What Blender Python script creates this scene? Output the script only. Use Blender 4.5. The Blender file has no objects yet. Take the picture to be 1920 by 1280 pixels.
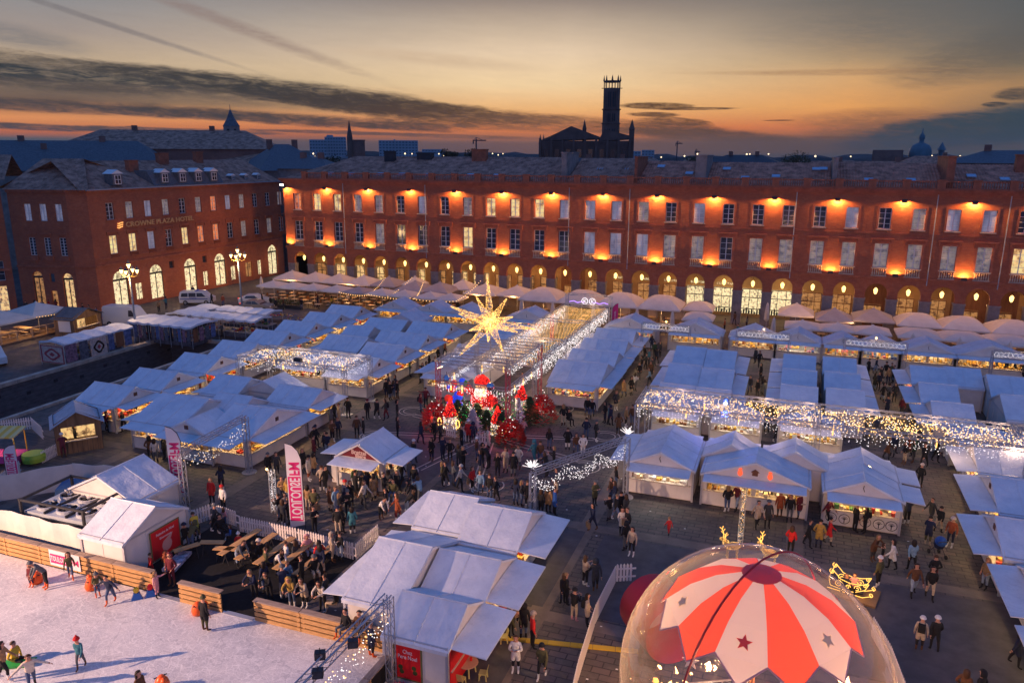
import bpy, bmesh, math, random
from mathutils import Vector, Matrix
random.seed(7)
R = math.radians
SC = bpy.context.scene
COL = SC.collection
# ---------------------------------------------------------------- camera
TH = R(-20.3)                      # the square's axes are turned this much from the view
CT, ST = math.cos(TH), math.sin(TH)
CAMF, CPIT, CROL, CH = 1426.66, 0.24182, 0.00357, 20.818
_cp, _sp = math.cos(CPIT), math.sin(CPIT)
_rot = lambda v: Vector((v[0]*CT + v[1]*ST, -v[0]*ST + v[1]*CT, v[2]))
_f, _u0, _r0 = _rot((0, _cp, -_sp)), _rot((0, _sp, _cp)), _rot((1, 0, 0))
_c, _s = math.cos(CROL), math.sin(CROL)
_r, _u = _r0*_c + _u0*_s, _u0*_c - _r0*_s
cam = bpy.data.cameras.new('camera'); camo = bpy.data.objects.new('camera', cam); COL.objects.link(camo)
cam.sensor_width = 36; cam.lens = 36*CAMF/1920; cam.clip_end = 9000; cam.clip_start = .5
m3 = Matrix((_r, _u, -_f)).transposed()
camo.matrix_world = Matrix.Translation((0, 0, CH)) @ m3.to_4x4()
SC.camera = camo
def ray(x, y): return _f + _r*((x-960)/CAMF) - _u*((y-640)/CAMF)
def W(x, y, z=0.0):
 """a measured point of the photograph, carried to the level z of the square"""
 r = ray(x, y); t = (z-CH)/r.z
 return (r.x*t, r.y*t)
# ---------------------------------------------------------------- view
SC.view_settings.view_transform = 'Standard'; SC.view_settings.look = 'None'
SC.view_settings.exposure = 0; SC.view_settings.gamma = 1; SC.view_settings.use_curve_mapping = False
SC.render.engine = 'CYCLES'
SC.cycles.use_denoising = True; SC.cycles.max_bounces = 5; SC.cycles.diffuse_bounces = 2; SC.cycles.glossy_bounces = 2
SC.cycles.transparent_max_bounces = 12; SC.cycles.transmission_bounces = 4; SC.cycles.sample_clamp_indirect = 3
SC.cycles.caustics_reflective = False; SC.cycles.caustics_refractive = False
SC.cycles.use_light_tree = True
# ---------------------------------------------------------------- sky
def lin(r, g, b):
 f = lambda c: (c/255/12.92) if c/255 <= .04045 else ((c/255+.055)/1.055)**2.4
 return (f(r), f(g), f(b), 1)
world = bpy.data.worlds.new("World"); SC.world = world; world.use_nodes = True
NT = world.node_tree; NT.nodes.clear()
class X:
 """small expression helper on a node tree"""
 def __init__(s, nt): s.nt = nt
 def m(s, op, a, b=None, c=None, clamp=False):
  n = s.nt.nodes.new('ShaderNodeMath'); n.operation = op; n.use_clamp = clamp
  for i, v in enumerate((a, b, c)):
   if v is None: continue
   if isinstance(v, (int, float)): n.inputs[i].default_value = v
   else: s.nt.links.new(v, n.inputs[i])
  return n.outputs[0]
 def mix(s, f, a, b):
  n = s.nt.nodes.new('ShaderNodeMix'); n.data_type = 'RGBA'
  for i, v in ((0, f), (6, a), (7, b)):
   if isinstance(v, (int, float)): n.inputs[i].default_value = v
   elif isinstance(v, tuple): n.inputs[i].default_value = v
   else: s.nt.links.new(v, n.inputs[i])
  return n.outputs[2]
 def ramp(s, f, stops, interp='LINEAR'):
  n = s.nt.nodes.new('ShaderNodeValToRGB'); n.color_ramp.interpolation = interp
  e = n.color_ramp.elements
  while len(e) < len(stops): e.new(.5)
  for k, (p, c) in enumerate(stops): e[k].position = p; e[k].color = c
  s.nt.links.new(f, n.inputs[0]); return n.outputs[0]
 def comb(s, a, b, c):
  n = s.nt.nodes.new('ShaderNodeCombineXYZ')
  for i, v in enumerate((a, b, c)):
   if isinstance(v, (int, float)): n.inputs[i].default_value = v
   else: s.nt.links.new(v, n.inputs[i])
  return n.outputs[0]
 def noise(s, vec, scale, detail=4, rough=.5, dist=0):
  n = s.nt.nodes.new('ShaderNodeTexNoise'); n.inputs['Scale'].default_value = scale
  n.inputs['Detail'].default_value = detail; n.inputs['Roughness'].default_value = rough
  n.inputs['Distortion'].default_value = dist
  if vec is not None: s.nt.links.new(vec, n.inputs['Vector'])
  return n.outputs[0]
def azel(px, py):
 r = ray(px, py).normalized()
 return math.degrees(math.atan2(r.x, r.y) - math.atan2(_f.x, _f.y)), math.degrees(math.asin(r.z))
x = X(NT)
tc = NT.nodes.new('ShaderNodeTexCoord'); sep = NT.nodes.new('ShaderNodeSeparateXYZ'); NT.links.new(tc.outputs['Generated'], sep.inputs[0])
el = x.m('MULTIPLY', x.m('ARCSINE', sep.outputs[2]), 57.29578)
# azimuth measured from the view direction, so turn first
a0 = math.atan2(_f.x, _f.y)
rx = x.m('SUBTRACT', x.m('MULTIPLY', sep.outputs[0], math.cos(a0)), x.m('MULTIPLY', sep.outputs[1], math.sin(a0)))
ry = x.m('ADD', x.m('MULTIPLY', sep.outputs[0], math.sin(a0)), x.m('MULTIPLY', sep.outputs[1], math.cos(a0)))
az = x.m('MULTIPLY', x.m('ARCTAN2', rx, ry), 57.29578)
E = lambda e: (e+2)/30.0
def col(px, rows):       # rows: (photo row, srgb)
 return [(E(-2), lin(30, 38, 46))] + sorted([(E(azel(px, y)[1]), lin(*c)) for y, c in rows]) + [(E(17), lin(102, 120, 152)), (E(27.9), lin(66, 110, 188))]
ef = x.m('DIVIDE', x.m('ADD', el, 2), 30, clamp=True)
cL = x.ramp(ef, col(160, [(288, (58, 80, 92)), (262, (88, 92, 96)), (248, (196, 108, 70)), (222, (234, 152, 92)), (190, (110, 88, 76)), (112, (196, 172, 144)), (60, (166, 152, 144)), (2, (148, 146, 148))]))
cC = x.ramp(ef, col(960, [(290, (72, 70, 74)), (268, (104, 82, 74)), (240, (226, 126, 70)), (205, (242, 186, 124)), (160, (248, 216, 168)), (100, (236, 210, 178)), (50, (202, 182, 160)), (2, (152, 138, 130))]))
cRt = x.ramp(ef, col(1600, [(290, (60, 68, 74)), (264, (96, 80, 70)), (238, (214, 122, 74)), (200, (238, 166, 94)), (155, (226, 172, 114)), (110, (188, 156, 118)), (55, (150, 132, 114)), (2, (116, 110, 104))]))
cF = x.ramp(ef, col(1880, [(290, (60, 74, 82)), (262, (62, 74, 80)), (225, (72, 80, 82)), (195, (150, 118, 86)), (165, (176, 134, 92)), (125, (130, 114, 92)), (75, (102, 98, 92)), (2, (86, 90, 94))]))
sm = lambda v, a, b: x.m('SMOOTH_MIN', x.m('DIVIDE', x.m('SUBTRACT', v, a), b-a, clamp=True), 1, 0)
sky = x.mix(x.m('DIVIDE', x.m('SUBTRACT', az, -29), 27, clamp=True), cL, cC)
sky = x.mix(x.m('DIVIDE', x.m('SUBTRACT', az, 4), 19, clamp=True), sky, cRt)
sky = x.mix(x.m('DIVIDE', x.m('SUBTRACT', az, 23), 9, clamp=True), sky, cF)
# streaky cloud texture in (azimuth, elevation)
sv = x.comb(x.m('MULTIPLY', az, .07), x.m('MULTIPLY', x.m('ADD', el, x.m('MULTIPLY', az, .06)), .42), 0)
n1 = x.noise(sv, 1.3, 6, .6, .6)
n2 = x.noise(sv, 5.5, 7, .72, .5)
nn = x.m('ADD', x.m('MULTIPLY', n1, .52), x.m('MULTIPLY', n2, .48))
wisp = x.ramp(nn, [(.40, (0, 0, 0, 1)), (.62, (1, 1, 1, 1))])
sky = x.mix(x.m('MULTIPLY', wisp, .10), sky, lin(120, 104, 96))
TORN = x.ramp(x.noise(sv, 9, 6, .75, .8), [(.36, (.55, .55, .55, 1)), (.56, (1, 1, 1, 1))])
def blob(px, py, wpx, hpx, slope, c, op, amp=2.2, soft=.55, nz=None):
 """an elliptical cloud bank with a torn edge; size and slope in photo pixels"""
 global sky
 k = 1/25.6
 A0, E0 = azel(px, py)
 dx = x.m('SUBTRACT', az, A0); dy = x.m('SUBTRACT', el, E0)
 dy = x.m('ADD', dy, x.m('MULTIPLY', dx, slope))
 r2 = x.m('ADD', x.m('POWER', x.m('DIVIDE', dx, wpx*k), 2), x.m('POWER', x.m('ABSOLUTE', x.m('DIVIDE', dy, hpx*k)), 2))
 rr = x.m('ADD', x.m('SQRT', r2), x.m('MULTIPLY', x.m('SUBTRACT', nz or nn, .5), amp))
 mk = x.m('DIVIDE', x.m('SUBTRACT', 1+soft*.5, rr), soft, clamp=True)
 sky = x.mix(x.m('MULTIPLY', x.m('MULTIPLY', mk, op), TORN), sky, lin(*c))
blob(430, 45, 200, 10, .33, (140, 118, 112), .55, 2.2, .9)
blob(170, 35, 190, 4, .28, (118, 112, 114), .6, 1.6, .9)
blob(20, 65, 90, 14, .15, (118, 118, 122), .6, 1.8, .9)
blob(820, 112, 150, 10, .08, (206, 178, 148), .55, 2.2, .9)
blob(1560, 136, 210, 4, .02, (170, 132, 98), .6, 1.8, .9)
blob(1860, 95, 110, 32, -.25, (98, 90, 84), .6, 2.2, .9)
blob(1800, 40, 260, 46, 0, (98, 100, 100), .5, 1.4, .9)
blob(120, 122, 260, 12, .05, (80, 74, 72), .8, 2.8, .6)
blob(120, 148, 300, 17, .05, (44, 54, 62), .95, 2.0, .5)
blob(420, 160, 240, 15, .10, (60, 60, 62), .93, 2.2, .5)
blob(300, 178, 420, 14, .03, (100, 86, 78), .6, 2.6, .8)
blob(620, 182, 230, 19, .10, (48, 52, 56), .93, 2.2, .5)
blob(730, 200, 180, 16, .06, (52, 52, 54), .93, 2.4, .5)
blob(860, 218, 170, 17, .04, (62, 54, 52), .92, 2.4, .5)
blob(1000, 225, 130, 10, .02, (84, 68, 62), .85, 2.6, .6)
blob(140, 203, 420, 9, .03, (68, 66, 70), .9, 2.4, .5)
blob(520, 222, 280, 11, .05, (60, 60, 64), .92, 2.4, .5)
blob(740, 236, 130, 7, .03, (66, 60, 60), .85, 2.4, .5)
blob(70, 238, 130, 5, .03, (64, 68, 74), .92, 2.2, .4)
blob(330, 244, 190, 4, .02, (78, 72, 74), .9, 2.8, .4)
blob(620, 248, 170, 3.5, .02, (84, 72, 72), .9, 2.8, .4)
blob(820, 255, 200, 3.5, .02, (96, 76, 72), .85, 2.8, .5)
blob(1100, 243, 240, 6, .02, (104, 80, 68), .7, 2.8, .6)
blob(60, 274, 340, 12, .0, (62, 84, 94), .8, 1.6, .7)
blob(460, 268, 300, 6, .0, (100, 84, 80), .7, 2.2, .8)
blob(1000, 278, 700, 9, .0, (88, 76, 74), .75, 1.8, .9)
blob(1235, 199, 62, 6, .02, (56, 44, 40), .96, 1.6, .35)
blob(1310, 204, 70, 2.6, .0, (66, 50, 44), .92, 1.8, .4)
blob(1225, 215, 42, 4, .02, (70, 54, 46), .9, 2.2, .4)
blob(1270, 228, 60, 6, .06, (72, 56, 48), .9, 2.4, .4)
blob(1230, 242, 130, 12, .04, (76, 62, 56), .9, 2.2, .5)
blob(1330, 255, 130, 10, .06, (80, 66, 60), .88, 2.2, .5)
blob(1480, 270, 280, 13, .0, (86, 74, 68), .88, 1.8, .6)
blob(1460, 226, 26, 1.2, .0, (96, 66, 50), .9, 1, .4)
blob(1570, 258, 52, 1.8, .02, (100, 66, 52), .9, 1.4, .4)
blob(1630, 228, 110, 16, -.02, (142, 100, 72), .75, 2.4, .8)
blob(1680, 246, 130, 15, -.05, (104, 84, 70), .75, 2.2, .8)
blob(1800, 246, 170, 28, -.13, (50, 66, 76), .95, 1.2, .4)
blob(1900, 228, 190, 26, -.10, (48, 68, 80), .95, 1.2, .4)
blob(1864, 196, 18, 4, 0, (58, 62, 66), .95, 1.2, .4)
blob(1915, 176, 34, 9, .0, (62, 64, 66), .9, 1.6, .4)
# away from the sunset the evening sky is a clear blue all the way down
back = x.m('DIVIDE', x.m('SUBTRACT', x.m('ABSOLUTE', az), 42), 45, clamp=True)
sky = x.mix(back, sky, lin(74, 117, 190))
out = NT.nodes.new('ShaderNodeOutputWorld'); bg = NT.nodes.new('ShaderNodeBackground'); bg2 = NT.nodes.new('ShaderNodeBackground')
nis = NT.nodes.new('ShaderNodeTexSky'); nis.sky_type = 'NISHITA'; nis.sun_disc = False
SUN_EL, SUN_AZ = R(1.5), math.atan2(_f.x, _f.y) + R(3)
nis.sun_elevation = SUN_EL; nis.sun_rotation = SUN_AZ
NT.links.new(nis.outputs[0], bg2.inputs[0]); bg2.inputs[1].default_value = .05
NT.links.new(sky, bg.inputs[0]); bg.inputs[1].default_value = 1.0
# the clouds of this evening cover the clear-sky model almost wholly
mixs = NT.nodes.new('ShaderNodeMixShader'); mixs.inputs[0].default_value = .95
NT.links.new(bg2.outputs[0], mixs.inputs[1]); NT.links.new(bg.outputs[0], mixs.inputs[2]); NT.links.new(mixs.outputs[0], out.inputs[0])
world.cycles.sampling_method = 'MANUAL'; world.cycles.sample_map_resolution = 512
sd = bpy.data.lights.new('sun', 'SUN'); sd.energy = .25; sd.angle = R(12); sd.color = (1, .62, .35)
so = bpy.data.objects.new('sun', sd); COL.objects.link(so)
so.rotation_euler = Vector((math.sin(SUN_AZ)*math.cos(R(3)), math.cos(SUN_AZ)*math.cos(R(3)), math.sin(R(3)))).to_track_quat('Z', 'Y').to_euler()
def lamp(kind, loc, energy, color, size=.1, aim=None, spot=None, blend=.5):
 d = bpy.data.lights.new('lamp_light', kind); d.energy = energy; d.color = color
 if kind == 'AREA': d.size = size
 else: d.shadow_soft_size = size
 o = bpy.data.objects.new('lamp_light', d); COL.objects.link(o); o.location = loc
 if kind == 'SPOT': d.spot_size = R(spot or 90); d.spot_blend = blend
 if aim is not None: o.rotation_euler = (Vector(loc)-Vector(aim)).to_track_quat('Z', 'Y').to_euler()
 return o
# floodlights on the building behind the camera light the rink
lamp('SPOT', (-62, -8, 20), 262000, (1, .60, .40), .35, (-34, 19, 0), 30, .5)
lamp('SPOT', (4, -26, 30), 32000, (1, .56, .42), 3, (-8, 52, 0), 95, .8)
# ---------------------------------------------------------------- materials
MT = {}
def mat(name, c, rough=.7, metal=0, emit=None, es=0, noise=None, bump=None, spec=.3, alpha=None, extra=None):
 """noise=(scale, amount[, stretch]) mottles the colour; bump=(scale, strength)"""
 if name in MT: return MT[name]
 m = bpy.data.materials.new(name); m.use_nodes = True; nt = m.node_tree; b = nt.nodes['Principled BSDF']
 b.inputs['Roughness'].default_value = rough; b.inputs['Metallic'].default_value = metal
 b.inputs['Specular IOR Level'].default_value = spec
 c4 = tuple(c)+(1,); b.inputs['Base Color'].default_value = c4
 y = X(nt)
 tcn = nt.nodes.new('ShaderNodeTexCoord').outputs['Object']
 if noise:
  v = tcn
  if len(noise) > 2:
   mp = nt.nodes.new('ShaderNodeMapping'); mp.inputs['Scale'].default_value = noise[2]; nt.links.new(tcn, mp.inputs[0]); v = mp.outputs[0]
  n = y.noise(v, noise[0], 5, .6)
  a = noise[1]
  rc = y.ramp(n, [(.3, tuple(k*(1-a) for k in c)+(1,)), (.7, tuple(min(1, k*(1+a)) for k in c)+(1,))])
  nt.links.new(rc, b.inputs['Base Color'])
 if bump:
  n = y.noise(tcn, bump[0], 3, .6); bn = nt.nodes.new('ShaderNodeBump'); bn.inputs['Strength'].default_value = bump[1]; bn.inputs['Distance'].default_value = .03
  nt.links.new(n, bn.inputs['Height']); nt.links.new(bn.outputs[0], b.inputs['Normal'])
 if emit:
  b.inputs['Emission Color'].default_value = tuple(emit)+(1,); b.inputs['Emission Strength'].default_value = es
 if alpha is not None: b.inputs['Alpha'].default_value = alpha
 if extra: extra(m, nt, b, y, tcn)
 MT[name] = m; return m
def bulbmat(name, c, s):
 """a tiny fairy light: seen, but not sampled as a lamp"""
 if name in MT: return MT[name]
 m = bpy.data.materials.new(name); m.use_nodes = True; nt = m.node_tree; nt.nodes.clear()
 e = nt.nodes.new('ShaderNodeEmission'); o = nt.nodes.new('ShaderNodeOutputMaterial'); e.inputs[0].default_value = tuple(c)+(1,); e.inputs[1].default_value = s
 nt.links.new(e.outputs[0], o.inputs[0]); m.cycles.emission_sampling = 'NONE'; MT[name] = m; return m
# ---------------------------------------------------------------- mesh builder
class MB:
 def __init__(s): s.v = []; s.f = []; s.mi = []; s.M = None
 def add(s, vs, fs, m=0):
  b = len(s.v)
  if s.M is not None: vs = [tuple(s.M @ Vector(p)) for p in vs]
  s.v += [tuple(p) for p in vs]; s.f += [tuple(i+b for i in f) for f in fs]; s.mi += [m]*len(fs)
  return s
 def quad(s, a, b, c, d, m=0): return s.add([a, b, c, d], [(0, 1, 2, 3)], m)
 def tri(s, a, b, c, m=0): return s.add([a, b, c], [(0, 1, 2)], m)
 def poly(s, ps, m=0): return s.add(ps, [tuple(range(len(ps)))], m)
 def box(s, x0, y0, z0, x1, y1, z1, m=0):
  v = [(x0, y0, z0), (x1, y0, z0), (x1, y1, z0), (x0, y1, z0), (x0, y0, z1), (x1, y0, z1), (x1, y1, z1), (x0, y1, z1)]
  return s.add(v, [(0, 3, 2, 1), (4, 5, 6, 7), (0, 1, 5, 4), (1, 2, 6, 5), (2, 3, 7, 6), (3, 0, 4, 7)], m)
 def prism(s, ps, d, m=0):
  """solid from an outline pushed by vector d"""
  n = len(ps); q = [tuple(a+b for a, b in zip(p, d)) for p in ps]
  return s.add(list(ps)+q, [tuple(range(n))[::-1], tuple(range(n, 2*n))]+[(i, (i+1) % n, (i+1) % n+n, i+n) for i in range(n)], m)
 def slab(s, a, b, c, d, t, m=0):
  """a four-cornered panel of thickness t (downwards)"""
  return s.prism([a, b, c, d], (0, 0, -t), m)
 def tube(s, p, q, r, n=4, m=0, r2=None):
  p, q = Vector(p), Vector(q); d = q-p
  if d.length < 1e-6: return s
  k = d.normalized(); a = k.cross((0, 0, 1) if abs(k.z) < .9 else (1, 0, 0)).normalized(); b = k.cross(a); r2 = r if r2 is None else r2
  vs = []
  for P, rr in ((p, r), (q, r2)):
   for i in range(n):
    t = 2*math.pi*(i+.5)/n; vs.append(P+a*math.cos(t)*rr+b*math.sin(t)*rr)
  return s.add(vs, [(i, (i+1) % n, (i+1) % n+n, i+n) for i in range(n)]+[tuple(range(n))[::-1], tuple(range(n, 2*n))], m)
 def path(s, ps, r, n=4, m=0):
  for a, b in zip(ps, ps[1:]): s.tube(a, b, r, n, m)
  return s
 def lathe(s, prof, n=12, m=0, c=(0, 0, 0), cap=True):
  vs = []; fs = []
  for r, z in prof:
   for i in range(n): t = 2*math.pi*i/n; vs.append((c[0]+r*math.cos(t), c[1]+r*math.sin(t), c[2]+z))
  for k in range(len(prof)-1):
   for i in range(n): fs.append((k*n+i, k*n+(i+1) % n, (k+1)*n+(i+1) % n, (k+1)*n+i))
  if cap: fs += [tuple(range(n))[::-1], tuple(range(len(vs)-n, len(vs)))]
  return s.add(vs, fs, m)
 def octa(s, p, r, m=0):
  x0, y0, z0 = p
  return s.add([(x0+r, y0, z0), (x0-r, y0, z0), (x0, y0+r, z0), (x0, y0-r, z0), (x0, y0, z0+r), (x0, y0, z0-r)], [(0, 2, 4), (2, 1, 4), (1, 3, 4), (3, 0, 4), (2, 0, 5), (1, 2, 5), (3, 1, 5), (0, 3, 5)], m)
 def mesh(s, name, mats=(), smooth=False):
  me = bpy.data.meshes.new(name); me.from_pydata(s.v, [], s.f)
  for q in mats: me.materials.append(q)
  if s.mi and max(s.mi) > 0: me.polygons.foreach_set('material_index', s.mi)
  if smooth: me.polygons.foreach_set('use_smooth', [True]*len(s.f))
  me.update(); return me
 def build(s, name, mats, parent=None, loc=(0, 0, 0), rz=0, smooth=False):
  if not isinstance(mats, (list, tuple)): mats = [mats]
  return ob(name, s.mesh(name, mats, smooth), parent, loc, rz)
CHD = {}
def ob(name, me, parent=None, loc=(0, 0, 0), rz=0):
 o = bpy.data.objects.new(name, me); COL.objects.link(o); o.location = loc
 if rz: o.rotation_euler = (0, 0, rz)
 if parent is not None: o.parent = parent; CHD.setdefault(parent, []).append(o)
 return o
def tag(o, label=None, cat=None, group=None, kind=None):
 if label: o['label'] = label
 if cat: o['category'] = cat
 if group: o['group'] = group
 if kind: o['kind'] = kind
 return o
def empty(name, loc, rz=0, label=None, cat=None, group=None):
 o = ob(name, None, None, loc, rz); o.empty_display_size = .2; return tag(o, label, cat, group)
def copy_tree(o, kids=None, parent=None):
 c = o.copy(); COL.objects.link(c)
 if parent is not None: c.parent = parent; CHD.setdefault(parent, []).append(c)
 for ch in KIDS(o): copy_tree(ch, None, c)
 return c
def KIDS(o): return list(CHD.get(o, ()))
def text_mesh(body, size, depth=.02, width=None, spacing=1.0, bold=0.0):
 cu = bpy.data.curves.new('lettering', 'FONT'); cu.body = body; cu.size = size; cu.extrude = depth/2; cu.align_x = 'CENTER'; cu.align_y = 'CENTER'; cu.space_character = spacing; cu.offset = bold; cu.resolution_u = 2
 o = bpy.data.objects.new('lettering', cu); COL.objects.link(o)
 dg = bpy.context.evaluated_depsgraph_get(); me = bpy.data.meshes.new_from_object(o.evaluated_get(dg)); bpy.data.objects.remove(o); me.name = 'lettering'
 if width:
  xs = [v.co.x for v in me.vertices]; k = width/(max(xs)-min(xs)); me.transform(Matrix.Diagonal((k, 1, 1, 1)))
 me.materials.clear()
 return me
def text_ob(name, body, size, m, parent, mtx, depth=.02, width=None, bold=0.0, spacing=1.0):
 me = text_mesh(body, size, depth, width, spacing, bold); me.transform(mtx); me.materials.append(m)
 return ob(name, me, parent)
# ================================================================ materials
def _brick(scale):
 def f(m, nt, b, y, tcn):
  bt = nt.nodes.new('ShaderNodeTexBrick'); mp = nt.nodes.new('ShaderNodeMapping')
  # walls run along x: use x and z of the object
  sp = nt.nodes.new('ShaderNodeSeparateXYZ'); nt.links.new(tcn, sp.inputs[0])
  v = y.comb(y.m('SUBTRACT', sp.outputs[0], y.m('MULTIPLY', sp.outputs[1], .83)), sp.outputs[2], 0)
  nt.links.new(v, bt.inputs['Vector']); bt.inputs['Scale'].default_value = 1; bt.inputs['Brick Width'].default_value = .42; bt.inputs['Row Height'].default_value = .11; bt.inputs['Mortar Size'].default_value = .012
  bt.inputs['Color1'].default_value = (.34, .078, .036, 1); bt.inputs['Color2'].default_value = (.45, .118, .046, 1); bt.inputs['Mortar'].default_value = (.32, .16, .10, 1)
  n = y.noise(tcn, .35, 5, .65); n2 = y.noise(tcn, 2.2, 4, .7)
  c = y.mix(y.m('MULTIPLY', y.ramp(n, [(.4, (0, 0, 0, 1)), (.65, (1, 1, 1, 1))]), .45), bt.outputs[0], (.17, .06, .042, 1))
  c = y.mix(y.m('MULTIPLY', y.ramp(n2, [(.5, (0, 0, 0, 1)), (.75, (1, 1, 1, 1))]), .3), c, (.5, .25, .15, 1))
  nt.links.new(c, b.inputs['Base Color'])
  bn = nt.nodes.new('ShaderNodeBump'); bn.inputs['Strength'].default_value = .5; bn.inputs['Distance'].default_value = .02
  nt.links.new(bt.outputs['Fac'], bn.inputs['Height']); bn.invert = True; nt.links.new(bn.outputs[0], b.inputs['Normal'])
 return f
M_BRICK = mat('brickwork', (.36, .11, .055), .9, extra=_brick(1))
M_BRICKD = mat('brick_trim', (.34, .11, .06), .85, noise=(1.5, .3))
M_STONE = mat('pale_stone', (.42, .34, .27), .85, noise=(2, .25))
M_STONED = mat('grey_stone', (.26, .21, .19), .85, noise=(1.2, .3))
M_WHITE = mat('white_paint', (.72, .70, .68), .5)
M_FRAME = mat('window_paint', (.62, .62, .62), .5)
M_TILE = mat('roof_tile', (.46, .19, .12), .9, noise=(1.2, .6, (1, 1, 1)))
M_TILE2 = mat('roof_tile_weathered', (.37, .19, .13), .9, noise=(1.1, .6))
M_SLATE = mat('slate', (.11, .115, .125), .6, noise=(3, .3))
M_ZINC = mat('zinc', (.33, .36, .40), .45, metal=.3, noise=(2, .15))
M_DARK = mat('dark_metal', (.03, .03, .035), .5)
M_BLACK = mat('black_cloth', (.012, .012, .014), .9)
M_GLASSD = mat('dark_glass', (.035, .04, .055), .12, spec=.8, noise=(1.7, .5))
def _win(cola, colb, s, sc):
 def f(m, nt, b, y, tcn):
  oi = nt.nodes.new('ShaderNodeObjectInfo')
  add = nt.nodes.new('ShaderNodeVectorMath'); add.operation = 'ADD'; nt.links.new(tcn, add.inputs[0]); nt.links.new(oi.outputs['Location'], add.inputs[1])
  mp = nt.nodes.new('ShaderNodeMapping'); mp.inputs['Scale'].default_value = sc; nt.links.new(add.outputs[0], mp.inputs[0])
  n = y.noise(mp.outputs[0], 1, 3, .7)
  c = y.ramp(n, [(.35, colb), (.52, cola), (.7, tuple(min(1, v*1.3) for v in cola[:3])+(1,))])
  nt.links.new(c, b.inputs['Emission Color']); b.inputs['Emission Strength'].default_value = s
  m.cycles.emission_sampling = 'NONE'
 return f
M_LIT = mat('lit_room', (.3, .25, .15), .3, extra=_win((1, .68, .28, 1), (.30, .13, .03, 1), .85, (1.3, 1.3, 1.1)))
M_LIT2 = mat('dim_room_glints', (.2, .2, .2), .3, extra=_win((.32, .25, .22, 1), (.02, .025, .05, 1), .5, (2.2, 2.2, 2.6)))  # dim panes; bright blotches of emission painted in as fairy-light reflections
M_GREYP = mat('grey_pane_glow', (.3, .3, .3), .3, extra=_win((.20, .20, .30, 1), (.07, .07, .12, 1), .6, (1.2, 1.2, .5)))  # grey-blue glow painted into panes that are not lit
M_LITR = mat('red_room', (.3, .1, .05), .3, extra=_win((1, .28, .1, 1), (.2, .04, .03, 1), .7, (1.5, 1.5, 1.2)))
M_SHOP = mat('shop_display', (.3, .25, .2), .4, extra=_win((1, .60, .24, 1), (.05, .02, .008, 1), .85, (2.6, 2.6, 2.2)))
M_SHOPW = mat('bright_shop', (.3, .3, .28), .4, extra=_win((1, .78, .42, 1), (.05, .028, .01, 1), 1.0, (3.4, 3.4, 3.2)))
M_SHOPD = mat('dim_shop', (.2, .12, .08), .4, extra=_win((.7, .32, .10, 1), (.015, .008, .006, 1), .5, (2.2, 2.2, 3)))
M_CREAM = mat('cream_plaster', (.42, .25, .11), .8, noise=(1, .15))
M_WOODP = mat('oak_panel', (.20, .08, .035), .6, noise=(3, .3, (1, 1, .2)))
M_BULBW = bulbmat('warm_bulb', (1, .56, .2), 3.2)
M_BULBC = bulbmat('white_bulb', (1, .90, .90), 1.7)
M_BULBG = bulbmat('gold_bulb', (1, .52, .13), 2.6)
M_BULBR = bulbmat('red_bulb', (1, .03, .02), 2.2)
M_BULBN = bulbmat('green_bulb', (.05, 1, .15), 1.6)
M_BULBB = bulbmat('blue_bulb', (.06, .1, 1), 2.6)
M_LAMPW = bulbmat('lamp_glow', (1, .62, .22), 7)
M_LAMPY = bulbmat('lantern_glow', (1, .66, .2), 3.2)
# ================================================================ ground
def _paving(m, nt, b, y, tcn):
 bt = nt.nodes.new('ShaderNodeTexBrick'); nt.links.new(tcn, bt.inputs['Vector'])
 bt.inputs['Scale'].default_value = 1; bt.inputs['Brick Width'].default_value = .8; bt.inputs['Row Height'].default_value = .4; bt.inputs['Mortar Size'].default_value = .03
 bt.inputs['Color1'].default_value = (.085, .080, .070, 1); bt.inputs['Color2'].default_value = (.145, .108, .092, 1); bt.inputs['Mortar'].default_value = (.035, .03, .03, 1)
 n = y.noise(tcn, .22, 6, .65); n2 = y.noise(tcn, 1.6, 4, .7)
 c = y.mix(y.m('MULTIPLY', y.ramp(n, [(.42, (0, 0, 0, 1)), (.6, (1, 1, 1, 1))]), .55), bt.outputs[0], (.062, .055, .06, 1))
 c = y.mix(y.m('MULTIPLY', y.ramp(n2, [(.5, (0, 0, 0, 1)), (.75, (1, 1, 1, 1))]), .5), c, (.20, .155, .13, 1))
 nt.links.new(c, b.inputs['Base Color']); rr = y.ramp(n, [(.35, (.55, .55, .55, 1)), (.65, (.8, .8, .8, 1))]); nt.links.new(rr, b.inputs['Roughness'])
 bn = nt.nodes.new('ShaderNodeBump'); bn.inputs['Strength'].default_value = .5; bn.inputs['Distance'].default_value = .015; bn.invert = True
 nt.links.new(bt.outputs['Fac'], bn.inputs['Height']); nt.links.new(bn.outputs[0], b.inputs['Normal'])
M_PAVE = mat('granite_setts', (.11, .09, .09), .7, extra=_paving)
M_SLABS = mat('pale_slabs', (.17, .13, .11), .7, noise=(1.4, .22), bump=(8, .2))
M_DSLAB = mat('dark_slabs', (.075, .068, .075), .65, noise=(1.2, .3), bump=(8, .2))
M_ASPH = mat('far_land', (.06, .065, .06), .9, noise=(.02, .5))
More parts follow.
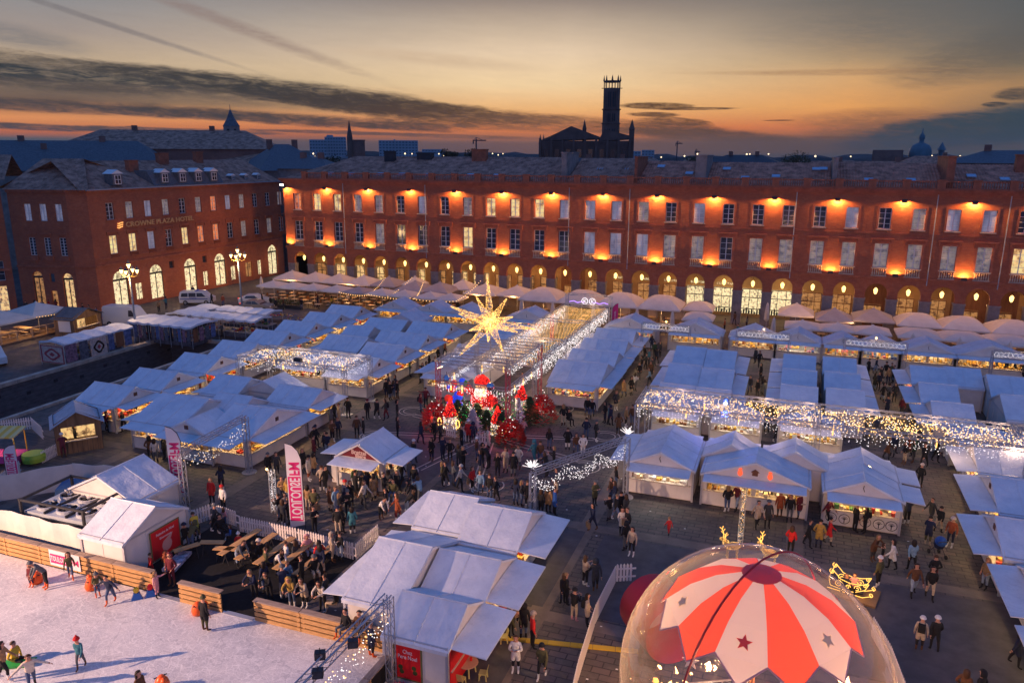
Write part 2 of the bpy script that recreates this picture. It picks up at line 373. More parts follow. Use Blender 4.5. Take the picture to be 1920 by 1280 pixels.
# sunken basin at u -67..-58, v 36..66 : the square is built round it
BX0, BX1, BY0, BY1 = -66.6, -57.9, 20.0, 66.3
g = MB()
for (a, b, c, d) in ((-900, -200, BX0, 220), (BX1, -200, 900, 220), (BX0, BY1, BX1, 220), (BX0, -200, BX1, BY0)): g.quad((a, b, 0), (c, b, 0), (c, d, 0), (a, d, 0))
tag(g.build('ground', M_PAVE), kind='structure')
g = MB(); g.quad((-3400, 220, -.02), (3400, 220, -.02), (3400, 2800, -.02), (-3400, 2800, -.02)); g.quad((-3400, -400, -.02), (-900, -400, -.02), (-900, 220, -.02), (-3400, 220, -.02)); g.quad((900, -400, -.02), (3400, -400, -.02), (3400, 220, -.02), (900, 220, -.02))
tag(g.build('terrain', M_ASPH), kind='structure')
# paving bands of paler and darker slabs laid flush across the square
g = MB(); e = .004
for k in range(-3, 7): g.quad((-55+k*11.2, 20, e), (-54.1+k*11.2, 20, e), (-54.1+k*11.2, 82, e), (-55+k*11.2, 82, e)) if -55+k*11.2 > BX1+1 else None
for k in range(0, 8): g.quad((-56, 20.4+k*9.1, 2*e), (38, 20.4+k*9.1, 2*e), (38, 21.2+k*9.1, 2*e), (-56, 21.2+k*9.1, 2*e))
tag(g.build('pavement', M_SLABS), kind='structure')
g = MB()
for i, (a, b, c, d) in enumerate(((-20, 21.3, -9.6, 29.4), (-8.6, 30.5, 2.4, 38.4), (3.4, 30.5, 13, 38.4), (-53, 48, -44, 56.7), (-19.9, 30.5, -9.7, 38.4), (-31, 39.6, -21, 47.6))): g.quad((a, b, 3*e), (c, b, 3*e), (c, d, 3*e), (a, d, 3*e))
tag(g.build('pavement_panels', M_DSLAB), kind='structure')
# inlaid brass-white lines (the great cross set in the middle of the square)
M_INLAY = mat('inlay_line', (.55, .45, .36), .5)
g = MB(); cx, cy = -20.4, 50.4
def arc_band(g, cx, cy, r, a0, a1, w=.09, z=.016, n=16, m=0):
 for i in range(n):
  t0, t1 = a0+(a1-a0)*i/n, a0+(a1-a0)*(i+1)/n
  p = [(cx+math.cos(t)*q, cy+math.sin(t)*q, z) for t, q in ((t0, r-w/2), (t0, r+w/2), (t1, r+w/2), (t1, r-w/2))]
  g.add(p, [(0, 1, 2, 3)], m)
for q in range(4):
 a = q*math.pi/2
 for k in (-1, 1):
  c, s_ = math.cos(a), math.sin(a)
  P = lambda d, o: (cx+c*d-s_*o, cy+s_*d+c*o)
  for w in (.25, .75):
   p0, p1 = P(1.2, k*w), P(7.6, k*(w+1.7)); dx, dy = p1[0]-p0[0], p1[1]-p0[1]; L = math.hypot(dx, dy); nx, ny = -dy/L*.05, dx/L*.05
   g.quad((p0[0]-nx, p0[1]-ny, .018), (p1[0]-nx, p1[1]-ny, .018), (p1[0]+nx, p1[1]+ny, .018), (p0[0]+nx, p0[1]+ny, .018))
  ctr = P(8.2, k*3.1); arc_band(g, ctr[0], ctr[1], 1.1, a-2.4, a+2.4); arc_band(g, ctr[0], ctr[1], .75, a-2.4, a+2.4)
tag(g.build('pavement_inlay', M_INLAY), kind='structure')
# ================================================================ wall with openings
def wall_bm(mb, x0, x1, z0, z1, ops, depth=.4, y=0, m=0, mr=None, seg=10):
 """front wall in the plane y, facing -y; ops = (xa, xb, za, zb, arch?)"""
 mr = m if mr is None else mr
 xs = sorted({x0, x1} | {o[0] for o in ops if x0 < o[0] < x1} | {o[1] for o in ops if x0 < o[1] < x1})
 for a, b in zip(xs, xs[1:]):
  mid = (a+b)/2; blk = sorted((o[2], o[3]) for o in ops if o[0] < mid < o[1]); z = z0
  for p, q in blk:
   if p > z+1e-4: mb.quad((a, y, z), (b, y, z), (b, y, p), (a, y, p), m)
   z = max(z, q)
  if z < z1-1e-4: mb.quad((a, y, z), (b, y, z), (b, y, z1), (a, y, z1), m)
 for xa, xb, za, zb, arch in ops:
  Y = y+depth
  if arch:
   r = (xb-xa)/2; sp = zb-r; c = (xa+xb)/2
   pts = [(c-r*math.cos(math.pi*i/seg), sp+r*math.sin(math.pi*i/seg)) for i in range(seg+1)]
   for p, q in zip(pts, pts[1:]):
    mb.quad((p[0], y, p[1]), (q[0], y, q[1]), (q[0], y, zb), (p[0], y, zb), m)
    mb.quad((p[0], y, p[1]), (p[0], Y, p[1]), (q[0], Y, q[1]), (q[0], y, q[1]), mr)
  else:
   sp = zb; mb.quad((xa, y, zb), (xa, Y, zb), (xb, Y, zb), (xb, y, zb), mr)
  mb.quad((xa, y, za), (xa, Y, za), (xa, Y, sp), (xa, y, sp), mr); mb.quad((xb, y, za), (xb, y, sp), (xb, Y, sp), (xb, Y, za), mr)
  if za > z0+.01: mb.quad((xa, y, za), (xb, y, za), (xb, Y, za), (xa, Y, za), mr)
def window_mesh(w, h, rows, cols=2, leafs=True):
 a = MB(); t = .07; d = .05
 a.box(0, -d, 0, t, 0, h); a.box(w-t, -d, 0, w, 0, h); a.box(t, -d, 0, w-t, 0, t); a.box(t, -d, h-t, w-t, 0, h)
 a.box(w/2-.05, -d-.01, t, w/2+.05, 0, h-t)
 for k in range(1, rows): a.box(t, -d+.012, h*k/rows-.025, w-t, 0, h*k/rows+.025)
 if cols == 4:
  for q in (.25, .75): a.box(w*q-.02, -d+.015, t, w*q+.02, 0, h-t)
 p = MB(); p.quad((t, -.012, t), (w-t, -.012, t), (w-t, -.012, h-t), (t, -.012, h-t))
 return a.mesh('window', [M_FRAME]), p
def pane_set(mb, names):
 out = []
 for m in names: out.append(mb.mesh('pane', [m]))
 return out
def put_window(parent, fm, pm, loc):
 w = ob('window', fm, parent, loc); ob('pane', pm, w); return w
# ================================================================ the arcaded brick range
FU0, FV, FB, NB = -70.94, 98.1, 3.5, 31
fac = empty('arcaded_building', (FU0, FV, 0), 0, 'long red brick range with lit arcade, two window rows and roof balustrade', 'building')
X0, X1 = -2.42, NB*FB-1.75
ops = []
for i in range(NB):
 c = i*FB
 ops += [(c-.66, c+.66, 12.5, 14.9, 0), (c-.74, c+.74, 8.02, 10.82, 0), (c-1.2, c+1.2, 0, 6.12, 1)]
mb = MB(); wall_bm(mb, X0, X1, 0, 16.75, ops, .42)
mb.quad((X0, 0, 0), (X0, 0, 16.75), (X0, 12, 16.75), (X0, 12, 0)); mb.quad((X1, 0, 0), (X1, 12, 0), (X1, 12, 16.75), (X1, 0, 16.75))
mb.build('wall', [M_BRICK], fac)
t = MB()      # string courses, cornice, window surrounds
for z0, z1, d in ((6.72, 6.98, .14), (11.95, 12.12, .07), (16.55, 16.8, .22), (16.8, 17.0, .42), (17.0, 17.12, .55)): t.box(X0-d, -d, z0, X1, .02, z1)
t.build('cornice', [M_BRICKD], fac)
t = MB(); s1 = MB(); s2 = MB(); s3 = MB()
for a, b, z0, z1 in ((-.88, -.66, 12.42, 15.1), (.66, .88, 12.42, 15.1), (-.66, .66, 14.9, 15.1)): s1.box(a, -.05, z0, b, .02, z1)
s1.box(-.8, -.16, 12.36, .8, .05, 12.5, 1)
me_s1 = s1.mesh('surround', [M_BRICKD, M_STONE])
for a, b, z0, z1 in ((-.98, -.74, 7.1, 11.05), (.74, .98, 7.1, 11.05), (-.74, .74, 10.82, 11.05)): s2.box(a, -.06, z0, b, .02, z1)
s2.box(-1.22, -.2, 11.25, 1.22, .02, 11.42, 0)
for k in (-1, 1): s2.prism([(k*1.05-.09, -.16, 11.25), (k*1.05+.09, -.16, 11.25), (k*1.05+.09, .02, 11.25), (k*1.05-.09, .02, 11.25)], (0, 0, -.45))
me_s2 = s2.mesh('surround', [M_BRICKD])
def baluster(mb, x, y, z0, z1, r, m=0):
 h = z1-z0; mb.lathe([(r*.6, z0), (r, z0+h*.28), (r*.45, z0+h*.62), (r*.7, z1)], 5, m, (x, y, 0), False)
s3.box(-.82, -.24, 7.02, .82, -.02, 7.14); s3.box(-.86, -.26, 7.92, .86, -.02, 8.04)
for k in range(7): baluster(s3, -.69+k*.23, -.13, 7.14, 7.92, .085)
me_s3 = s3.mesh('window_balustrade', [M_STONE])
s4 = MB()
s4.box(1.75-.42, -.5, 17.12, 1.75+.42, -.1, 18.06); s4.box(1.75-.47, -.55, 18.06, 1.75+.47, -.05, 18.16)
s4.box(1.75+.42, -.42, 17.12, 1.75+3.08, -.18, 17.25); s4.box(1.75+.42, -.46, 17.88, 1.75+3.08, -.14, 18.02)
for k in range(10): baluster(s4, 1.75+.6+k*.256, -.3, 17.25, 17.88, .085)
me_s4 = s4.mesh('roof_balustrade', [M_BRICKD])
sp = MB()       # stone pier cladding with capital
sp.box(1.2-.03, -.05, 0, 2.3+.03, .84, 4.12); sp.box(1.2-.1, -.12, 4.12, 2.3+.1, .9, 4.3)
me_p = sp.mesh('stone_pier', [M_STONED])
wa, pa = window_mesh(1.32, 2.4, 4); wb, pb = window_mesh(1.48, 2.8, 4)
PA = pane_set(pa, [M_GLASSD, M_LIT, M_LIT2, M_GREYP, M_LITR]); PB = pane_set(pb, [M_GLASSD, M_LIT, M_LIT2, M_GREYP, M_LITR])
topk = [4, 1, 1, 2, 2, 0, 3, 0, 2, 1, 1, 1, 3, 3, 3, 2, 0, 3, 0, 0, 0, 0, 3, 0, 2, 3, 3, 0, 0, 3, 0]
lowk = [0, 0, 0, 0, 2, 0, 0, 0, 1, 0, 0, 0, 0, 3, 3, 3, 2, 2, 0, 2, 2, 2, 2, 2, 2, 2, 2, 1, 2, 3, 0]
for i in range(NB):
 c = i*FB
 put_window(fac, wa, PA[topk[i]], (c-.66, .3, 12.5)); put_window(fac, wb, PB[lowk[i]], (c-.74, .3, 8.02))
 ob('surround', me_s1, fac, (c, 0, 0)); ob('surround', me_s2, fac, (c, 0, 0)); ob('window_balustrade', me_s3, fac, (c, 0, 0))
 ob('roof_balustrade', me_s4, fac, (c, 0, 0)); ob('stone_pier', me_p, fac, (c, 0, 0))
ob('stone_pier', me_p, fac, (-FB, 0, 0))
t = MB()
for u in (-28.3, -27.6, -20.26, -.4+.2, 14.7, 21.8, -49.4, -62.8): 
 if u in (-27.6,): continue
 t.tube((u-FU0, -.1, 6.2), (u-FU0, -.1, 16.5), .06, 6)
t.build('downpipe', [M_ZINC], fac)
# gallery behind the arches
gl = MB(); gl.quad((X0, .42, 6.3), (X1, .42, 6.3), (X1, 5, 6.3), (X0, 5, 6.3)); gl.quad((X0, 5, 0), (X0, 0.42, 0), (X0, 0.42, 6.3), (X0, 5, 6.3)); 
for i in range(NB+1):     # transverse arches of the vault
 c = i*FB-1.75; gl.box(c-.3, .84, 5.2, c+.3, 5, 6.3)
gl.build('gallery_vault', [M_CREAM], fac)
gl = MB(); gl.quad((X0, .42, .02), (X1, .42, .02), (X1, 5, .02), (X0, 5, .02)); gl.build('gallery_floor', [M_SLABS], fac)
gw = MB(); sh = {}
kinds = ['c', 's', 's', 's', 'c', 's', 'c', 's', 's', 'd', 'c', 'c', 'o', 'd', 'd', 'd', 'd', 'w', 'w', 'w', 'w', 'd', 'd', 'o', 'd', 'd', 'o', 'o', 'd', 'd', 'o']
for i in range(NB):
 c = i*FB; k = kinds[i]
 gw.quad((c-1.75, 5, 0), (c+1.75, 5, 0), (c+1.75, 5, 6.3), (c-1.75, 5, 6.3), 0 if k != 'o' else 1)
 f = MB(); mm = {'c': M_SHOPD, 's': M_SHOP, 'd': M_SHOPD, 'w': M_SHOPW, 'o': M_SHOPD}[k]
 wd = 1.25 if k != 'w' else 1.6
 f.box(-wd-.1, 4.86, .1, wd+.1, 4.98, 3.9 if k != 'o' else 2.9, 0)
 if k not in sh:
  hh = 3.8 if k != 'o' else 2.8
  q = MB(); q.box(-wd, 4.8, .5, wd, 4.86, hh)
  # shelves and glazing bars in front of the glowing display
  q2 = MB()
  for xx in (-wd, -wd/3, wd/3, wd-.06): q2.box(xx, 4.72, .3, xx+.06, 4.8, hh)
  for zz in (1.1, 2.6, hh-.1): q2.box(-wd, 4.74, zz, wd, 4.8, zz+.09)
  for kk in range(9): x_ = -wd+.1+kk*wd*.21; q2.box(x_, 4.7, .5, x_+wd*.12, 4.79, .8+.5*((kk*7) % 5)/4)
  f2 = q2.mesh('shop_window', [M_WOODP if k in 'do' else M_DARK]); sh[k] = (f2, q.mesh('display', [mm]))
 w = ob('shop_window', sh[k][0], fac, (c, 0, 0)); ob('display', sh[k][1], w)
gw.build('gallery_wall', [M_CREAM, M_WOODP], fac)
lan = MB(); lan.lathe([(.05, 0), (.16, .12), (.24, .55), (.1, .75), (.03, .8)], 6, 0); lan.tube((0, 0, .8), (0, 0, 1.5), .015, 3, 1)
me_l = lan.mesh('lantern', [M_LAMPY, M_DARK])
for i in range(NB):
 ob('lantern', me_l, fac, (i*FB, .9, 4.7)) if i % 1 == 0 else None
 if i % 2 == 0 or 7 < i < 12: lamp('POINT', (FU0+i*FB+.6, FV+2.0, 4.5), 105 if not 17 <= i <= 20 else 190, (1, .55, .2) if not 17 <= i <= 20 else (1, .74, .4), .25)
# shop name boards hung in the arcade
for i, s_, w_ in ((14, 'LES ILLUSTRES', 2.3), (15, 'TABLES', 1.9), (16, 'LE FLORIDA', 2.2), (17, 'BONPOINT', 2.2), (18, "L'OCCITANE", 2.4)):
 text_ob('shop_name', s_, .42, M_SHOPW, fac, Matrix.Translation((i*FB, 4.66, 4.3)) @ Matrix.Rotation(R(90), 4, 'X'), .03, w_)
# facade lamps: each bracket throws light down or up the brickwork; front visor added to stop spill
wl = MB(); wl.box(-.2, -.56, -.05, .2, -.18, .1); wl.box(-.3, -.6, -.3, .3, -.57, .1); wl.box(-.03, -.18, -.02, .03, 0, .03); wl.quad((-.16, -.48, -.055), (.16, -.48, -.055), (.16, -.2, -.055), (-.16, -.2, -.055), 1)
me_wl = wl.mesh('wall_lamp', [M_DARK, M_LAMPW])
wl = MB(); wl.box(-.2, -.56, -.1, .2, -.18, .04); wl.box(-.3, -.6, -.1, .3, -.57, .3); wl.box(-.03, -.18, -.02, .03, 0, .03); wl.quad((-.16, -.48, .045), (-.16, -.2, .045), (.16, -.2, .045), (.16, -.48, .045), 1)
me_wl2 = wl.mesh('wall_lamp', [M_DARK, M_LAMPW])
k = 0; rl = random.Random(3)
while True:
 u = -72.69+7.0*k; k += 1
 if u > 36: break
 ob('wall_lamp', me_wl, fac, (u-FU0, 0, 15.85)); ob('wall_lamp', me_wl2, fac, (u-FU0, 0, 7.15))
 lamp('SPOT', (u, FV-.42, 15.74), rl.uniform(950, 1350), (1, .42, .09), .04, (u, FV-.1, 13.2), 172, .3)
 lamp('SPOT', (u, FV-.42, 7.24), rl.uniform(520, 760), (1, .42, .09), .04, (u, FV-.1, 9.8), 170, .3)
# roofs: runs of canal tiles between party walls, with skylights and chimneys
def tiled_roof(name, parent, m, x0, x1, y0, y1, z0, z1, hip0=0, hip1=0, step=.34, back=True):
 mb = MB(); n = max(2, int((x1-x0)/step)); w = (x1-x0)/n
 for i in range(n*2):
  a, b = x0+i*w/2, x0+(i+1)*w/2; za, zb = (.07 if i % 2 else 0), (0 if i % 2 else .07)
  def top(x):
   f = 1
   if hip0: f = min(f, (x-x0)/hip0)
   if hip1: f = min(f, (x1-x)/hip1)
   return max(f, 0)
  fa, fb = top(a), top(b)
  mb.quad((a, y0, z0+za), (b, y0, z0+zb), (b, y0+(y1-y0)*fb, z0+(z1-z0)*fb+zb), (a, y0+(y1-y0)*fa, z0+(z1-z0)*fa+za))
 if back: mb.quad((x0+hip0, y1, z1), (x1-hip1, y1, z1), (x1, 2*y1-y0, z0), (x0, 2*y1-y0, z0))
 return mb.build(name, [m], parent)
runs = [(-2.4, 41.0, 20.3, 8, 0, M_TILE2), (42.0, 51.0, 20.2, 0, 0, M_TILE2), (51.4, 59.0, 19.9, 0, 0, M_TILE), (59.6, 74.4, 19.8, 0, 0, M_TILE), (75.0, 86.2, 19.8, 0, 0, M_TILE), (87.1, 103, 19.7, 0, 4, M_TILE)]
for a, b, z, h0, h1, m in runs: tiled_roof('roof', fac, m, a, b, .3, 8, 17.1, z, h0, h1)
def chimney(parent, x, y, w, d, z0, z1, m=None, pots=0):
 c = MB(); c.box(x-w/2, y-d/2, z0, x+w/2, y+d/2, z1); c.box(x-w/2-.08, y-d/2-.08, z1, x+w/2+.08, y+d/2+.08, z1+.14)
 for k in range(pots): c.lathe([(.13, z1+.14), (.1, z1+.6)], 6, 1, (x-w/2+.2+k*(w-.4)/max(1, pots-1), y, 0))
 c.build('chimney', [m or M_BRICKD, M_TILE], parent)
for x_, y_, w_, d_, z_, m_ in ((41.5, 4, .7, 6, 20.9, M_STONED), (51.2, 4, .35, 7, 20.4, M_BRICKD), (59.3, 4, 1.3, 7, 20.6, M_STONED), (74.7, 4, .5, 7.4, 20.4, M_STONED), (86.6, 4, .8, 7.4, 20.6, M_BRICKD), (12.5, 6.5, 1.6, .8, 21, M_DARK), (27, 7, 2.2, .9, 21.3, M_BRICKD), (18, 7.4, 2.4, 1, 20.8, M_DARK), (95, 6, 2.2, .8, 20.8, M_BRICKD), (98.6, 3.2, 1.0, .9, 20.2, M_BRICKD)): chimney(fac, x_, y_, w_, d_, 17, z_, m_)
sk = MB(); sk.box(0, 0, 0, 1.0, .9, .12, 0); sk.quad((.08, .08, .125), (.92, .08, .125), (.92, .82, .125), (.08, .82, .125), 1)
me_sk = sk.mesh('skylight', [M_ZINC, mat('skylight_glass', (.35, .45, .55), .08, spec=1, metal=.6)])
for x_, y_ in [(4.2, 1.2), (7.8, 1.2), (12.7, 1.3), (16.2, 1.3), (20.6, 1.3), (27, 1.4), (31, 1.4), (45, 4.2), (48.6, 4.3), (53, 5.2), (57, 3), (61.5, 4.6), (67.6, 2.4), (72.2, 4.8), (73, 4.9), (78, 1.7), (82.5, 1.8), (88.8, 3.2), (92, 2.4), (97, 3.4), (64, 1.8)]:
 s_ = ob('skylight', me_sk, fac, (x_, .3+y_, 17.1+(19.9-17.1)*y_/7.7+.06)); s_.rotation_euler = (math.atan2(2.8, 7.7), 0, 0)
# pair of white floodlamps on the corner
fl = MB(); fl.box(-.3, -.3, 0, -.05, 0, .25); fl.box(.05, -.3, 0, .3, 0, .25); fl.quad((-.3, -.31, 0), (-.05, -.31, 0), (-.05, -.31, .25), (-.3, -.31, .25), 1); fl.quad((.05, -.31, 0), (.3, -.31, 0), (.3, -.31, .25), (.05, -.31, .25), 1)
fl.build('floodlamp', [M_DARK, bulbmat('flood_glow', (1, .9, .75), 12)], fac, (-2.2, -.3, 16.0))
# ================================================================ the hotel range on the side of the square
def range_empty(A, B, label, cat='building', name='brick_building'):
 d = math.hypot(B[0]-A[0], B[1]-A[1]); return empty(name, (A[0], A[1], 0), math.atan2(B[1]-A[1], B[0]-A[0]), label, cat), d
K1, K2, K3 = (-88.3, 73.2), (-86.15, 74.5), (-84.7, 112.2)
K0 = (-96.3, 71.3)
hot, L1 = range_empty(K2, K3, 'corner brick hotel with rows of white windows, lit shop arches and slate dormers', name='hotel_building')
# the wall faces +u, i.e. the local -y side when x runs from K2 to K3
ops = []
wins = [3.2+3.132*i for i in range(12)]
for c in wins: ops += [(c-.6, c+.6, 12.05, 14.25, 0), (c-.62, c+.62, 7.5, 9.95, 0)]
arch = [(3.55, 1.2, 5.1), (9.7, 1.2, 5.2), (16.1, 1.2, 5.25), (22.3, 1.2, 5.3), (34.8, 1.2, 5.35)]
for c, hw, z in arch: ops.append((c-hw, c+hw, .35, z, 1))
shopw = [(6.5, .6, 3), (19.1, .55, 2.9), (25.1, .6, 2.95), (28.7, .8, 3.1), (31.4, .5, 3.1)]
for c, hw, z in shopw: ops.append((c-hw, c+hw, .7, z, 0))
for c in (12.6, 19.1): ops.append((c-.45, c+.45, 4.3, 5.3, 0))
mb = MB(); wall_bm(mb, 0, L1, 0, 16.0, ops, .3); mb.quad((L1, 0, 0), (L1, 14, 0), (L1, 14, 16), (L1, 0, 16)); mb.build('wall', [M_BRICK], hot)
t = MB()
for z0, z1, d in ((6.05, 6.3, .16), (6.95, 7.1, .08), (11.0, 11.12, .05), (15.75, 16.0, .25)): t.box(0, -d, z0, L1, .02, z1)
for c in wins:
 t.box(c-1.0, -.16, 10.35, c+1.0, 0, 10.5)
 for q in (-.95, .8): t.box(c+q, -.13, 9.95, c+q+.15, 0, 10.35)
 t.box(c-.8, -.14, 11.93, c+.8, 0, 12.05)
t.build('cornice', [M_BRICKD], hot)
b_ = MB(); b_.box(-.7, -.2, 6.95, .7, -.02, 7.02); b_.box(-.72, -.22, 7.42, .72, -.02, 7.5)
for k in range(7): b_.tube((-.6+k*.2, -.12, 7.02), (-.6+k*.2, -.12, 7.42), .05, 4)
me_b = b_.mesh('window_balustrade', [M_BRICKD])
wc, pc = window_mesh(1.2, 2.2, 4); wd_, pd = window_mesh(1.24, 2.45, 4)
PC = pane_set(pc, [M_GLASSD, M_LIT, M_LIT2, M_GREYP, M_LITR]); PD = pane_set(pd, [M_GLASSD, M_LIT, M_LIT2, M_GREYP, M_LITR])
tk = [0, 2, 3, 2, 0, 2, 4, 3, 2, 0, 0, 2]; lk = [1, 1, 3, 0, 1, 4, 4, 0, 2, 0, 2, 0]
for i, c in enumerate(wins):
 put_window(hot, wc, PC[tk[i]], (c-.6, .22, 12.05)); put_window(hot, wd_, PD[lk[i]], (c-.62, .22, 7.5)); ob('window_balustrade', me_b, hot, (c, 0, 0))
def shopfront(parent, c, hw, z, y=.28, m=None, medallion=True, base=.35):
 m = m or M_SHOPW
 r = hw; sp_ = z-r; q = MB()
 pts = [(c-r*math.cos(math.pi*i/12), y, sp_+r*math.sin(math.pi*i/12)) for i in range(13)]
 q.poly([(c-r, y, base), (c+r, y, base)]+pts[::-1], 0)
 for xx in (c-r, c-.05, c+r-.09): q.box(xx, y-.08, base, xx+.09, y, sp_, 1)
 q.box(c-r, y-.1, sp_-.15, c+r, y, sp_+.1, 1)
 w = q.build('shop_window', [m, M_DARK], parent)
 if medallion:
  k = MB(); arc = lambda rr, n=20: [(c+rr*math.cos(2*math.pi*i/n), y-.06, z-.85+rr*math.sin(2*math.pi*i/n)) for i in range(n+1)]
  k.path(arc(.45), .03, 4); k.path(arc(.3)[2:19], .035, 4); k.path(arc(.16)[3:18], .03, 4); k.build('emblem', [M_DARK], w)
for c, hw, z in arch: shopfront(hot, c, hw, z)
for c, hw, z in shopw:
 q = MB(); q.quad((c-hw, .28, .7), (c+hw, .28, .7), (c+hw, .28, z), (c-hw, .28, z)); q.box(c-.03, .2, .7, c+.03, .27, z, 1); q.build('shop_window', [M_SHOPW if c != 28.7 else M_SHOPD, M_DARK], hot)
for c in (12.6, 19.1): q = MB(); q.quad((c-.45, .28, 4.3), (c+.45, .28, 4.3), (c+.45, .28, 5.3), (c-.45, .28, 5.3)); q.build('small_window', [M_GLASSD], hot)
M_SIGN = mat('faint_glow_gold_letter', (.42, .22, .1), .5, emit=(1, .5, .25), es=.06);  # letters are no lamps; a faint glow is put into their material
for k in range(6): lamp('POINT', (-82.5, 78+k*6, 2.6), 110, (1, .62, .3), .3)
text_ob('hotel_sign', 'CROWNE PLAZA HOTEL', .95, M_SIGN, hot, Matrix.Translation((11.4, -.16, 11.2)) @ Matrix.Rotation(R(90), 4, 'X'), .08, 12.2, .02)
q = MB()
for k, zz in enumerate((10.95, 11.22, 11.5)): q.path([(3.95+k*.06, -.16, zz), (4.2, -.16, zz-.1), (4.45, -.16, zz+.02), (4.8+k*.06, -.16, zz+.08)], .07, 5)
q.build('sign_emblem', [bulbmat('amber_sign', (1, .42, .12), 1.6)], hot)
text_ob('shop_name', 'ZOLOTAS', .5, M_SHOPW, hot, Matrix.Translation((28.6, .12, 2.1)) @ Matrix.Rotation(R(-90), 4, 'Y') @ Matrix.Rotation(R(90), 4, 'X'), .03, 2.0) if 0 else None
tiled_roof('roof', hot, M_TILE2, -1.2, L1, -.3, 7.5, 16.05, 19.6, 2.5, 0, back=True)
z_ = MB(); z_.box(-.3, -.45, 15.98, L1, -.2, 16.12); z_.build('gutter', [M_ZINC], hot)
q = MB(); q.prism([(11, -.1, 16.1), (24.5, -.1, 16.1), (24.5, 1.3, 18.3), (11, 1.3, 18.3)], (0, 2.4, 0)); q.build('mansard_slope', [M_SLATE], hot)
d_ = MB(); d_.box(-.75, -.2, 0, .75, 1.4, 1.5, 0); d_.prism([(-.95, -.3, 1.5), (.95, -.3, 1.5), (0, -.3, 2.05)], (0, 1.8, 0), 2); d_.box(-.5, -.26, .15, .5, -.2, 1.35, 2)
d_.quad((-.42, -.27, .22), (.42, -.27, .22), (.42, -.27, 1.28), (-.42, -.27, 1.28), 1); d_.box(-.03, -.3, .22, .03, -.265, 1.28, 2); d_.box(-.42, -.3, .72, .42, -.266, .78, 2)
me_d = d_.mesh('dormer', [M_SLATE, M_GLASSD, M_WHITE])
for c in (5.0, 13.0, 16.3, 19.4, 22.6): ob('dormer', me_d, hot, (c, .2, 16.5))
for c in (27.5, 30.5, 33.5): ob('dormer', me_d, hot, (c, .8, 16.3)).scale = (.6, .6, .6)
for x_, y_, w_, d_2, z1 in ((11.5, 4.5, 1.6, .8, 19.6), (19, 6.5, 1.8, .8, 20.6), (26.6, 6.8, 1.4, .8, 20.8)): chimney(hot, x_, y_, w_, d_2, 16, z1)
# chamfer and the return wing
q = MB(); d12 = math.hypot(K2[0]-K1[0], K2[1]-K1[1]); a12 = math.atan2(K2[1]-K1[1], K2[0]-K1[0]); Mx = Matrix.Translation((K1[0]-K2[0], K1[1]-K2[1], 0)) @ Matrix.Rotation(a12, 4, 'Z'); q.M = Matrix.Rotation(-hot.rotation_euler[2], 4, 'Z') @ Mx
wall_bm(q, 0, d12, 0, 16, [], .3); q.box(-.05, -.16, 6.05, d12+.05, 0, 6.3); q.box(-.05, -.25, 15.75, d12+.05, 0, 16.1)
q.build('corner_wall', [M_BRICK], hot)
wing, L2 = range_empty(K0, K1, 'dark brick wing of the corner building with three tall shuttered windows per floor', name='brick_wing')
ops = []; w2 = [2.6, 4.75, 6.95] 
for c in w2: ops += [(c-.5, c+.5, 12.1, 14.3, 0), (c-.5, c+.5, 7.6, 9.95, 0)]
ops += [(1.9, 3.4, 0, 5.5, 1), (6.2, 7.7, 0, 5.3, 1), (4.4, 5.1, 4.1, 5.2, 0), (4.3, 5.2, .5, 2.9, 0)]
mb = MB(); wall_bm(mb, 0, L2, 0, 16, ops, .3); mb.build('wall', [M_BRICK], wing)
t = MB(); 
for z0, z1, d in ((6.05, 6.3, .16), (11.0, 11.12, .05), (15.75, 16.0, .25), (16.0, 16.12, .4)): t.box(0, -d, z0, L2, .02, z1)
for c in w2: t.box(c-.8, -.16, 10.35, c+.8, 0, 10.5); t.box(c-.7, -.22, 6.95, c+.7, 0, 7.5)
t.build('cornice', [M_BRICKD], wing)
we, pe = window_mesh(1.0, 2.2, 6); wf, pf = window_mesh(1.0, 2.35, 6); pe_ = pe.mesh('pane', [M_GREYP]); pf_ = pf.mesh('pane', [M_GLASSD])
for c in w2: put_window(wing, we, pe_, (c-.5, .22, 12.1)); put_window(wing, wf, pf_, (c-.5, .22, 7.6))
shopfront(wing, 2.65, .75, 5.5, m=M_SHOPD, medallion=False, base=0); shopfront(wing, 6.95, .75, 5.3, m=M_SHOP, medallion=False, base=0)
q = MB(); q.quad((4.3, .28, .5), (5.2, .28, .5), (5.2, .28, 2.9), (4.3, .28, 2.9)); q.build('shop_window', [M_SHOPD], wing)
tiled_roof('roof', wing, M_TILE2, -.5, L2+3.5, -.3, 8, 16.05, 19.9, 0, 6)
# neighbour on the far left of the picture
nb, L3 = range_empty((-104, 63.5), (-97.0, 70.6), 'brick townhouse with narrow recessed bay next to the corner wing', name='townhouse_building')
ops = [(1.2, 2.1, 14.2, 15.4, 0), (6.2, 9.2, 8.2, 11.0, 0), (.4, 1.6, 6.4, 9.6, 0), (7.2, 9.4, .2, 3.6, 0), (6.8, 9.4, 4.3, 6.9, 0), (.6, 3.8, 0, 4.6, 1), (6.9, 7.7, 13.2, 14.4, 0)]
mb = MB(); wall_bm(mb, -12, L3+.3, 0, 17.2, ops, .3); mb.build('wall', [M_BRICK], nb)
for (a, b_2, c, d, _k), m in zip(ops, (M_GLASSD, M_LIT2, M_GREYP, M_SHOP, M_GLASSD, M_SHOP, M_GLASSD)):
 if _k: shopfront(nb, (a+b_2)/2, (b_2-a)/2, d, m=m, medallion=False, base=0); continue
 fm, pm = window_mesh(b_2-a, d-c, 3); put_window(nb, fm, pm.mesh('pane', [m]), (a, .25, c))
t = MB(); 
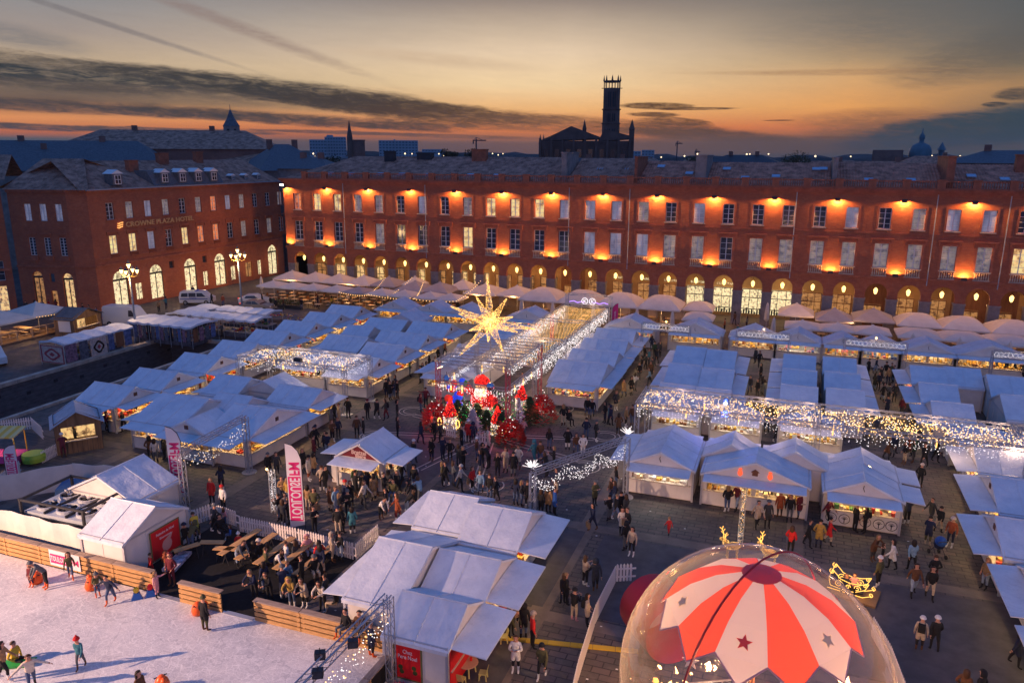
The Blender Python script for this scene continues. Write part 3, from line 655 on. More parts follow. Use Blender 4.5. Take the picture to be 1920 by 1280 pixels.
for z0, z1, d in ((5.6, 5.9, .2), (12.2, 12.35, .1), (16.9, 17.3, .5)): t.box(-12, -d, z0, L3+.3, .02, z1, 0)
for x_ in (4.4, 5.0, 6.0): t.tube((x_, -.1, .2), (x_, -.1, 16.9), .08, 5, 1)
t.build('cornice', [M_BRICKD, M_DARK], nb)
tiled_roof('roof', nb, M_TILE2, -12, L3+1, -.4, 9, 17.3, 20.4)
# ================================================================ beyond the square
def at(px, dist):
 r = ray(px, 288); k = dist/math.hypot(r.x, r.y); return r.x*k, r.y*k
def zat(px, py, dist):
 r = ray(px, py); return CH + r.z*dist/math.hypot(r.x, r.y)
def face_cam(px): r = ray(px, 288); return math.atan2(-r.x, r.y)
M_FAR1 = mat('far_concrete', (.32, .36, .40), .8, noise=(.05, .1))
M_FAR2 = mat('far_brick', (.26, .12, .09), .9, noise=(.3, .3))
M_FARW = mat('far_window', (.08, .10, .13), .3)
M_CATH = mat('church_brick', (.17, .09, .07), .9, noise=(.25, .3))
M_COPPER = mat('dome_lead', (.10, .17, .20), .6, noise=(.4, .2))
M_HILL = mat('hill_woods', (.06, .075, .08), 1, noise=(.01, .4))
M_LEAFD = mat('dull_foliage', (.075, .055, .022), .9, noise=(.6, .5))
# church with octagonal bell tower
D = 262; cx_, cy_ = at(1100, D); ch = empty('church', (cx_, cy_, 0), face_cam(1100), 'tall dark church with octagonal bell tower standing against the sunset', 'church')
s = D/CAMF*1.03
def lx(px): return (px-1100)*s
def lz(py): return CH+(288-py)*s
b = MB()
b.box(lx(1016), 0, 0, lx(1180), 22, lz(266)); b.prism([(lx(1016), 0, lz(266)), (lx(1130), 0, lz(262)), (lx(1072), 0, lz(241)), (lx(1040), 0, lz(256))], (0, 20, 0))
b.prism([(lx(1120), .1, lz(266)), (lx(1180), .1, lz(262)), (lx(1178), .1, lz(258)), (lx(1130), .1, lz(246))], (0, 18, 0))
b.build('nave', [M_CATH], ch)
b = MB()
for k in range(9): x_ = lx(1018+k*19.6); b.box(x_-.35, -1.3, 0, x_+.35, 0, lz(264)+.4)
b.build('buttress_row', [M_CATH], ch)['kind'] = 'stuff'
b = MB()
for k in range(8): x_ = lx(1028+k*19.6); b.box(x_-.7, -.12, 12, x_+.7, -.02, lz(280)); b.lathe([(.3, 0), (.3, .01)], 8, 0, (x_, -.1, lz(270)))
b.build('tall_window_row', [mat('church_glass', (.02, .02, .03), .2)], ch)['kind'] = 'stuff'
tw = MB(); tx = lx(1141.5); ty = 6; rr = 15.5*s
stg = [(303, 1.03), (262, 1.03), (261, 1.0), (236, 1.0), (235, .97), (212, .97), (211, .94), (176, .94)]
tw.lathe([(rr*k, lz(p)) for p, k in stg], 8, 0, (tx, ty, 0))
for p in (262, 236, 212): tw.lathe([(rr*1.06, lz(p)-.1), (rr*1.1, lz(p)+.15), (rr, lz(p)+.3)], 8, 0, (tx, ty, 0))
for i in range(8):
 a = math.pi*2*i/8
 tw.tube((tx+rr*.9*math.cos(a), ty+rr*.9*math.sin(a), lz(176)), (tx+rr*.9*math.cos(a), ty+rr*.9*math.sin(a), lz(166)), .16, 4)
 tw.tube((tx+rr*.92*math.cos(a), ty+rr*.92*math.sin(a), lz(164)), (tx+rr*.92*math.cos(a), ty+rr*.92*math.sin(a), lz(154)), .32, 5, 0, .02)
 a2 = a+math.pi/8; tw.tube((tx+rr*.86*math.cos(a2), ty+rr*.86*math.sin(a2), lz(176)), (tx+rr*.86*math.cos(a2), ty+rr*.86*math.sin(a2), lz(166)), .12, 4)
tw.lathe([(rr*.97, lz(166)), (rr*.97, lz(163.6))], 8, 0, (tx, ty, 0))
for k in (-1, 1): tw.box(tx+k*rr-.5, ty-.2, lz(176.5), tx+k*rr+.5, ty+.2, lz(175.5))
tw.build('bell_tower', [M_CATH], ch)
b = MB()
for p0, p1 in ((258, 246), (232, 220), (208, 184)):
 for k in (-.42, .42):
  for q in (-.16, .16):
   x_ = tx+(k+q)*rr*.62; b.box(x_-.16, ty-rr*.97-.04, lz(p0), x_+.16, ty-rr*.93, lz(p1)); b.tri((x_-.16, ty-rr*.97-.04, lz(p1)), (x_+.16, ty-rr*.97-.04, lz(p1)), (x_, ty-rr*.97-.04, lz(p1)+.4))
b.build('belfry_opening', [M_DARK], ch)['kind'] = 'stuff'
for px, p1, w_ in ((1095, 229, 3.4), (1178, 229, 4.6), (1017, 254, 2.6), (1023, 254, 2.2)):
 t = MB(); t.lathe([(w_*s, lz(300)), (w_*s, lz(p1+18)), (w_*1.15*s, lz(p1+17)), (.02, lz(p1))], 8, 0, (lx(px), 3, 0)); t.build('turret', [M_CATH], ch)
# domed church on the right
D = 430; c_ = at(1725, D); dm = empty('domed_church', (c_[0], c_[1], 0), face_cam(1725), 'blue-grey domed church with lantern beyond the roofs', 'church'); s = D/CAMF*1.12
X_ = lambda p: (p-1730)*s
Z_ = lambda p: CH+(288-p)*s
b = MB(); b.box(X_(1668), -2, 0, X_(1756), 14, Z_(291)); b.box(X_(1668), -3, 0, X_(1708), 8, Z_(281)); b.build('nave', [M_FAR2], dm)
b = MB(); b.lathe([(15*s, Z_(300)), (15*s, Z_(286)), (14.6*s, Z_(281)), (12*s, Z_(275)), (7*s, Z_(272)), (3.4*s, Z_(270.5)), (3.2*s, Z_(266)), (4*s, Z_(265)), (3.8*s, Z_(261)), (1*s, Z_(257)), (.3*s, Z_(250))], 16, 0, (0, 4, 0)); b.build('dome', [M_COPPER], dm, smooth=True)
b = MB(); b.lathe([(4*s, Z_(300)), (4*s, Z_(281)), (6*s, Z_(281)), (0.1, Z_(270))], 8, 0, (X_(1757), 6, 0)); b.build('turret', [M_COPPER], dm)
# small bell tower behind the hotel roof
D = 185; c_ = at(438, D); s = D/CAMF*1.08; bt = empty('bell_tower', (c_[0], c_[1], 0), face_cam(438), 'square bell tower with steep pyramid roof behind the hotel', 'tower')
Z_ = lambda p: CH+(290-p)*s
b = MB(); b.box(-12*s, -12*s, 0, 12*s, 12*s, Z_(250)); b.build('shaft', [M_STONED], bt)
b = MB(); b.lathe([(18*s, Z_(250)), (8*s, Z_(238)), (.1, Z_(224)), (.05, Z_(217))], 4, 0, (0, 0, 0)); b.build('pyramid_roof', [M_SLATE], bt, rz=R(45))
for k in (-1, 1): b = MB(); b.box(k*5*s-1.8*s, -12.3*s, Z_(268), k*5*s+1.8*s, -12*s, Z_(254)); b.build('belfry_opening', [M_DARK], bt)
D = 320; c_ = at(657, D); s = D/CAMF; sp_ = empty('spired_church', (c_[0], c_[1], 0), face_cam(657), 'thin dark church spire beside a brick block on the skyline', 'church')
Z_ = lambda p: CH+(289-p)*s
b = MB(); b.lathe([(5*s, 0), (5*s, Z_(262)), (.1, Z_(234))], 8); b.build('spire', [M_CATH], sp_)
b = MB(); b.box(3*s, 0, 0, 26*s, 20*s, Z_(268)); b.box(2*s, -.2, Z_(268), 27*s, 20*s, Z_(266)); b.build('brick_block', [M_FAR2], sp_)
def slab_block(px0, px1, py, D, label, rows, cols, steps=()):
 pc = (px0+px1)/2; c_ = at(pc, D); s = D/CAMF*(1+((pc-960)/CAMF)**2)**.5
 e = empty('apartment_block', (c_[0], c_[1], 0), face_cam(pc), label, 'apartment block'); w = (px1-px0)*s; z1 = CH+(289-py)*s
 b = MB(); b.box(-w/2, 0, 0, w/2, 12, z1)
 for a, q, p in steps: b.box(-w/2+a*w, 1, z1, -w/2+q*w, 10, CH+(289-p)*s)
 b.build('wall', [M_FAR1], e)
 wm = MB(); cw = w/cols; rh = 3.1
 wm.box(-cw*.3, -.15, -.7, cw*.3, .05, .7); me = wm.mesh('window', [M_FARW])
 n = 0
 for r_ in range(rows):
  for k in range(cols): ob('window', me, e, (-w/2+cw*(k+.5), 0, z1-2-r_*rh))
slab_block(583, 611, 267, 820, 'lower pale apartment block left of the church spire', 5, 6)
slab_block(612, 648, 262, 840, 'tallest pale apartment block left of the church spire', 6, 8, ((.1, .4, 259),))
slab_block(713, 782, 267, 900, 'wide pale apartment block right of the church spire', 6, 12, ((.38, .42, 265),))
slab_block(792, 830, 282, 1100, 'low distant apartment block right of the wide pale one', 2, 7)
slab_block(1184, 1201, 288-4, 900, 'small pale block directly right of the tall church', 2, 3)
slab_block(1204, 1226, 282, 950, 'squat pale block right of the tall church', 3, 4)
def crane(px, py, D, label, jib):
 c_ = at(px, D); s = D/CAMF; e = empty('tower_crane', (c_[0], c_[1], 0), face_cam(px), label, 'crane'); z = CH+(288-py)*s
 b = MB(); b.tube((0, 0, 0), (0, 0, z), .9, 4); b.build('mast', [M_DARK], e)
 b = MB(); b.tube((-jib*.35*s, 0, z-1), (jib*s, 0, z-1), .7, 4); b.tube((0, 0, z+3*s), (jib*.7*s, 0, z-1), .2, 3); b.tube((0, 0, z+3*s), (-jib*.3*s, 0, z-1), .2, 3); b.tube((0, 0, z), (0, 0, z+3*s), .5, 4); b.box(-jib*.35*s, -1, z-4, -jib*.22*s, 1, z-1); b.build('jib', [M_DARK], e)
crane(893, 263, 700, 'tower crane on the skyline right of centre-left roofs', 18)
crane(1269, 268, 900, 'small tower crane right of the tall church', 9)
crane(1305, 282, 900, 'lowest tower crane right of the tall church', 7)
# trees above the roofs
def canopy(px0, px1, py, D, label, m, n=900, seed=1):
 rnd = random.Random(seed); pc = (px0+px1)/2; c_ = at(pc, D); s = D/CAMF; w = (px1-px0)*s/2; z1 = CH+(289-py)*s
 e = empty('tree', (c_[0], c_[1], 0), 0, label, 'tree'); b = MB(); hh = max(4, w*.7)
 lobes = [(rnd.uniform(-.6, .6)*w, rnd.uniform(-.5, .5)*w, z1-hh*rnd.uniform(.35, .8), rnd.uniform(.3, .5)*w) for _ in range(9)]
 for i in range(n):
  L = rnd.choice(lobes); v = Vector((rnd.gauss(0, 1), rnd.gauss(0, 1), rnd.gauss(0, 1))).normalized()*L[3]*rnd.uniform(.6, 1.05)
  p = Vector(L[:3])+Vector((v.x, v.y, v.z*.8)); q = s*rnd.uniform(.9, 1.9); a = Vector((rnd.gauss(0, 1), rnd.gauss(0, 1), rnd.gauss(0, 1))).normalized()*q; d = a.orthogonal().normalized()*q*.8
  b.tri(p+a, p-a*.5+d, p-a*.5-d)
 b.build('crown', [m], e); t = MB(); t.tube((0, 0, 0), (0, 0, z1-hh*.5), w*.07+.2, 6, 0, .15)
 for k in range(4): t.tube((0, 0, z1-hh*.9), lobes[k][:3], .18, 4, 0, .05)
 t.build('trunk', [M_WOODP], e)
canopy(1456, 1530, 284, 190, 'brown autumn tree rising over the right roof ridge', M_LEAFD, 1400, 3)
canopy(826, 860, 277, 260, 'bare brownish tree left of the crane', M_LEAFD, 800, 4)
canopy(872, 905, 279, 280, 'bare brownish tree under the crane', M_LEAFD, 800, 5)
canopy(598, 640, 285, 170, 'dark green tree beside the tall apartment block', mat('dark_foliage', (.03, .05, .03), .9, noise=(.6, .5)), 900, 6)
canopy(1285, 1325, 291, 330, 'small brown tree between the roofs right of the tall church', M_LEAFD, 500, 7)
# houses of the old town: hipped tile roofs
def house(px, D, w, d, zt, m, rz=0, rise=2.2, label='tile-roofed old town house among the roofs beyond the square', chim=1, grp='old town houses beyond the square'):
 c_ = at(px, D); e = empty('house', (c_[0], c_[1], 0), rz, label, 'house', grp)
 b = MB(); b.box(-w/2, -d/2, 0, w/2, d/2, zt-rise); b.build('wall', [M_FAR2 if m != M_SLATE else M_STONED], e)
 r = MB(); z0 = zt-rise; o = .4; h = min(d/2, w/2)*.8
 P4 = [(-w/2-o, -d/2-o, z0), (w/2+o, -d/2-o, z0), (w/2+o, d/2+o, z0), (-w/2-o, d/2+o, z0)]; A, B = (-w/2+h, 0, zt), (w/2-h, 0, zt)
 r.quad(P4[0], P4[1], B, A); r.quad(P4[2], P4[3], A, B); r.tri(P4[1], P4[2], B); r.tri(P4[3], P4[0], A); rf = r.build('roof', [m], e)
 for k in range(chim):
  c = MB(); x_ = (-.3+.6*k)*w*.6; c.box(x_-.5, -.4, zt-1, x_+.5, .4, zt+.9); c.build('chimney', [M_FAR2], rf)
rnd = random.Random(11)
for k in range(150):
 px = rnd.uniform(-60, 1980); D = rnd.choice((150, 180, 215, 260, 320, 390, 480, 600))*rnd.uniform(.9, 1.1)
 if D < 175 and px < 560: D += 60
 if abs(px-1100) < 120 and D < 290: D += 60
 zt = rnd.uniform(13.5, 18.2) if D < 300 else rnd.uniform(13, 19)
 m_ = rnd.choice((M_TILE, M_TILE2, M_TILE2, M_SLATE)); lb = {M_TILE.name: 'red-tiled', M_TILE2.name: 'brown-tiled', M_SLATE.name: 'slate-roofed'}[m_.name]+' old house '+('close behind' if D < 250 else 'some way behind' if D < 420 else 'far behind')+' '+('the brick wing' if px < 300 else 'the corner hotel' if px < 560 else 'the apartment blocks side of the range' if px < 900 else 'the tall church' if px < 1250 else 'the long range, right of centre' if px < 1600 else 'the right end of the range')
 house(px, D, rnd.uniform(9, 24), rnd.uniform(8, 13), zt, m_, rnd.uniform(-.5, .5), rnd.uniform(1.6, 2.6), lb, chim=rnd.choice((0, 1, 1, 2)))
# the larger roofs right behind the hotel
for px, D, w, d, zt, m, rz, rise, lb in ((120, 178, 40, 16, 23, M_SLATE, .6, 5, 'long dark slate roof behind the brick wing'), (330, 185, 44, 18, 25.5, M_TILE2, .5, 4, 'broad brown roof rising behind the hotel dormers'), (250, 205, 30, 14, 24.5, M_SLATE, .2, 3, 'grey flat-topped roof on the skyline behind the hotel'), (480, 175, 26, 14, 21.5, M_TILE2, .1, 3, 'brown roof with chimneys under the bell tower'), (530, 165, 14, 20, 22.5, M_SLATE, .9, 5, 'steep dark roof right of the bell tower'), (20, 172, 30, 14, 21.5, M_SLATE, .9, 4, 'dark roof at the far left behind the townhouse'), (585, 150, 10, 8, 20.0, M_SLATE, .1, 2, 'narrow pale-fronted house with a row of chimney pots'), (1890, 150, 16, 12, 21.6, M_SLATE, -.3, 2, 'dark flat-roofed attic at the right end of the ridge'), (1630, 200, 34, 12, 19.4, M_TILE, 0, 2.4, 'long red roof left of the domed church'), (1830, 240, 40, 14, 20.6, M_TILE, 0, 3, 'long red roof right of the domed church'), (1395, 210, 18, 12, 20.7, M_DARK, 0, 2, 'dark hipped pavilion roof right of the tall church'), (1135, 180, 22, 10, 19.9, M_DARK, 0, 1.6, 'dark flat attic at the foot of the church')):
 house(px, D, w, d, zt, m, rz, rise, lb, 2, None)
b = MB(); rnd = random.Random(5)
for D, zz, jit in ((1200, 17, 2.5), (1700, 19, 3.5), (2200, 22, 5)):
 pts = [(at(px, D*(1+((px-960)/1400)**2*.2)), rnd.uniform(-1, 1)*jit+zz+jit*math.sin(px/300)) for px in range(-420, 2340, 22)]
 for (p, z0), (q, z1) in zip(pts, pts[1:]): b.quad((p[0], p[1], -1), (q[0], q[1], -1), (q[0], q[1], z1), (p[0], p[1], z0)); b.quad((p[0], p[1], z0), (q[0], q[1], z1), (q[0]*1.08, q[1]*1.08, -1), (p[0]*1.08, p[1]*1.08, -1))
tag(b.build('distant_hills', [M_HILL]), kind='structure')
# a scatter of far town lights
b = MB()
for k in range(60):
 px = rnd.uniform(0, 1920); D = rnd.uniform(500, 1100); c_ = at(px, D); b.octa((c_[0], c_[1], zat(px, rnd.uniform(288, 295), D)), .5+D*.0004)
tag(b.build('town_lights', [bulbmat('far_lamp', (1, .75, .45), 2.5)]), kind='stuff')
# ================================================================ market chalets
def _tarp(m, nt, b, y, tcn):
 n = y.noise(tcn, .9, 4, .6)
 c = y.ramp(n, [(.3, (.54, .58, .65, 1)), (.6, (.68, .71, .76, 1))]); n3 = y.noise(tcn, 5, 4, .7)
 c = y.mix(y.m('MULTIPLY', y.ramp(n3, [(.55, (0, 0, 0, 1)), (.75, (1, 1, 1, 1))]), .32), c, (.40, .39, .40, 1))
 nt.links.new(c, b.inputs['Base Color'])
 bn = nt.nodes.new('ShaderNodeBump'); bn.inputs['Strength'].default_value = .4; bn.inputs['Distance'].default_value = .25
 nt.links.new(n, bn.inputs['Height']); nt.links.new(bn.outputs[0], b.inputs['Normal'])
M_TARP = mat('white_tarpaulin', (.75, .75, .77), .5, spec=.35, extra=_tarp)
M_PANEL = mat('white_panel', (.66, .62, .58), .55, noise=(1.3, .08))
M_POST = mat('alu_post', (.5, .5, .52), .4, metal=.4)
M_COUNTER = mat('pale_counter', (.5, .42, .34), .5, noise=(2, .2))
M_TUBE = mat('warm_striplight', (1, .8, .5), .5, emit=(1, .66, .30), es=42)
M_TUBEW = mat('white_striplight', (1, 1, 1), .5, emit=(1, .90, .76), es=42)
GOODS = [mat('goods_'+n_, c, .5) for n_, c in (('cream', (.7, .55, .35)), ('red', (.55, .05, .03)), ('brown', (.22, .09, .04)), ('gold', (.7, .4, .08)), ('green', (.08, .22, .07)), ('white', (.75, .72, .68)), ('blue', (.08, .14, .4)), ('pink', (.6, .2, .25)))]
_cm = {}
def chalet_parts(Wd, D, opens, zr, gable, hatch, light, seed, backs):
 rnd = random.Random(seed); w, d = Wd/2, D/2; zE = 2.1; P = []
 ov = .14; zo = zE-ov*(zr-zE)/w
 # roof: two sheets of tarpaulin with a small thickness, a ridge seam, a hem
 r = MB(); n = max(1, round(D/1.35)); rows = 4
 for sx in (-1, 1):
  for i in range(n*2):
   for j in range(rows):
    def pt(i_, j_):
     y_ = -d-.1+(D+.2)*i_/(n*2); f = j_/rows; x_ = sx*(w+ov)*(1-f); z_ = zo+(zr-zo)*f - .045*math.sin(math.pi*f)*(1 if i_ % 2 else .2)
     return (x_, y_, z_)
    q = [pt(i, j), pt(i+1, j), pt(i+1, j+1), pt(i, j+1)]
    if sx > 0: q = q  
    else: q = q[::-1]
    r.quad(*q)
  r.slab((sx*(w+ov), -d-.1, zo), (sx*(w+ov), d+.1, zo), (sx*(w+ov-.02), d+.1, zo), (sx*(w+ov-.02), -d-.1, zo), .16)
  for yy in (-d-.1, d+.08): r.prism([(sx*(w+ov), yy, zo-.02), (0, yy, zr-.02), (0, yy, zr-.14), (sx*(w+ov), yy, zo-.14)], (0, .02, 0))
 r.tube((0, -d-.1, zr+.01), (0, d+.1, zr+.01), .035, 5)
 for i in range(1, n):
  yy = -d+D*i/n
  for sx in (-1, 1): r.tube((sx*(w+ov), yy, zo+.015), (0, yy, zr+.015), .018, 3)
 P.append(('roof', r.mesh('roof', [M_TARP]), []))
 # frame and walls
 g = MB()
 for sx in (-1, 1):
  for sy in (-1, 1): g.box(sx*w-.06, sy*d-.06, 0, sx*w+.06, sy*d+.06, zE)
 g.box(-w, -d-.03, zE-.08, w, -d+.03, zE+.02); g.box(-w, d-.03, zE-.08, w, d+.03, zE+.02); g.box(-w-.03, -d, zE-.08, -w+.03, d, zE+.02); g.box(w-.03, -d, zE-.08, w+.03, d, zE+.02)
 P.append(('frame', g.mesh('frame', [M_POST]), []))
 def side(sd):   # returns origin, along, outward, length
  return {'F': ((-w, -d), (1, 0), (0, -1), Wd), 'B': ((w, d), (-1, 0), (0, 1), Wd), 'L': ((-w, d), (0, -1), (-1, 0), D), 'R': ((w, -d), (0, 1), (1, 0), D)}[sd]
 wl = MB(); 
 for sd in 'FBLR':
  (ox, oy), (ax, ay), (nx, ny), L = side(sd)
  pt = lambda a, o, z: (ox+ax*a+nx*o, oy+ay*a+ny*o, z)
  def bx(mb, a0, a1, o0, o1, z0, z1, m=0): mb.add([pt(a0, o0, z0), pt(a1, o0, z0), pt(a1, o1, z0), pt(a0, o1, z0), pt(a0, o0, z1), pt(a1, o0, z1), pt(a1, o1, z1), pt(a0, o1, z1)], [(0, 3, 2, 1), (4, 5, 6, 7), (0, 1, 5, 4), (1, 2, 6, 5), (2, 3, 7, 6), (3, 0, 4, 7)], m)
  if sd in opens:
   bx(wl, .06, L-.06, -.04, 0, .08, 1.0); bx(wl, .06, .3, -.04, 0, 1.0, zE-.08); bx(wl, L-.3, L-.06, -.04, 0, 1.0, zE-.08)
   if L > 5: bx(wl, L/2-.12, L/2+.12, -.04, 0.0, 1.0, zE-.08)
   nj = int(L/1.0)
   for k in range(1, nj): bx(wl, L*k/nj-.012, L*k/nj+.012, 0, .012, .1, .98)
   c = MB(); bx(c, .1, L-.1, -.5, .16, 1.0, 1.05); P.append(('counter', c.mesh('counter', [M_COUNTER]), []))
   # goods on the counter and on a tiered shelf behind
   q = MB(); x_ = .35
   pal = rnd.choice(((0, 2, 3, 5), (1, 0, 3, 2), (5, 0, 3), (4, 1, 3, 0), (6, 5, 7, 3), (3, 3, 0, 2)))
   while x_ < L-.4:
    s_ = rnd.uniform(.08, .26); hh = rnd.uniform(.06, .3)
    if rnd.random() < .85: bx(q, x_, x_+s_, -.4, -.4+rnd.uniform(.2, .45), 1.05, 1.05+hh, rnd.choice(pal))
    if rnd.random() < .8: bx(q, x_, x_+s_, -.78, -.6, 1.2, 1.25+rnd.uniform(.1, .4), rnd.choice(pal))
    x_ += s_+rnd.uniform(.02, .09)
   P.append(('goods', q.mesh('goods', GOODS), 'stuff'))
   h = MB(); hl = hatch
   a0, a1 = .12, L-.12
   h.add([pt(a0, .04, zE-.02), pt(a1, .04, zE-.02), pt(a1, hl, zE-.12), pt(a0, hl, zE-.12), pt(a0, .04, zE-.06), pt(a1, .04, zE-.06), pt(a1, hl, zE-.17), pt(a0, hl, zE-.17)], [(0, 3, 2, 1), (4, 5, 6, 7), (0, 1, 5, 4), (1, 2, 6, 5), (2, 3, 7, 6), (3, 0, 4, 7)])
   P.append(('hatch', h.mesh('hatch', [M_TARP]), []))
   if light:
    t = MB(); bx(t, L*.15, L*.85, -.36, -.28, zE-.16, zE-.11); P.append(('striplight', t.mesh('striplight', [light]), []))
  else:
   bx(wl, .06, L-.06, -.04, 0, .08, zE-.08)
   nj = max(1, int(L/1.3))
   for k in range(1, nj): bx(wl, L*k/nj-.015, L*k/nj+.015, 0, .014, .1, zE-.1)
 P.append(('wall', wl.mesh('wall', [M_PANEL]), []))
 fl = MB(); fl.box(-w+.06, -d+.06, .02, w-.06, d-.06, .08); P.append(('floor_board', fl.mesh('floor_board', [M_COUNTER]), []))
 for sy in ((-1, 1) if gable else ()):
  gb = MB(); yy = sy*d; gb.prism([(-w, yy-.02, zE), (w, yy-.02, zE), (0, yy-.02, zr-.06)], (0, .04, 0))
  P.append(('gable_panel', gb.mesh('gable_panel', [M_PANEL]), []))
  if sy < 0 and gable == 2:
   k = MB(); zz = zE+.42
   k.box(-.16, -d-.06, zz-.14, .16, -d-.02, zz+.14, 0); k.box(-.11, -d-.075, zz-.1, .11, -d-.062, zz+.1, 1); k.box(-.015, -d-.09, zz-.1, .015, -d-.076, zz+.1, 0); k.box(-.11, -d-.09, zz-.012, .11, -d-.0761, zz+.012, 0)
   P.append(('gable_window', k.mesh('gable_window', [M_WOODP, M_GLASSD]), []))
  elif sy < 0 and gable == 3:
   k = MB(); zz = zE+.25; k.path([(-.02, -d-.06, zz+.36), (-.05, -d-.06, zz+.2), (.03, -d-.06, zz)], .025, 4); P.append(('gable_clasp', k.mesh('gable_clasp', [M_DARK]), []))
 return P
NCH = [0]
def chalet(u, v, Wd, D, face, opens, label, gable=2, hatch=1.15, light='w', zr=None, name='market_chalet', cat='chalet'):
 zr = zr or (3.0 if Wd < 4.2 else 3.1 if Wd < 5.4 else 3.25); NCH[0] += 1
 key = (Wd, D, opens, zr, gable, hatch, light, NCH[0] % 5)
 if key not in _cm: _cm[key] = chalet_parts(Wd, D, opens, zr, gable, hatch, {'w': M_TUBE, 'W': M_TUBEW, '': None}[light], NCH[0], None)
 e = empty(name, (u, v, .012), R(face), label, cat, 'white market chalets on the square')
 for n_, me, st in _cm[key]:
  o = ob(n_, me, e)
  if st: o['kind'] = 'stuff'
 return e
L_ = chalet
# left row, gables with a little window turned to the aisle
L_(-49.2, 42.9, 4.2, 4, 90, 'FL', 'market chalet at the near end of the row along the stone basin')
L_(-49.1, 47.3, 4.2, 4, 90, 'FR', 'second chalet along the stone basin, coloured lamps under its hatch')
L_(-49.3, 52.7, 4.5, 4, 90, 'F', 'third chalet along the stone basin, left of the light canopy')
L_(-49.4, 57.8, 4.5, 4, 90, 'F', 'fourth chalet along the stone basin, behind the light canopy')
L_(-49.4, 62.8, 4.5, 4, 90, 'F', 'fifth chalet of the basin row with white hatch')
L_(-49.5, 67.6, 4.5, 4, 90, 'F', 'sixth chalet of the basin row with red goods glowing at its counter')
L_(-49.5, 72.4, 4.4, 4, 90, 'F', 'seventh chalet of the basin row near its far end')
L_(-49.6, 77.0, 4.2, 4, 90, 'F', 'last chalet of the basin row, farthest from the rink')
# middle block backs
L_(-41.0, 63.7, 4.4, 4.4, 90, 'B', 'blue-white chalet roof behind the light canopy, back to the wide aisle', 1, light='w')
L_(-42.2, 68.1, 4.2, 3, 90, 'B', 'small chalet second in the middle block behind the canopy', 1)
L_(-41.2, 72.2, 4.6, 4.6, 90, 'B', 'large chalet roof in the middle block between two aisles', 1)
L_(-41.4, 77.0, 4.4, 3.6, 0, 'B', 'gabled chalet at the far end of the middle block', 1)
L_(-38.2, 67.4, 3.6, 2.2, 90, '', 'narrow storage tent wedged inside the middle block', 1, light='')
# right column on the wide aisle
L_(-35.8, 57.2, 4.4, 4, 90, 'FL', 'corner chalet under the light canopy with golden baked goods on two sides')
L_(-35.8, 62.1, 4.4, 4, 90, 'F', 'second chalet on the wide aisle behind the corner chalet')
L_(-35.8, 66.9, 4.4, 4, 90, 'F', 'third chalet on the wide aisle, dark windowed gable')
L_(-35.9, 72.3, 4.4, 4.4, 90, 'F', 'fourth chalet on the wide aisle with people leaning at its counter')
L_(-41.0, 57.2, 4.6, 2.65, 0, 'F', 'chalet standing in the middle under the back edge of the light canopy', light='w')
# near block in front of the canopy
L_(-35.1, 42.1, 6.6, 3.5, 90, 'FL', 'large corner chalet with dark counters behind the left truss garland', 2, 1.5)
L_(-35.4, 47.9, 4.0, 3.8, 90, 'F', 'chalet with a round badge on its gable, shoppers at the lit counter', 1)
L_(-38.9, 49.2, 4.6, 2.65, 0, '', 'plain white tent gable facing the rink inside the near block', 1, light='')
L_(-42.0, 48.2, 4.4, 3.2, 90, 'B', 'chalet with pale end wall in the rear of the near block', 1)
L_(-38.0, 39.9, 4.0, 2.9, 0, 'F', 'small gabled chalet behind the left feather flag, garland in front', 2)
L_(-41.5, 42.2, 6.4, 4.2, 90, 'BL', 'broad low chalet roof left of the feather flag', 1)
L_(-38.6, 44.2, 4.2, 3.0, 90, '', 'tent roof squeezed between the corner chalet and the broad one', 1, light='')
# far row facing the camera
for u, t_ in ((-45.9, 'first gabled chalet of the far row on the left, under the strung bulbs'), (-40.9, 'second gabled chalet of the far row from the left'), (-36.6, 'third gabled chalet of the far row, left of the golden star'), (-28.4, 'wide gabled chalet of the far row just right of the golden star')):
 L_(u, 83.2, 4.6 if u < -30 else 5.6, 3, 0, 'F', t_, 3)
for u, t_, w_ in ((-16.3, 'gabled chalet of the far row beside the crimson flag', 5.6), (-9.2, 'second gabled chalet right of the tunnel under the first light frame', 5.6), (-3.2, 'gabled chalet of the far row glowing with red goods', 4.8), (1.2, 'chalet of the far row edged in bright white light', 4.6), (5.5, 'small gabled chalet right of the white-lit one', 3.8), (9.0, 'chalet of the far row with bright yellow shelves at the end of the right aisle', 4.0), (13.2, 'wide gabled chalet of the far row after the yellow-lit one', 5.2), (18.6, 'low wide gabled chalet at the right end of the far row', 6.4), (25.5, 'last gabled chalet of the far row near the picture edge', 5.6)):
 L_(u, 83.2, w_, 3, 0, 'F', t_, 3, light='W' if u in (1.2,) else 'w')
# centre block right of the tunnel of lights
L_(-16.4, 62.2, 6.2, 4.3, 90, 'LF', 'front chalet of the centre block with golden counters facing the Santa display', 1)
L_(-16.5, 67.0, 4.6, 4.3, 90, 'FB', 'middle chalet of the centre block', 1)
L_(-16.6, 71.6, 4.6, 4.3, 90, 'FB', 'rear chalet of the centre block with brightest blue roof', 1)
L_(-16.6, 76.2, 4.4, 4.0, 90, 'FB', 'last low chalet behind the centre block', 1)
# chalets left of the tunnel
L_(-27.2, 59.6, 4.6, 4.0, 0, 'FL', 'chalet right behind the Santa display with amber lamps', 1)
L_(-27.3, 64.6, 4.6, 4.0, 90, 'B', 'chalet roof below the golden star, first behind the display', 1)
L_(-27.2, 69.6, 4.8, 4.2, 90, 'B', 'chalet roof directly under the golden star', 1)
L_(-27.2, 74.8, 4.6, 4.0, 90, 'B', 'chalet behind the golden star', 1)
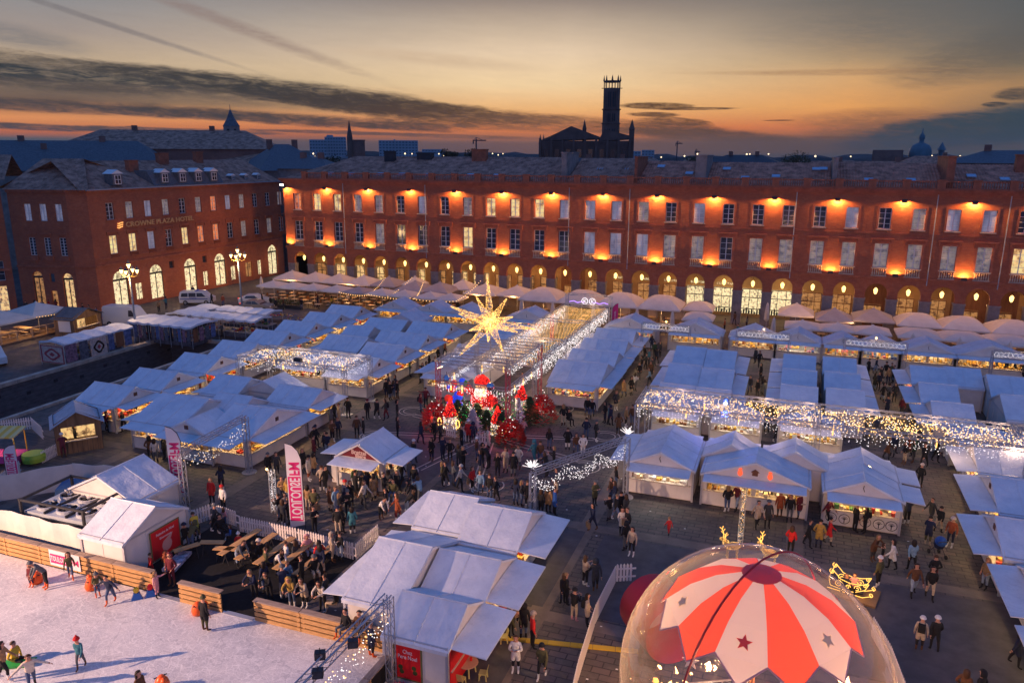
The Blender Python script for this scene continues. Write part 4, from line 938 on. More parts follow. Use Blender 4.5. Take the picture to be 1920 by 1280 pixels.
# blue roofs of the right half, three aisles
L_(-8.2, 70.9, 6.3, 2.6, -90, 'F', 'far blue chalet roof of the first pair, hatch to the left aisle', 1)
L_(-7.9, 64.5, 6.3, 2.6, -90, 'F', 'near blue chalet roof of the first pair, hatch to the left aisle', 1)
L_(-7.7, 58.8, 4.6, 2.6, -90, 'F', 'chalet of the first pair tucked under the long canopy', 1)
L_(-5.4, 70.6, 6.3, 2.5, 90, 'F', 'far blue chalet of the first pair, hatch to the middle aisle', 1)
L_(-5.1, 64.0, 6.3, 2.5, 90, 'F', 'near blue chalet of the first pair, hatch to the middle aisle', 1)
L_(-4.9, 58.6, 4.4, 2.5, 90, 'F', 'white chalet end beside the middle aisle under the canopy', 1)
for v, a in ((71.9, 'far'), (66.8, 'middle'), (61.8, 'near')):
 L_(1.35, v, 4.95, 2.6, -90, 'F', a+' blue chalet of the second pair, open to the middle aisle', 1)
 L_(4.7, v+.3, 4.95, 2.6, 90, 'F', a+' blue chalet of the second pair, open to the right aisle', 1)
for v, a in ((71.8, 'far'), (66.4, 'middle'), (61.4, 'near')):
 L_(11.7+(.2 if a == 'near' else 0), v, 4.95, 2.6, -90, 'F', a+' pale chalet of the third pair, open to the right aisle', 1)
L_(14.4, 72.4, 5.0, 2.6, 90, '', 'closed white tent behind the far pale chalet', 1, light='')
L_(17.4, 70.3, 5.4, 3.0, 90, 'F', 'big white tent with a deep end wall near the right edge', 1)
L_(17.2, 64.6, 5.4, 3.0, 90, 'F', 'big white tent by the blue tarpaulin heap', 1)
L_(21.8, 67.5, 5.4, 4.0, 90, 'B', 'white tent cut by the right edge of the picture', 1)
# under the long canopy, hatches to the front
for u, w_, t_ in ((-7.2, 3.6, 'lit chalet front at the left end under the long canopy'), (2.2, 4.2, 'chalet front with white shelves under the canopy, left of the walkway'), (13.3, 4.0, 'chalet under the canopy with hatch and grey shutter by the right aisle'), (18.0, 4.6, 'chalet under the canopy at the right end with green sign')):
 L_(u, 56.0 if u < 10 else 57.4, w_, 1.9, 0, 'FR' if u > 10 else 'F', t_, 1, light='W' if u < 5 else 'w', zr=2.7)
L_(-2.9, 56.0, 3.6, 1.9, 0, 'F', 'chalet with bright bottle shelves under the blue spotlight', 1, light='W', zr=2.7)
# front right group
L_(-6.6, 47.0, 4.05, 5.2, 0, 'FLB', 'long gabled chalet with white-lit glass display next to the garland truss', 3, 1.2, light='W')
cB = L_(-1.0, 45.6, 6.05, 2.6, 0, 'F', 'widest gabled chalet with red figures and a crib on its gable', 1, 1.05, zr=3.2)
L_(-2.6, 48.3, 3.6, 2.5, 0, 'B', 'peaked tent behind the widest gabled chalet, left half', 1, zr=3.1)
L_(1.2, 48.3, 4.2, 2.5, 0, 'B', 'peaked tent behind the widest gabled chalet, right half', 1, zr=3.15)
cC = L_(4.9, 45.5, 4.05, 2.6, 0, 'FR', 'gabled chalet with round tree emblems along its counter', 3, 1.15)
L_(5.0, 48.2, 4.0, 2.6, 0, 'RB', 'chalet behind the tree-emblem chalet, hatch to the right', 1, zr=3.05)
# right edge row turned to the left
L_(13.4, 47.2, 5.4, 3.4, -90, 'F', 'chalet with rippled hatch at the top of the right edge row', 2, 1.4, zr=3.1)
L_(12.5, 41.6, 4.8, 3.4, -90, 'F', 'chalet with small gable window in the right edge row', 2, 1.3)
L_(12.9, 36.2, 4.8, 3.4, -90, 'F', 'chalet with scarves on its counter by the man in the brown coat', 2, 1.3)
L_(12.9, 31.2, 4.4, 3.4, -90, 'F', 'blue-hatched chalet at the lower right edge', 2, 1.3)
L_(13.6, 52.6, 4.6, 3.6, -90, 'F', 'chalet at the upper end of the right edge row under the canopy', 1, 1.2)
# bottom centre group around the red kids corner
L_(-15.9, 34.2, 4.4, 2.65, 90, 'B', 'chalet nearest the terrace fence in the bottom centre group', 1, 1.3)
L_(-12.9, 33.6, 4.5, 3.0, 90, 'F', 'blue chalet roof with hatch tip over the walkway, upper one', 1, 1.5)
cD = L_(-12.7, 28.9, 4.0, 2.9, 90, 'F', 'middle chalet of the bottom group with red inside wall', 1, 1.6)
cE = L_(-12.7, 25.2, 3.6, 2.8, 90, 'F', 'nearest white chalet at the picture bottom, red poster on its side', 1, 1.6)
# the larger tent behind them
L_(-15.7, 28.3, 6.4, 2.6, -90, 'F', 'big pale tent beside the rink in the bottom centre, with long side flap', 1, 1.2, zr=3.35, light='', name='service_tent', cat='tent')
L_(-31.2, 27.4, 4.2, 2.8, 90, '', 'white tent at the rink with red advertising panel', 1, light='', name='service_tent', cat='tent')
L_(-35.4, 30.6, 5.0, 3.2, 0, '', 'larger white tent behind the cooling unit', 1, zr=3.3, light='', name='service_tent', cat='tent')
pz = L_(-24.6, 40.3, 3.4, 3.0, 0, 'FLR', 'free-standing chalet with burgundy lettered gable and three raised hatches', 0, 1.3, zr=3.1)
# ================================================================ cafe terraces in front of the range
M_CANV = mat('canvas_canopy', (.62, .56, .50), .7, noise=(.8, .1), bump=(1.5, .3))
M_CANVG = mat('grey_canvas', (.34, .31, .32), .7, noise=(.8, .12), bump=(1.5, .3))
M_TABLE = mat('cafe_table_top', (.5, .36, .24), .4)
M_CHAIR = mat('rattan', (.16, .07, .03), .7)
def parasol_mesh(w, z0, z1, dome, val):
 c = MB(); n = 5; h = w/2
 def P(a, r, k):   # point on side k at fraction a along, r = 1 rim .. 0 top
  x_, y_ = ((a*2-1)*h*r, -h*r)
  ca, sa = ((1, 0), (0, 1), (-1, 0), (0, -1))[k]
  X_, Y_ = x_*ca-y_*sa, x_*sa+y_*ca
  z_ = z0+(z1-z0)*((1-r**1.9) if dome else (1-r)**.92) - (.05*math.sin(math.pi*a) if r > .9 else 0)
  return (X_, Y_, z_)
 for k in range(4):
  for j in range(n):
   r0, r1 = 1-j/n, 1-(j+1)/n
   for i in range(4): c.quad(P(i/4, r0, k), P((i+1)/4, r0, k), P((i+1)/4, r1, k), P(i/4, r1, k))
  for i in range(4):
   a, b = P(i/4, 1, k), P((i+1)/4, 1, k); c.quad((a[0], a[1], a[2]-val), (b[0], b[1], b[2]-val), b, a)
 if not dome: c.lathe([(.22, z1-.05), (.02, z1+.12)], 6)
 p = MB(); p.tube((0, 0, 0), (0, 0, z1), .035, 6); p.box(-.35, -.35, 0, .35, .35, .07)
 for k in range(4):
  a = P(0, 1, k); p.tube((0, 0, z1-.35), (a[0], a[1], a[2]-.02), .014, 3)
 return c, p
_pm = {}
def parasol(u, v, w, z0, z1, m, label, dome=False, val=.16, grp='square terrace parasols'):
 k = (w, z0, z1, dome, m.name)
 if k not in _pm:
  c, p = parasol_mesh(w, z0, z1, dome, val); _pm[k] = (c.mesh('canopy', [m], dome), p.mesh('pole', [M_POST]))
 e = empty('parasol', (u, v, .012), 0, label, 'parasol', grp); ob('canopy', _pm[k][0], e); ob('pole', _pm[k][1], e); return e
names10 = ('first', 'second', 'third', 'fourth', 'fifth', 'sixth', 'seventh', 'eighth', 'ninth', 'tenth', 'eleventh', 'twelfth')
for i, (u, m, w, v) in enumerate(((-70.1, M_CANV, 4.1, 94.6), (-66.0, M_CANV, 4.1, 94.6), (-61.9, M_CANV, 4.1, 94.6), (-57.8, M_CANV, 4.1, 94.6), (-53.8, M_CANVG, 4.1, 94.8), (-48.6, M_CANVG, 4.4, 92.8), (-50.4, M_CANV, 3.0, 96.2), (-45.0, M_CANVG, 4.2, 93.2), (-42.9, M_CANV, 3.4, 96.2), (-38.7, M_CANV, 4.7, 94.2), (-34.2, M_CANV, 4.4, 94.4))):
 parasol(u, v, w, 2.7, 3.75, m, names10[i]+' parasol from the left in the back row by the arcade'+(', dusty grey' if m is M_CANVG else ', cream'))
for i, u in enumerate((-69.6, -66.2, -62.8, -59.0, -55.5, -51.9, -48.4, -44.6, -41.6)):
 parasol(u, 89.4, 3.45, 2.45, 3.05, M_CANV if i != 4 else M_CANVG, names10[i]+' low flat parasol from the left in the front terrace row')
for i, (u, w) in enumerate(((-30.0, 5.3), (-24.9, 5.2), (-19.8, 5.2), (-14.7, 5.2))):
 parasol(u, 93.0, w, 2.7, 4.0, M_CANV, names10[i]+' big domed parasol from the left behind the tunnel of lights', True)
parasol(-10.3, 94.2, 3.6, 2.5, 3.3, M_CANV, 'small round parasol right of the domed ones, behind', True); parasol(-9.7, 89.0, 3.5, 2.35, 3.0, M_CANV, 'small round parasol right of the domed ones, in front', True)
for i, (u, m, w, v, dome) in enumerate(((.9, M_CANV, 4.0, 95.0, False), (5.0, M_CANVG, 4.0, 93.4, False), (9.2, M_CANVG, 4.4, 95.0, False), (13.7, M_CANV, 4.5, 94.0, True), (18.1, M_CANV, 4.6, 93.8, True), (22.8, M_CANV, 4.7, 93.6, True), (27.4, M_CANV, 4.6, 93.4, True), (32, M_CANV, 4.6, 93.4, True))):
 parasol(u, v, w, 2.6, 3.7, m, names10[i]+' parasol from the bright shops in the right terrace back row', dome)
for i, (u, w) in enumerate(((1.6, 3.7), (5.2, 3.5), (8.7, 3.6), (13.1, 4.2), (17.2, 4.2), (21.4, 4.2), (25.6, 4.2))):
 parasol(u, 88.6, w, 2.4, 3.0, M_CANV, names10[i]+' front parasol from the bright shops on the right terrace', i > 2)
def closed_parasol(u, v, h, label):
 e = empty('closed_parasol', (u, v, .012), 0, label, 'parasol', 'closed parasols')
 c = MB(); n = 10; pr = []
 for k, (r, z) in enumerate(((.10, .95), (.34, 1.2), (.30, 1.9), (.16, h-.2), (.02, h))): pr.append((r, z))
 vs = []; fs = []
 for r, z in pr:
  for i in range(n): t = 2*math.pi*i/n; q = r*(1 if i % 2 else .62); vs.append((q*math.cos(t), q*math.sin(t), z))
 for k in range(len(pr)-1):
  for i in range(n): fs.append((k*n+i, k*n+(i+1) % n, (k+1)*n+(i+1) % n, (k+1)*n+i))
 c.add(vs, fs); c.build('canopy', [M_CANV], e); p = MB(); p.tube((0, 0, 0), (0, 0, h+.05), .035, 5); p.box(-.3, -.3, 0, .3, .3, .07); p.build('pole', [M_POST], e)
for u, v, h, t_ in ((-16.8, 88.2, 3.1, 'closed parasol in front of the third domed one'), (-12.6, 88.0, 3.1, 'closed parasol in front of the fourth domed one'), (-2.4, 96.4, 3.3, 'closed parasol before the bright shop windows'), (-1.4, 89.0, 3.0, 'shorter closed parasol left of the right terrace'), (2.5, 86.6, 2.5, 'closed parasol between front terrace tables, leftmost on the right side'), (12.3, 85.9, 3.0, 'closed parasol in front of the fourth right parasol'), (16.5, 85.7, 3.0, 'closed parasol in front of the fifth right parasol'), (20.9, 85.6, 3.0, 'closed parasol in front of the sixth right parasol'), (25.2, 85.4, 3.0, 'closed parasol nearest the right edge'), (-74.2, 92.5, 2.9, 'closed parasol at the left end of the terrace row'), (-36.6, 90.6, 3.0, 'closed parasol left of the ninth parasol pair'), (-32.2, 90.6, 3.0, 'closed parasol between the last two back row parasols'), (-27.5, 88.9, 3.0, 'closed parasol between the first two domed ones'), (-22.3, 88.9, 3.0, 'closed parasol between the second and third domed ones')): closed_parasol(u, v, h, t_)
# tables and chairs below
tt = MB(); tt.box(-.42, -.36, .70, .42, .36, .74); tl = MB(); tl.tube((0, 0, 0), (0, 0, .7), .03, 5); tl.box(-.22, -.03, 0, .22, .03, .03); tl.box(-.03, -.22, 0, .03, .22, .03)
me_tt, me_tl = tt.mesh('table_top', [M_TABLE]), tl.mesh('leg', [M_DARK])
cs = MB(); cs.box(-.21, -.21, .42, .21, .21, .46); cb = MB(); cb.box(-.2, .18, .5, .2, .21, .86); cb.tube((-.19, .2, .44), (-.19, .2, .5), .02, 4); cb.tube((.19, .2, .44), (.19, .2, .5), .02, 4); cl = MB(); cl.tube((0, 0, 0), (0, 0, .42), .018, 4)
me_cs, me_cb, me_cl = cs.mesh('seat', [M_CHAIR]), cb.mesh('backrest', [M_CHAIR]), cl.mesh('leg', [M_DARK])
rnd = random.Random(4); nT = 0
spots = []
for v in (86.9, 88.9, 90.8, 93.0, 95.2):
 for k in range(19): spots.append((-71+k*1.75, v))
 for k in range(17): spots.append((.2+k*1.75, v)) 
for v in (88.6, 90.6, 92.8, 95.0):
 for k in range(11): spots.append((-32.5+k*2.05, v))
for v in (84.3, 85.7):
 for k in range(9): spots.append((11+k*1.9, v))
tw = lambda u, v: ('left terrace' if u < -33 else 'terrace under the domed parasols' if u < -9 else 'right terrace')+', '+('row nearest the chalets' if v < 87.5 else 'second row from the chalets' if v < 89.7 else 'middle row' if v < 91.7 else 'fourth row back' if v < 94 else 'row nearest the arcade')+', '+('one end' if int(u*1.7) % 3 == 0 else 'left part' if int(u) % 2 else 'middle part')
for (u, v) in spots:
 if -9 < u < -.4: continue
 if v < 86 and u < 11: continue
 u += rnd.uniform(-.15, .15); v += rnd.uniform(-.12, .12)
 e = empty('cafe_table', (u, v, .012), rnd.uniform(-.1, .1), 'square cafe table, '+tw(u, v), 'table', 'cafe tables on the terraces'); ob('table_top', me_tt, e); ob('leg', me_tl, e); nT += 1
 if nT % 4 < 3:
  s_ = -1 if nT % 2 else 1
  c = empty('cafe_chair', (u+s_*.66, v, .012), R(90)*-s_, 'brown rattan chair, '+tw(u, v), 'chair', 'cafe chairs on the terraces'); ob('seat', me_cs, c); ob('backrest', me_cb, c); [ob('leg', me_cl, c, (a_, b_, 0)) for a_ in (-.18, .18) for b_ in (-.18, .18)]
# strings of warm bulbs and light below the parasols
def bulb_string(p, q, sag, n, m, r=.05, label=None, cat='string lights', name='string_lights', hangs=0):
 e = empty(name, p, 0, label, cat); w = MB(); b = MB(); p, q = Vector(p), Vector(q); last = None
 for i in range(n+1):
  t = i/n; P_ = p.lerp(q, t)+Vector((0, 0, -4*sag*t*(1-t)))-p
  if last is not None: w.tube(last, P_, .008, 3)
  b.octa((P_.x, P_.y, P_.z-.05), r); last = P_
 w.build('wire', [M_DARK], e); o = b.build('bulbs', [m], e); o['kind'] = 'stuff'; return e
segs = [((-57.5, 87.6, 2.5), (-52.5, 87.6, 2.45)), ((-52.5, 87.6, 2.45), (-46.7, 87.6, 2.4)), ((-46.7, 87.6, 2.4), (-40, 87.5, 2.5)), ((-40, 87.5, 2.5), (-39.2, 93.6, 4.2)), ((-53, 87.6, 2.5), (-54, 94, 3.7)), ((-46, 87.6, 2.4), (-47, 92, 3.7)), ((-50, 87.6, 2.4), (-50, 94.5, 3.9))]
for i, (p, q) in enumerate(segs): bulb_string(p, q, .25, 14, M_BULBW, .065, names10[i]+' string of warm round bulbs along the left terrace parasols')
for u, v, e_ in [(-69, 92, 170), (-64, 90, 170), (-59, 92, 190), (-54, 90, 210), (-49, 91, 210), (-44, 90, 210), (-39, 91.5, 170), (-34, 92, 170), (-29.6, 92, 240), (-24.6, 92, 240), (-19.6, 92, 240), (-14.6, 92, 240), (2, 91, 150), (7, 91, 150), (13, 90.5, 260), (18, 90.5, 260), (23, 90.5, 260), (28, 90.5, 200)]: lamp('POINT', (u, v, 2.3), e_, (1, .50, .18), .15)
# low hedge troughs and plants on the terrace front
def planter(u, v, w, label, m, h=.9):
 e = empty('planter', (u, v, .012), 0, label, 'planter'); b = MB(); b.box(-w/2, -.25, 0, w/2, .25, .45); b.build('trough', [M_DARK], e); q = MB(); r_ = random.Random(int(u*10))
 for i in range(int(240*w)):
  p = Vector((r_.uniform(-w/2, w/2), r_.uniform(-.3, .3), .45+r_.random()**.7*h)); a = Vector((r_.gauss(0, 1), r_.gauss(0, 1), r_.gauss(0, 1))).normalized()*.07; d = a.orthogonal()*.8; q.tri(p+a, p-a+d*.5, p-a-d*.5)
 q.build('foliage', [m], e)
M_LEAF = mat('hedge_foliage', (.045, .075, .03), .8, noise=(3, .5))
for u, v, w, t_ in ((-65, 85.9, 5, 'long hedge trough before the first terrace'), (-56, 85.9, 4, 'hedge trough before the middle of the left terrace'), (-8.3, 86.6, 2.0, 'leafy planter beside the small round parasols'), (4.4, 84.6, 2.2, 'round olive shrub by the front right terrace'), (10.0, 85.0, 1.6, 'dark shrub by the bright right parasols'), (15.0, 84.9, 1.6, 'dark shrub second from left on the right terrace'), (19.2, 84.7, 1.6, 'dark shrub third from left on the right terrace')): planter(u, v, w, t_, M_LEAF, 1.2 if u > -50 else .7)
# ================================================================ sunken basin with stone walls
M_BAS = mat('dark_ashlar', (.10, .095, .10), .8, noise=(1.3, .3, (1, 1, 3)))
def stonewall(name, ps, z0, z1, label, along):
 pass
bs = empty('sunken_basin', (BX0, 40, 0), 0, 'long sunken stone basin beside the chalets with pale coping', 'basin'); bs['kind'] = 'structure'
def L0(mb, x0, y0, z0, x1, y1, z1, m=0): mb.box(x0-BX0, y0-40, z0, x1-BX0, y1-40, z1, m)
b = MB(); L0(b, BX0-.3, BY0, -3.6, BX0, BY1, .0); L0(b, BX1, BY0, -3.6, BX1+.3, BY1, 0); L0(b, BX0, BY1, -3.6, BX1, BY1+.3, 0); b.build('retaining_wall', [M_BAS], bs)
b = MB(); b.quad((0, BY0-40, -3.2), (BX1-BX0, BY0-40, -3.2), (BX1-BX0, BY1-40, -3.0), (0, BY1-40, -3.0)); b.build('basin_floor', [M_DSLAB], bs)
b = MB(); r_ = random.Random(2)
for k in range(14): 
 y_ = BY0+8+k*2.9; L0(b, BX0-.02, y_, -1.0-.4*(k % 2), BX0+.03, y_+.42, -.7-.4*(k % 2))
b.build('drain_opening', [M_DARK], bs)['kind'] = 'stuff'
b = MB()
for z_ in (-2.8, -2.3, -1.8, -1.3, -.8, -.4): L0(b, BX0, BY0, z_-.02, BX0+.012, BY1, z_); L0(b, BX0, BY1-.012, z_-.02, BX1, BY1, z_)
b.build('wall_joints', [M_DARK], bs)['kind'] = 'stuff'
nst = 0
b = MB(); b.box(-.3, 0, 0, .3, 1.46, .34); me_c = b.mesh('coping_stone', [M_STONE])
for k in range(30):
 y_ = BY0+2+k*1.5
 if y_ > BY1: break
 ob('coping_stone', me_c, bs, (-.1, y_-40, 0))
b = MB(); b.box(-.24, 0, 0, .24, 1.46, .22); me_c2 = b.mesh('coping_stone', [M_STONE])
for k in range(30):
 y_ = BY0+2+k*1.5
 if y_ > BY1: break
 ob('coping_stone', me_c2, bs, (BX1-BX0+.1, y_-40, 0))
b = MB(); b.box(0, -.28, 0, 1.42, .28, .34); me_c3 = b.mesh('coping_stone', [M_STONE])
for k in range(6): ob('coping_stone', me_c3, bs, (.1+k*1.45, BY1-40+.1, 0))
# guard rail at the near end
b = MB()
for (p, q) in ((W(120, 795), W(0, 770)), (W(185, 800, 0), W(118, 797, 0))): pass
gr = empty('guard_rail', (-57.2, 38.5, 0), 0, 'thin metal guard rail at the near end of the stone basin', 'railing')
for k in range(6): b.tube((-1.0-1.9*k, 0, 0), (-1.0-1.9*k, 0, 1.1), .025, 4)
b.tube((-1, 0, 1.1), (-10.5, 0, 1.1), .025, 4); b.tube((-1, 0, .6), (-10.5, 0, .6), .015, 4); b.build('rail', [M_POST], gr)
g_ = MB(); g_.box(-10.6, -.4, 0.0, -.2, -.1, .5); g_.build('low_wall', [M_STONE], gr)
# ================================================================ street lamps
def street_lamp(u, v, h, label):
 e = empty('street_lamp', (u, v, .012), 0, label, 'street lamp', 'ornate five-lantern street lamps')
 p = MB(); p.lathe([(.34, 0), (.3, .3), (.2, .6), (.24, 1.0), (.13, 1.3), (.11, 4), (.1, h-1.6), (.16, h-1.5), (.07, h-1.2), (.06, h-.6)], 8); p.build('pole', [mat('lamp_post_grey', (.20, .23, .27), .5)], e)
 for k in range(4):
  a = math.pi/2*k+.4; c_, s_ = math.cos(a), math.sin(a); m_ = MB()
  m_.path([(c_*.08, s_*.08, h-1.6), (c_*.45, s_*.45, h-1.75), (c_*.8, s_*.8, h-1.6), (c_*.85, s_*.85, h-1.35)], .035, 5); ar = m_.build('arm', [mat('gilt_arm', (.6, .42, .12), .4, metal=.4)], e)
  q = MB(); q.lathe([(.06, 0), (.2, .38), (.2, .4)], 6, 0, (c_*.85, s_*.85, h-1.35)); q.build('lantern', [M_LAMPW], e); q = MB(); q.lathe([(.24, .4), (.2, .46), (.05, .72), (.01, .85)], 6, 0, (c_*.85, s_*.85, h-1.35)); q.build('lantern_cap', [M_SLATE], e)
 q = MB(); q.lathe([(.07, 0), (.22, .42), (.22, .44)], 6, 0, (0, 0, h-.75)); q.build('lantern', [M_LAMPW], e); q = MB(); q.lathe([(.26, .44), (.2, .5), (.05, .8), (.01, .95)], 6, 0, (0, 0, h-.75)); q.build('lantern_cap', [M_SLATE], e)
 lamp('POINT', (u, v, h+.9), 60, (1, .6, .25), .1); lamp('POINT', (u-.3, v-.5, h-2.2), 900, (1, .6, .25), .3)
street_lamp(-69.0, 63.9, 9.1, 'ornate lamp post with glowing lanterns rising behind the rug stall'); street_lamp(-65.2, 77.2, 9.4, 'ornate lamp post with glowing lanterns near the parked car')
# ================================================================ vehicles
M_CARW = mat('white_car_paint', (.62, .62, .62), .25, spec=.5); M_CARG = mat('silver_car_paint', (.32, .30, .28), .25, metal=.4, spec=.5); M_TYRE = mat('tyre_rubber', (.02, .02, .02), .8); M_HUB = mat('wheel_hub', (.35, .35, .36), .4, metal=.5)
M_TAIL = mat('tail_lamp', (.6, .02, .01), .3, emit=(1, .05, .02), es=1.5)
def vehicle(name, u, v, rz, prof, glass, L, Wd, paint, label, cat, wheels, extra=None):
 """prof: side outline (x along length, z); glass: window outlines on the side"""
 e = empty(name, (u, v, .012), R(rz), label, cat); h = Wd/2; zs = [p[1] for p in prof]; zb = .95
 b = MB(); n = len(prof); inn = lambda z: h-(max(0, z-zb))*.13-(.03 if z < .35 else 0)
 vs = [(x_, -inn(z), z) for x_, z in prof]+[(x_, inn(z), z) for x_, z in prof]
 b.add(vs, [tuple(range(n)), tuple(range(n, 2*n))[::-1]]+[(i, i+n, (i+1) % n+n, (i+1) % n) for i in range(n)]); bd = b.build('body', [paint], e)
 for gl in glass:
  g_ = MB()
  if gl[0] == 'side':
   for s_ in (-1, 1): g_.poly([(x_, s_*(inn(z)+.006), z) for x_, z in gl[1]][::s_], 0)
  else:
   (xa, za), (xb, zb_) = gl[1]; d = .012; k = Vector((zb_-za, 0, -(xb-xa))).normalized()*(.012 if gl[2] else -.012)
   g_.quad((xa+k.x, -inn(za)+.1, za+k.z), (xb+k.x, -inn(zb_)+.08, zb_+k.z), (xb+k.x, inn(zb_)-.08, zb_+k.z), (xa+k.x, inn(za)-.1, za+k.z))
  g_.build('window', [M_GLASSD], e)
 for x_ in wheels:
  for s_ in (-1, 1):
   w_ = MB(); 
   for i in range(1): w_.tube((x_, s_*(h-.2), .32), (x_, s_*(h+.01), .32), .32, 14)
   wo = w_.build('wheel', [M_TYRE], e); w_ = MB(); w_.tube((x_, s_*(h-.02), .32), (x_, s_*(h+.02), .32), .19, 10); w_.build('rim', [M_HUB], wo)
 xs = [p[0] for p in prof]
 for s_ in (-1, 1):
  q = MB(); q.box(max(xs)-.06, s_*(h-.32)-.14, .62, max(xs)+.012, s_*(h-.32)+.14, .78); q.build('headlight', [M_WHITE], e); q = MB(); q.box(min(xs)-.012, s_*(h-.2)-.1, .75, min(xs)+.05, s_*(h-.2)+.1, 1.05); q.build('tail_light', [M_TAIL], e)
 return e
van_prof = [(-2.6, .3), (-2.62, 2.3), (-2.45, 2.5), (1.1, 2.5), (1.5, 2.35), (2.15, 1.35), (2.65, 1.15), (2.72, .35)]
vehicle('parked_van', -76.6, 69.7, 10, van_prof, [('side', [(1.0, 1.35), (1.0, 2.1), (1.45, 2.1), (1.95, 1.35)]), ('f', [(1.55, 2.28), (2.12, 1.4)], 1)], 5.3, 2.0, M_CARW, 'plain white delivery van parked behind the fabric-roofed stalls', 'van', (-1.7, 1.8))
mpv = [(-2.2, .3), (-2.25, 1.1), (-2.05, 1.85), (1.0, 1.88), (1.75, 1.15), (2.25, .95), (2.3, .32)]
pv = vehicle('police_van', -78.6, 84.0, 24, mpv, [('side', [(-1.95, 1.15), (-1.85, 1.65), (-1.0, 1.68), (-1.0, 1.15)]), ('side', [(-.9, 1.15), (-.9, 1.68), (.1, 1.68), (.1, 1.15)]), ('side', [(.2, 1.15), (.2, 1.68), (.95, 1.66), (1.45, 1.15)]), ('f', [(1.05, 1.82), (1.7, 1.2)], 1)], 4.5, 1.85, M_CARW, 'white police van with blue stripe and roof lights by the shop windows', 'police van', (-1.4, 1.45))
q = MB(); q.box(-.1, -.55, 1.88, .15, .55, 2.0); q.build('light_bar', [mat('blue_lens', (.05, .1, .5), .2)], pv); q = MB()
for s_ in (-1, 1): q.box(-2.1, s_*.93-.006, .78, 1.7, s_*.93+.006, .9)
q.build('side_stripe', [mat('police_blue', (.03, .06, .3), .4)], pv)
text_ob('police_lettering', 'POLICE', .34, M_CARW, pv, Matrix.Translation((-.2, -.945, .84)) @ Matrix.Rotation(R(90), 4, 'X'), .012) if 0 else text_ob('police_lettering', 'POLICE', .3, mat('police_blue', (0, 0, 0)), pv, Matrix.Translation((-.3, -.945, 1.02)) @ Matrix.Rotation(R(90), 4, 'X'), .012)
q = MB()
for k in range(6): q.quad((-2.262, -.8+k*.27, .6), (-2.262, -.67+k*.27, .6), (-2.262, -.55+k*.27, .9), (-2.262, -.68+k*.27, .9))
q.build('chevron_stripes', [mat('chevron_yellow', (.6, .6, .05), .5)], pv)
sed = [(-2.2, .3), (-2.25, .95), (-1.95, 1.02), (-1.3, 1.42), (.1, 1.46), (.95, .98), (2.05, .82), (2.2, .32)]
vehicle('parked_car', -67.6, 83.2, 8, sed, [('side', [(-1.35, 1.02), (-1.1, 1.34), (-.45, 1.37), (-.45, 1.0)]), ('side', [(-.38, 1.0), (-.38, 1.37), (.08, 1.38), (.6, 1.0)]), ('f', [(.14, 1.43), (.92, 1.02)], 1), ('f', [(-1.9, 1.05), (-1.33, 1.4)], 1)], 4.4, 1.8, M_CARG, 'pale beige saloon car parked beside the second lamp post', 'car', (-1.35, 1.4))
vehicle('parked_car', -70.6, 86.6, 20, sed, [('side', [(-1.35, 1.02), (-1.1, 1.34), (.08, 1.38), (.6, 1.0)]), ('f', [(-1.9, 1.05), (-1.33, 1.4)], 1)], 4.4, 1.8, M_CARW, 'second car behind the beige saloon with its tail lamps lit', 'car', (-1.35, 1.4))
sv = vehicle('service_van', -75.2, 51.4, -24, mpv, [('side', [(-.9, 1.15), (-.9, 1.68), (.9, 1.66), (1.4, 1.15)]), ('f', [(1.05, 1.82), (1.7, 1.2)], 1)], 4.5, 1.85, M_CARW, 'white service van with green swirls cut by the left edge', 'van', (-1.4, 1.45))
q = MB()
for s_ in (-1, 1): q.path([(-1.6, s_*.93, .75), (-.8, s_*.94, .95), (.0, s_*.94, .7), (.8, s_*.94, .9), (1.5, s_*.93, .7)], .045, 4)
q.build('green_swirl', [mat('swirl_green', (.05, .3, .15), .5)], sv)
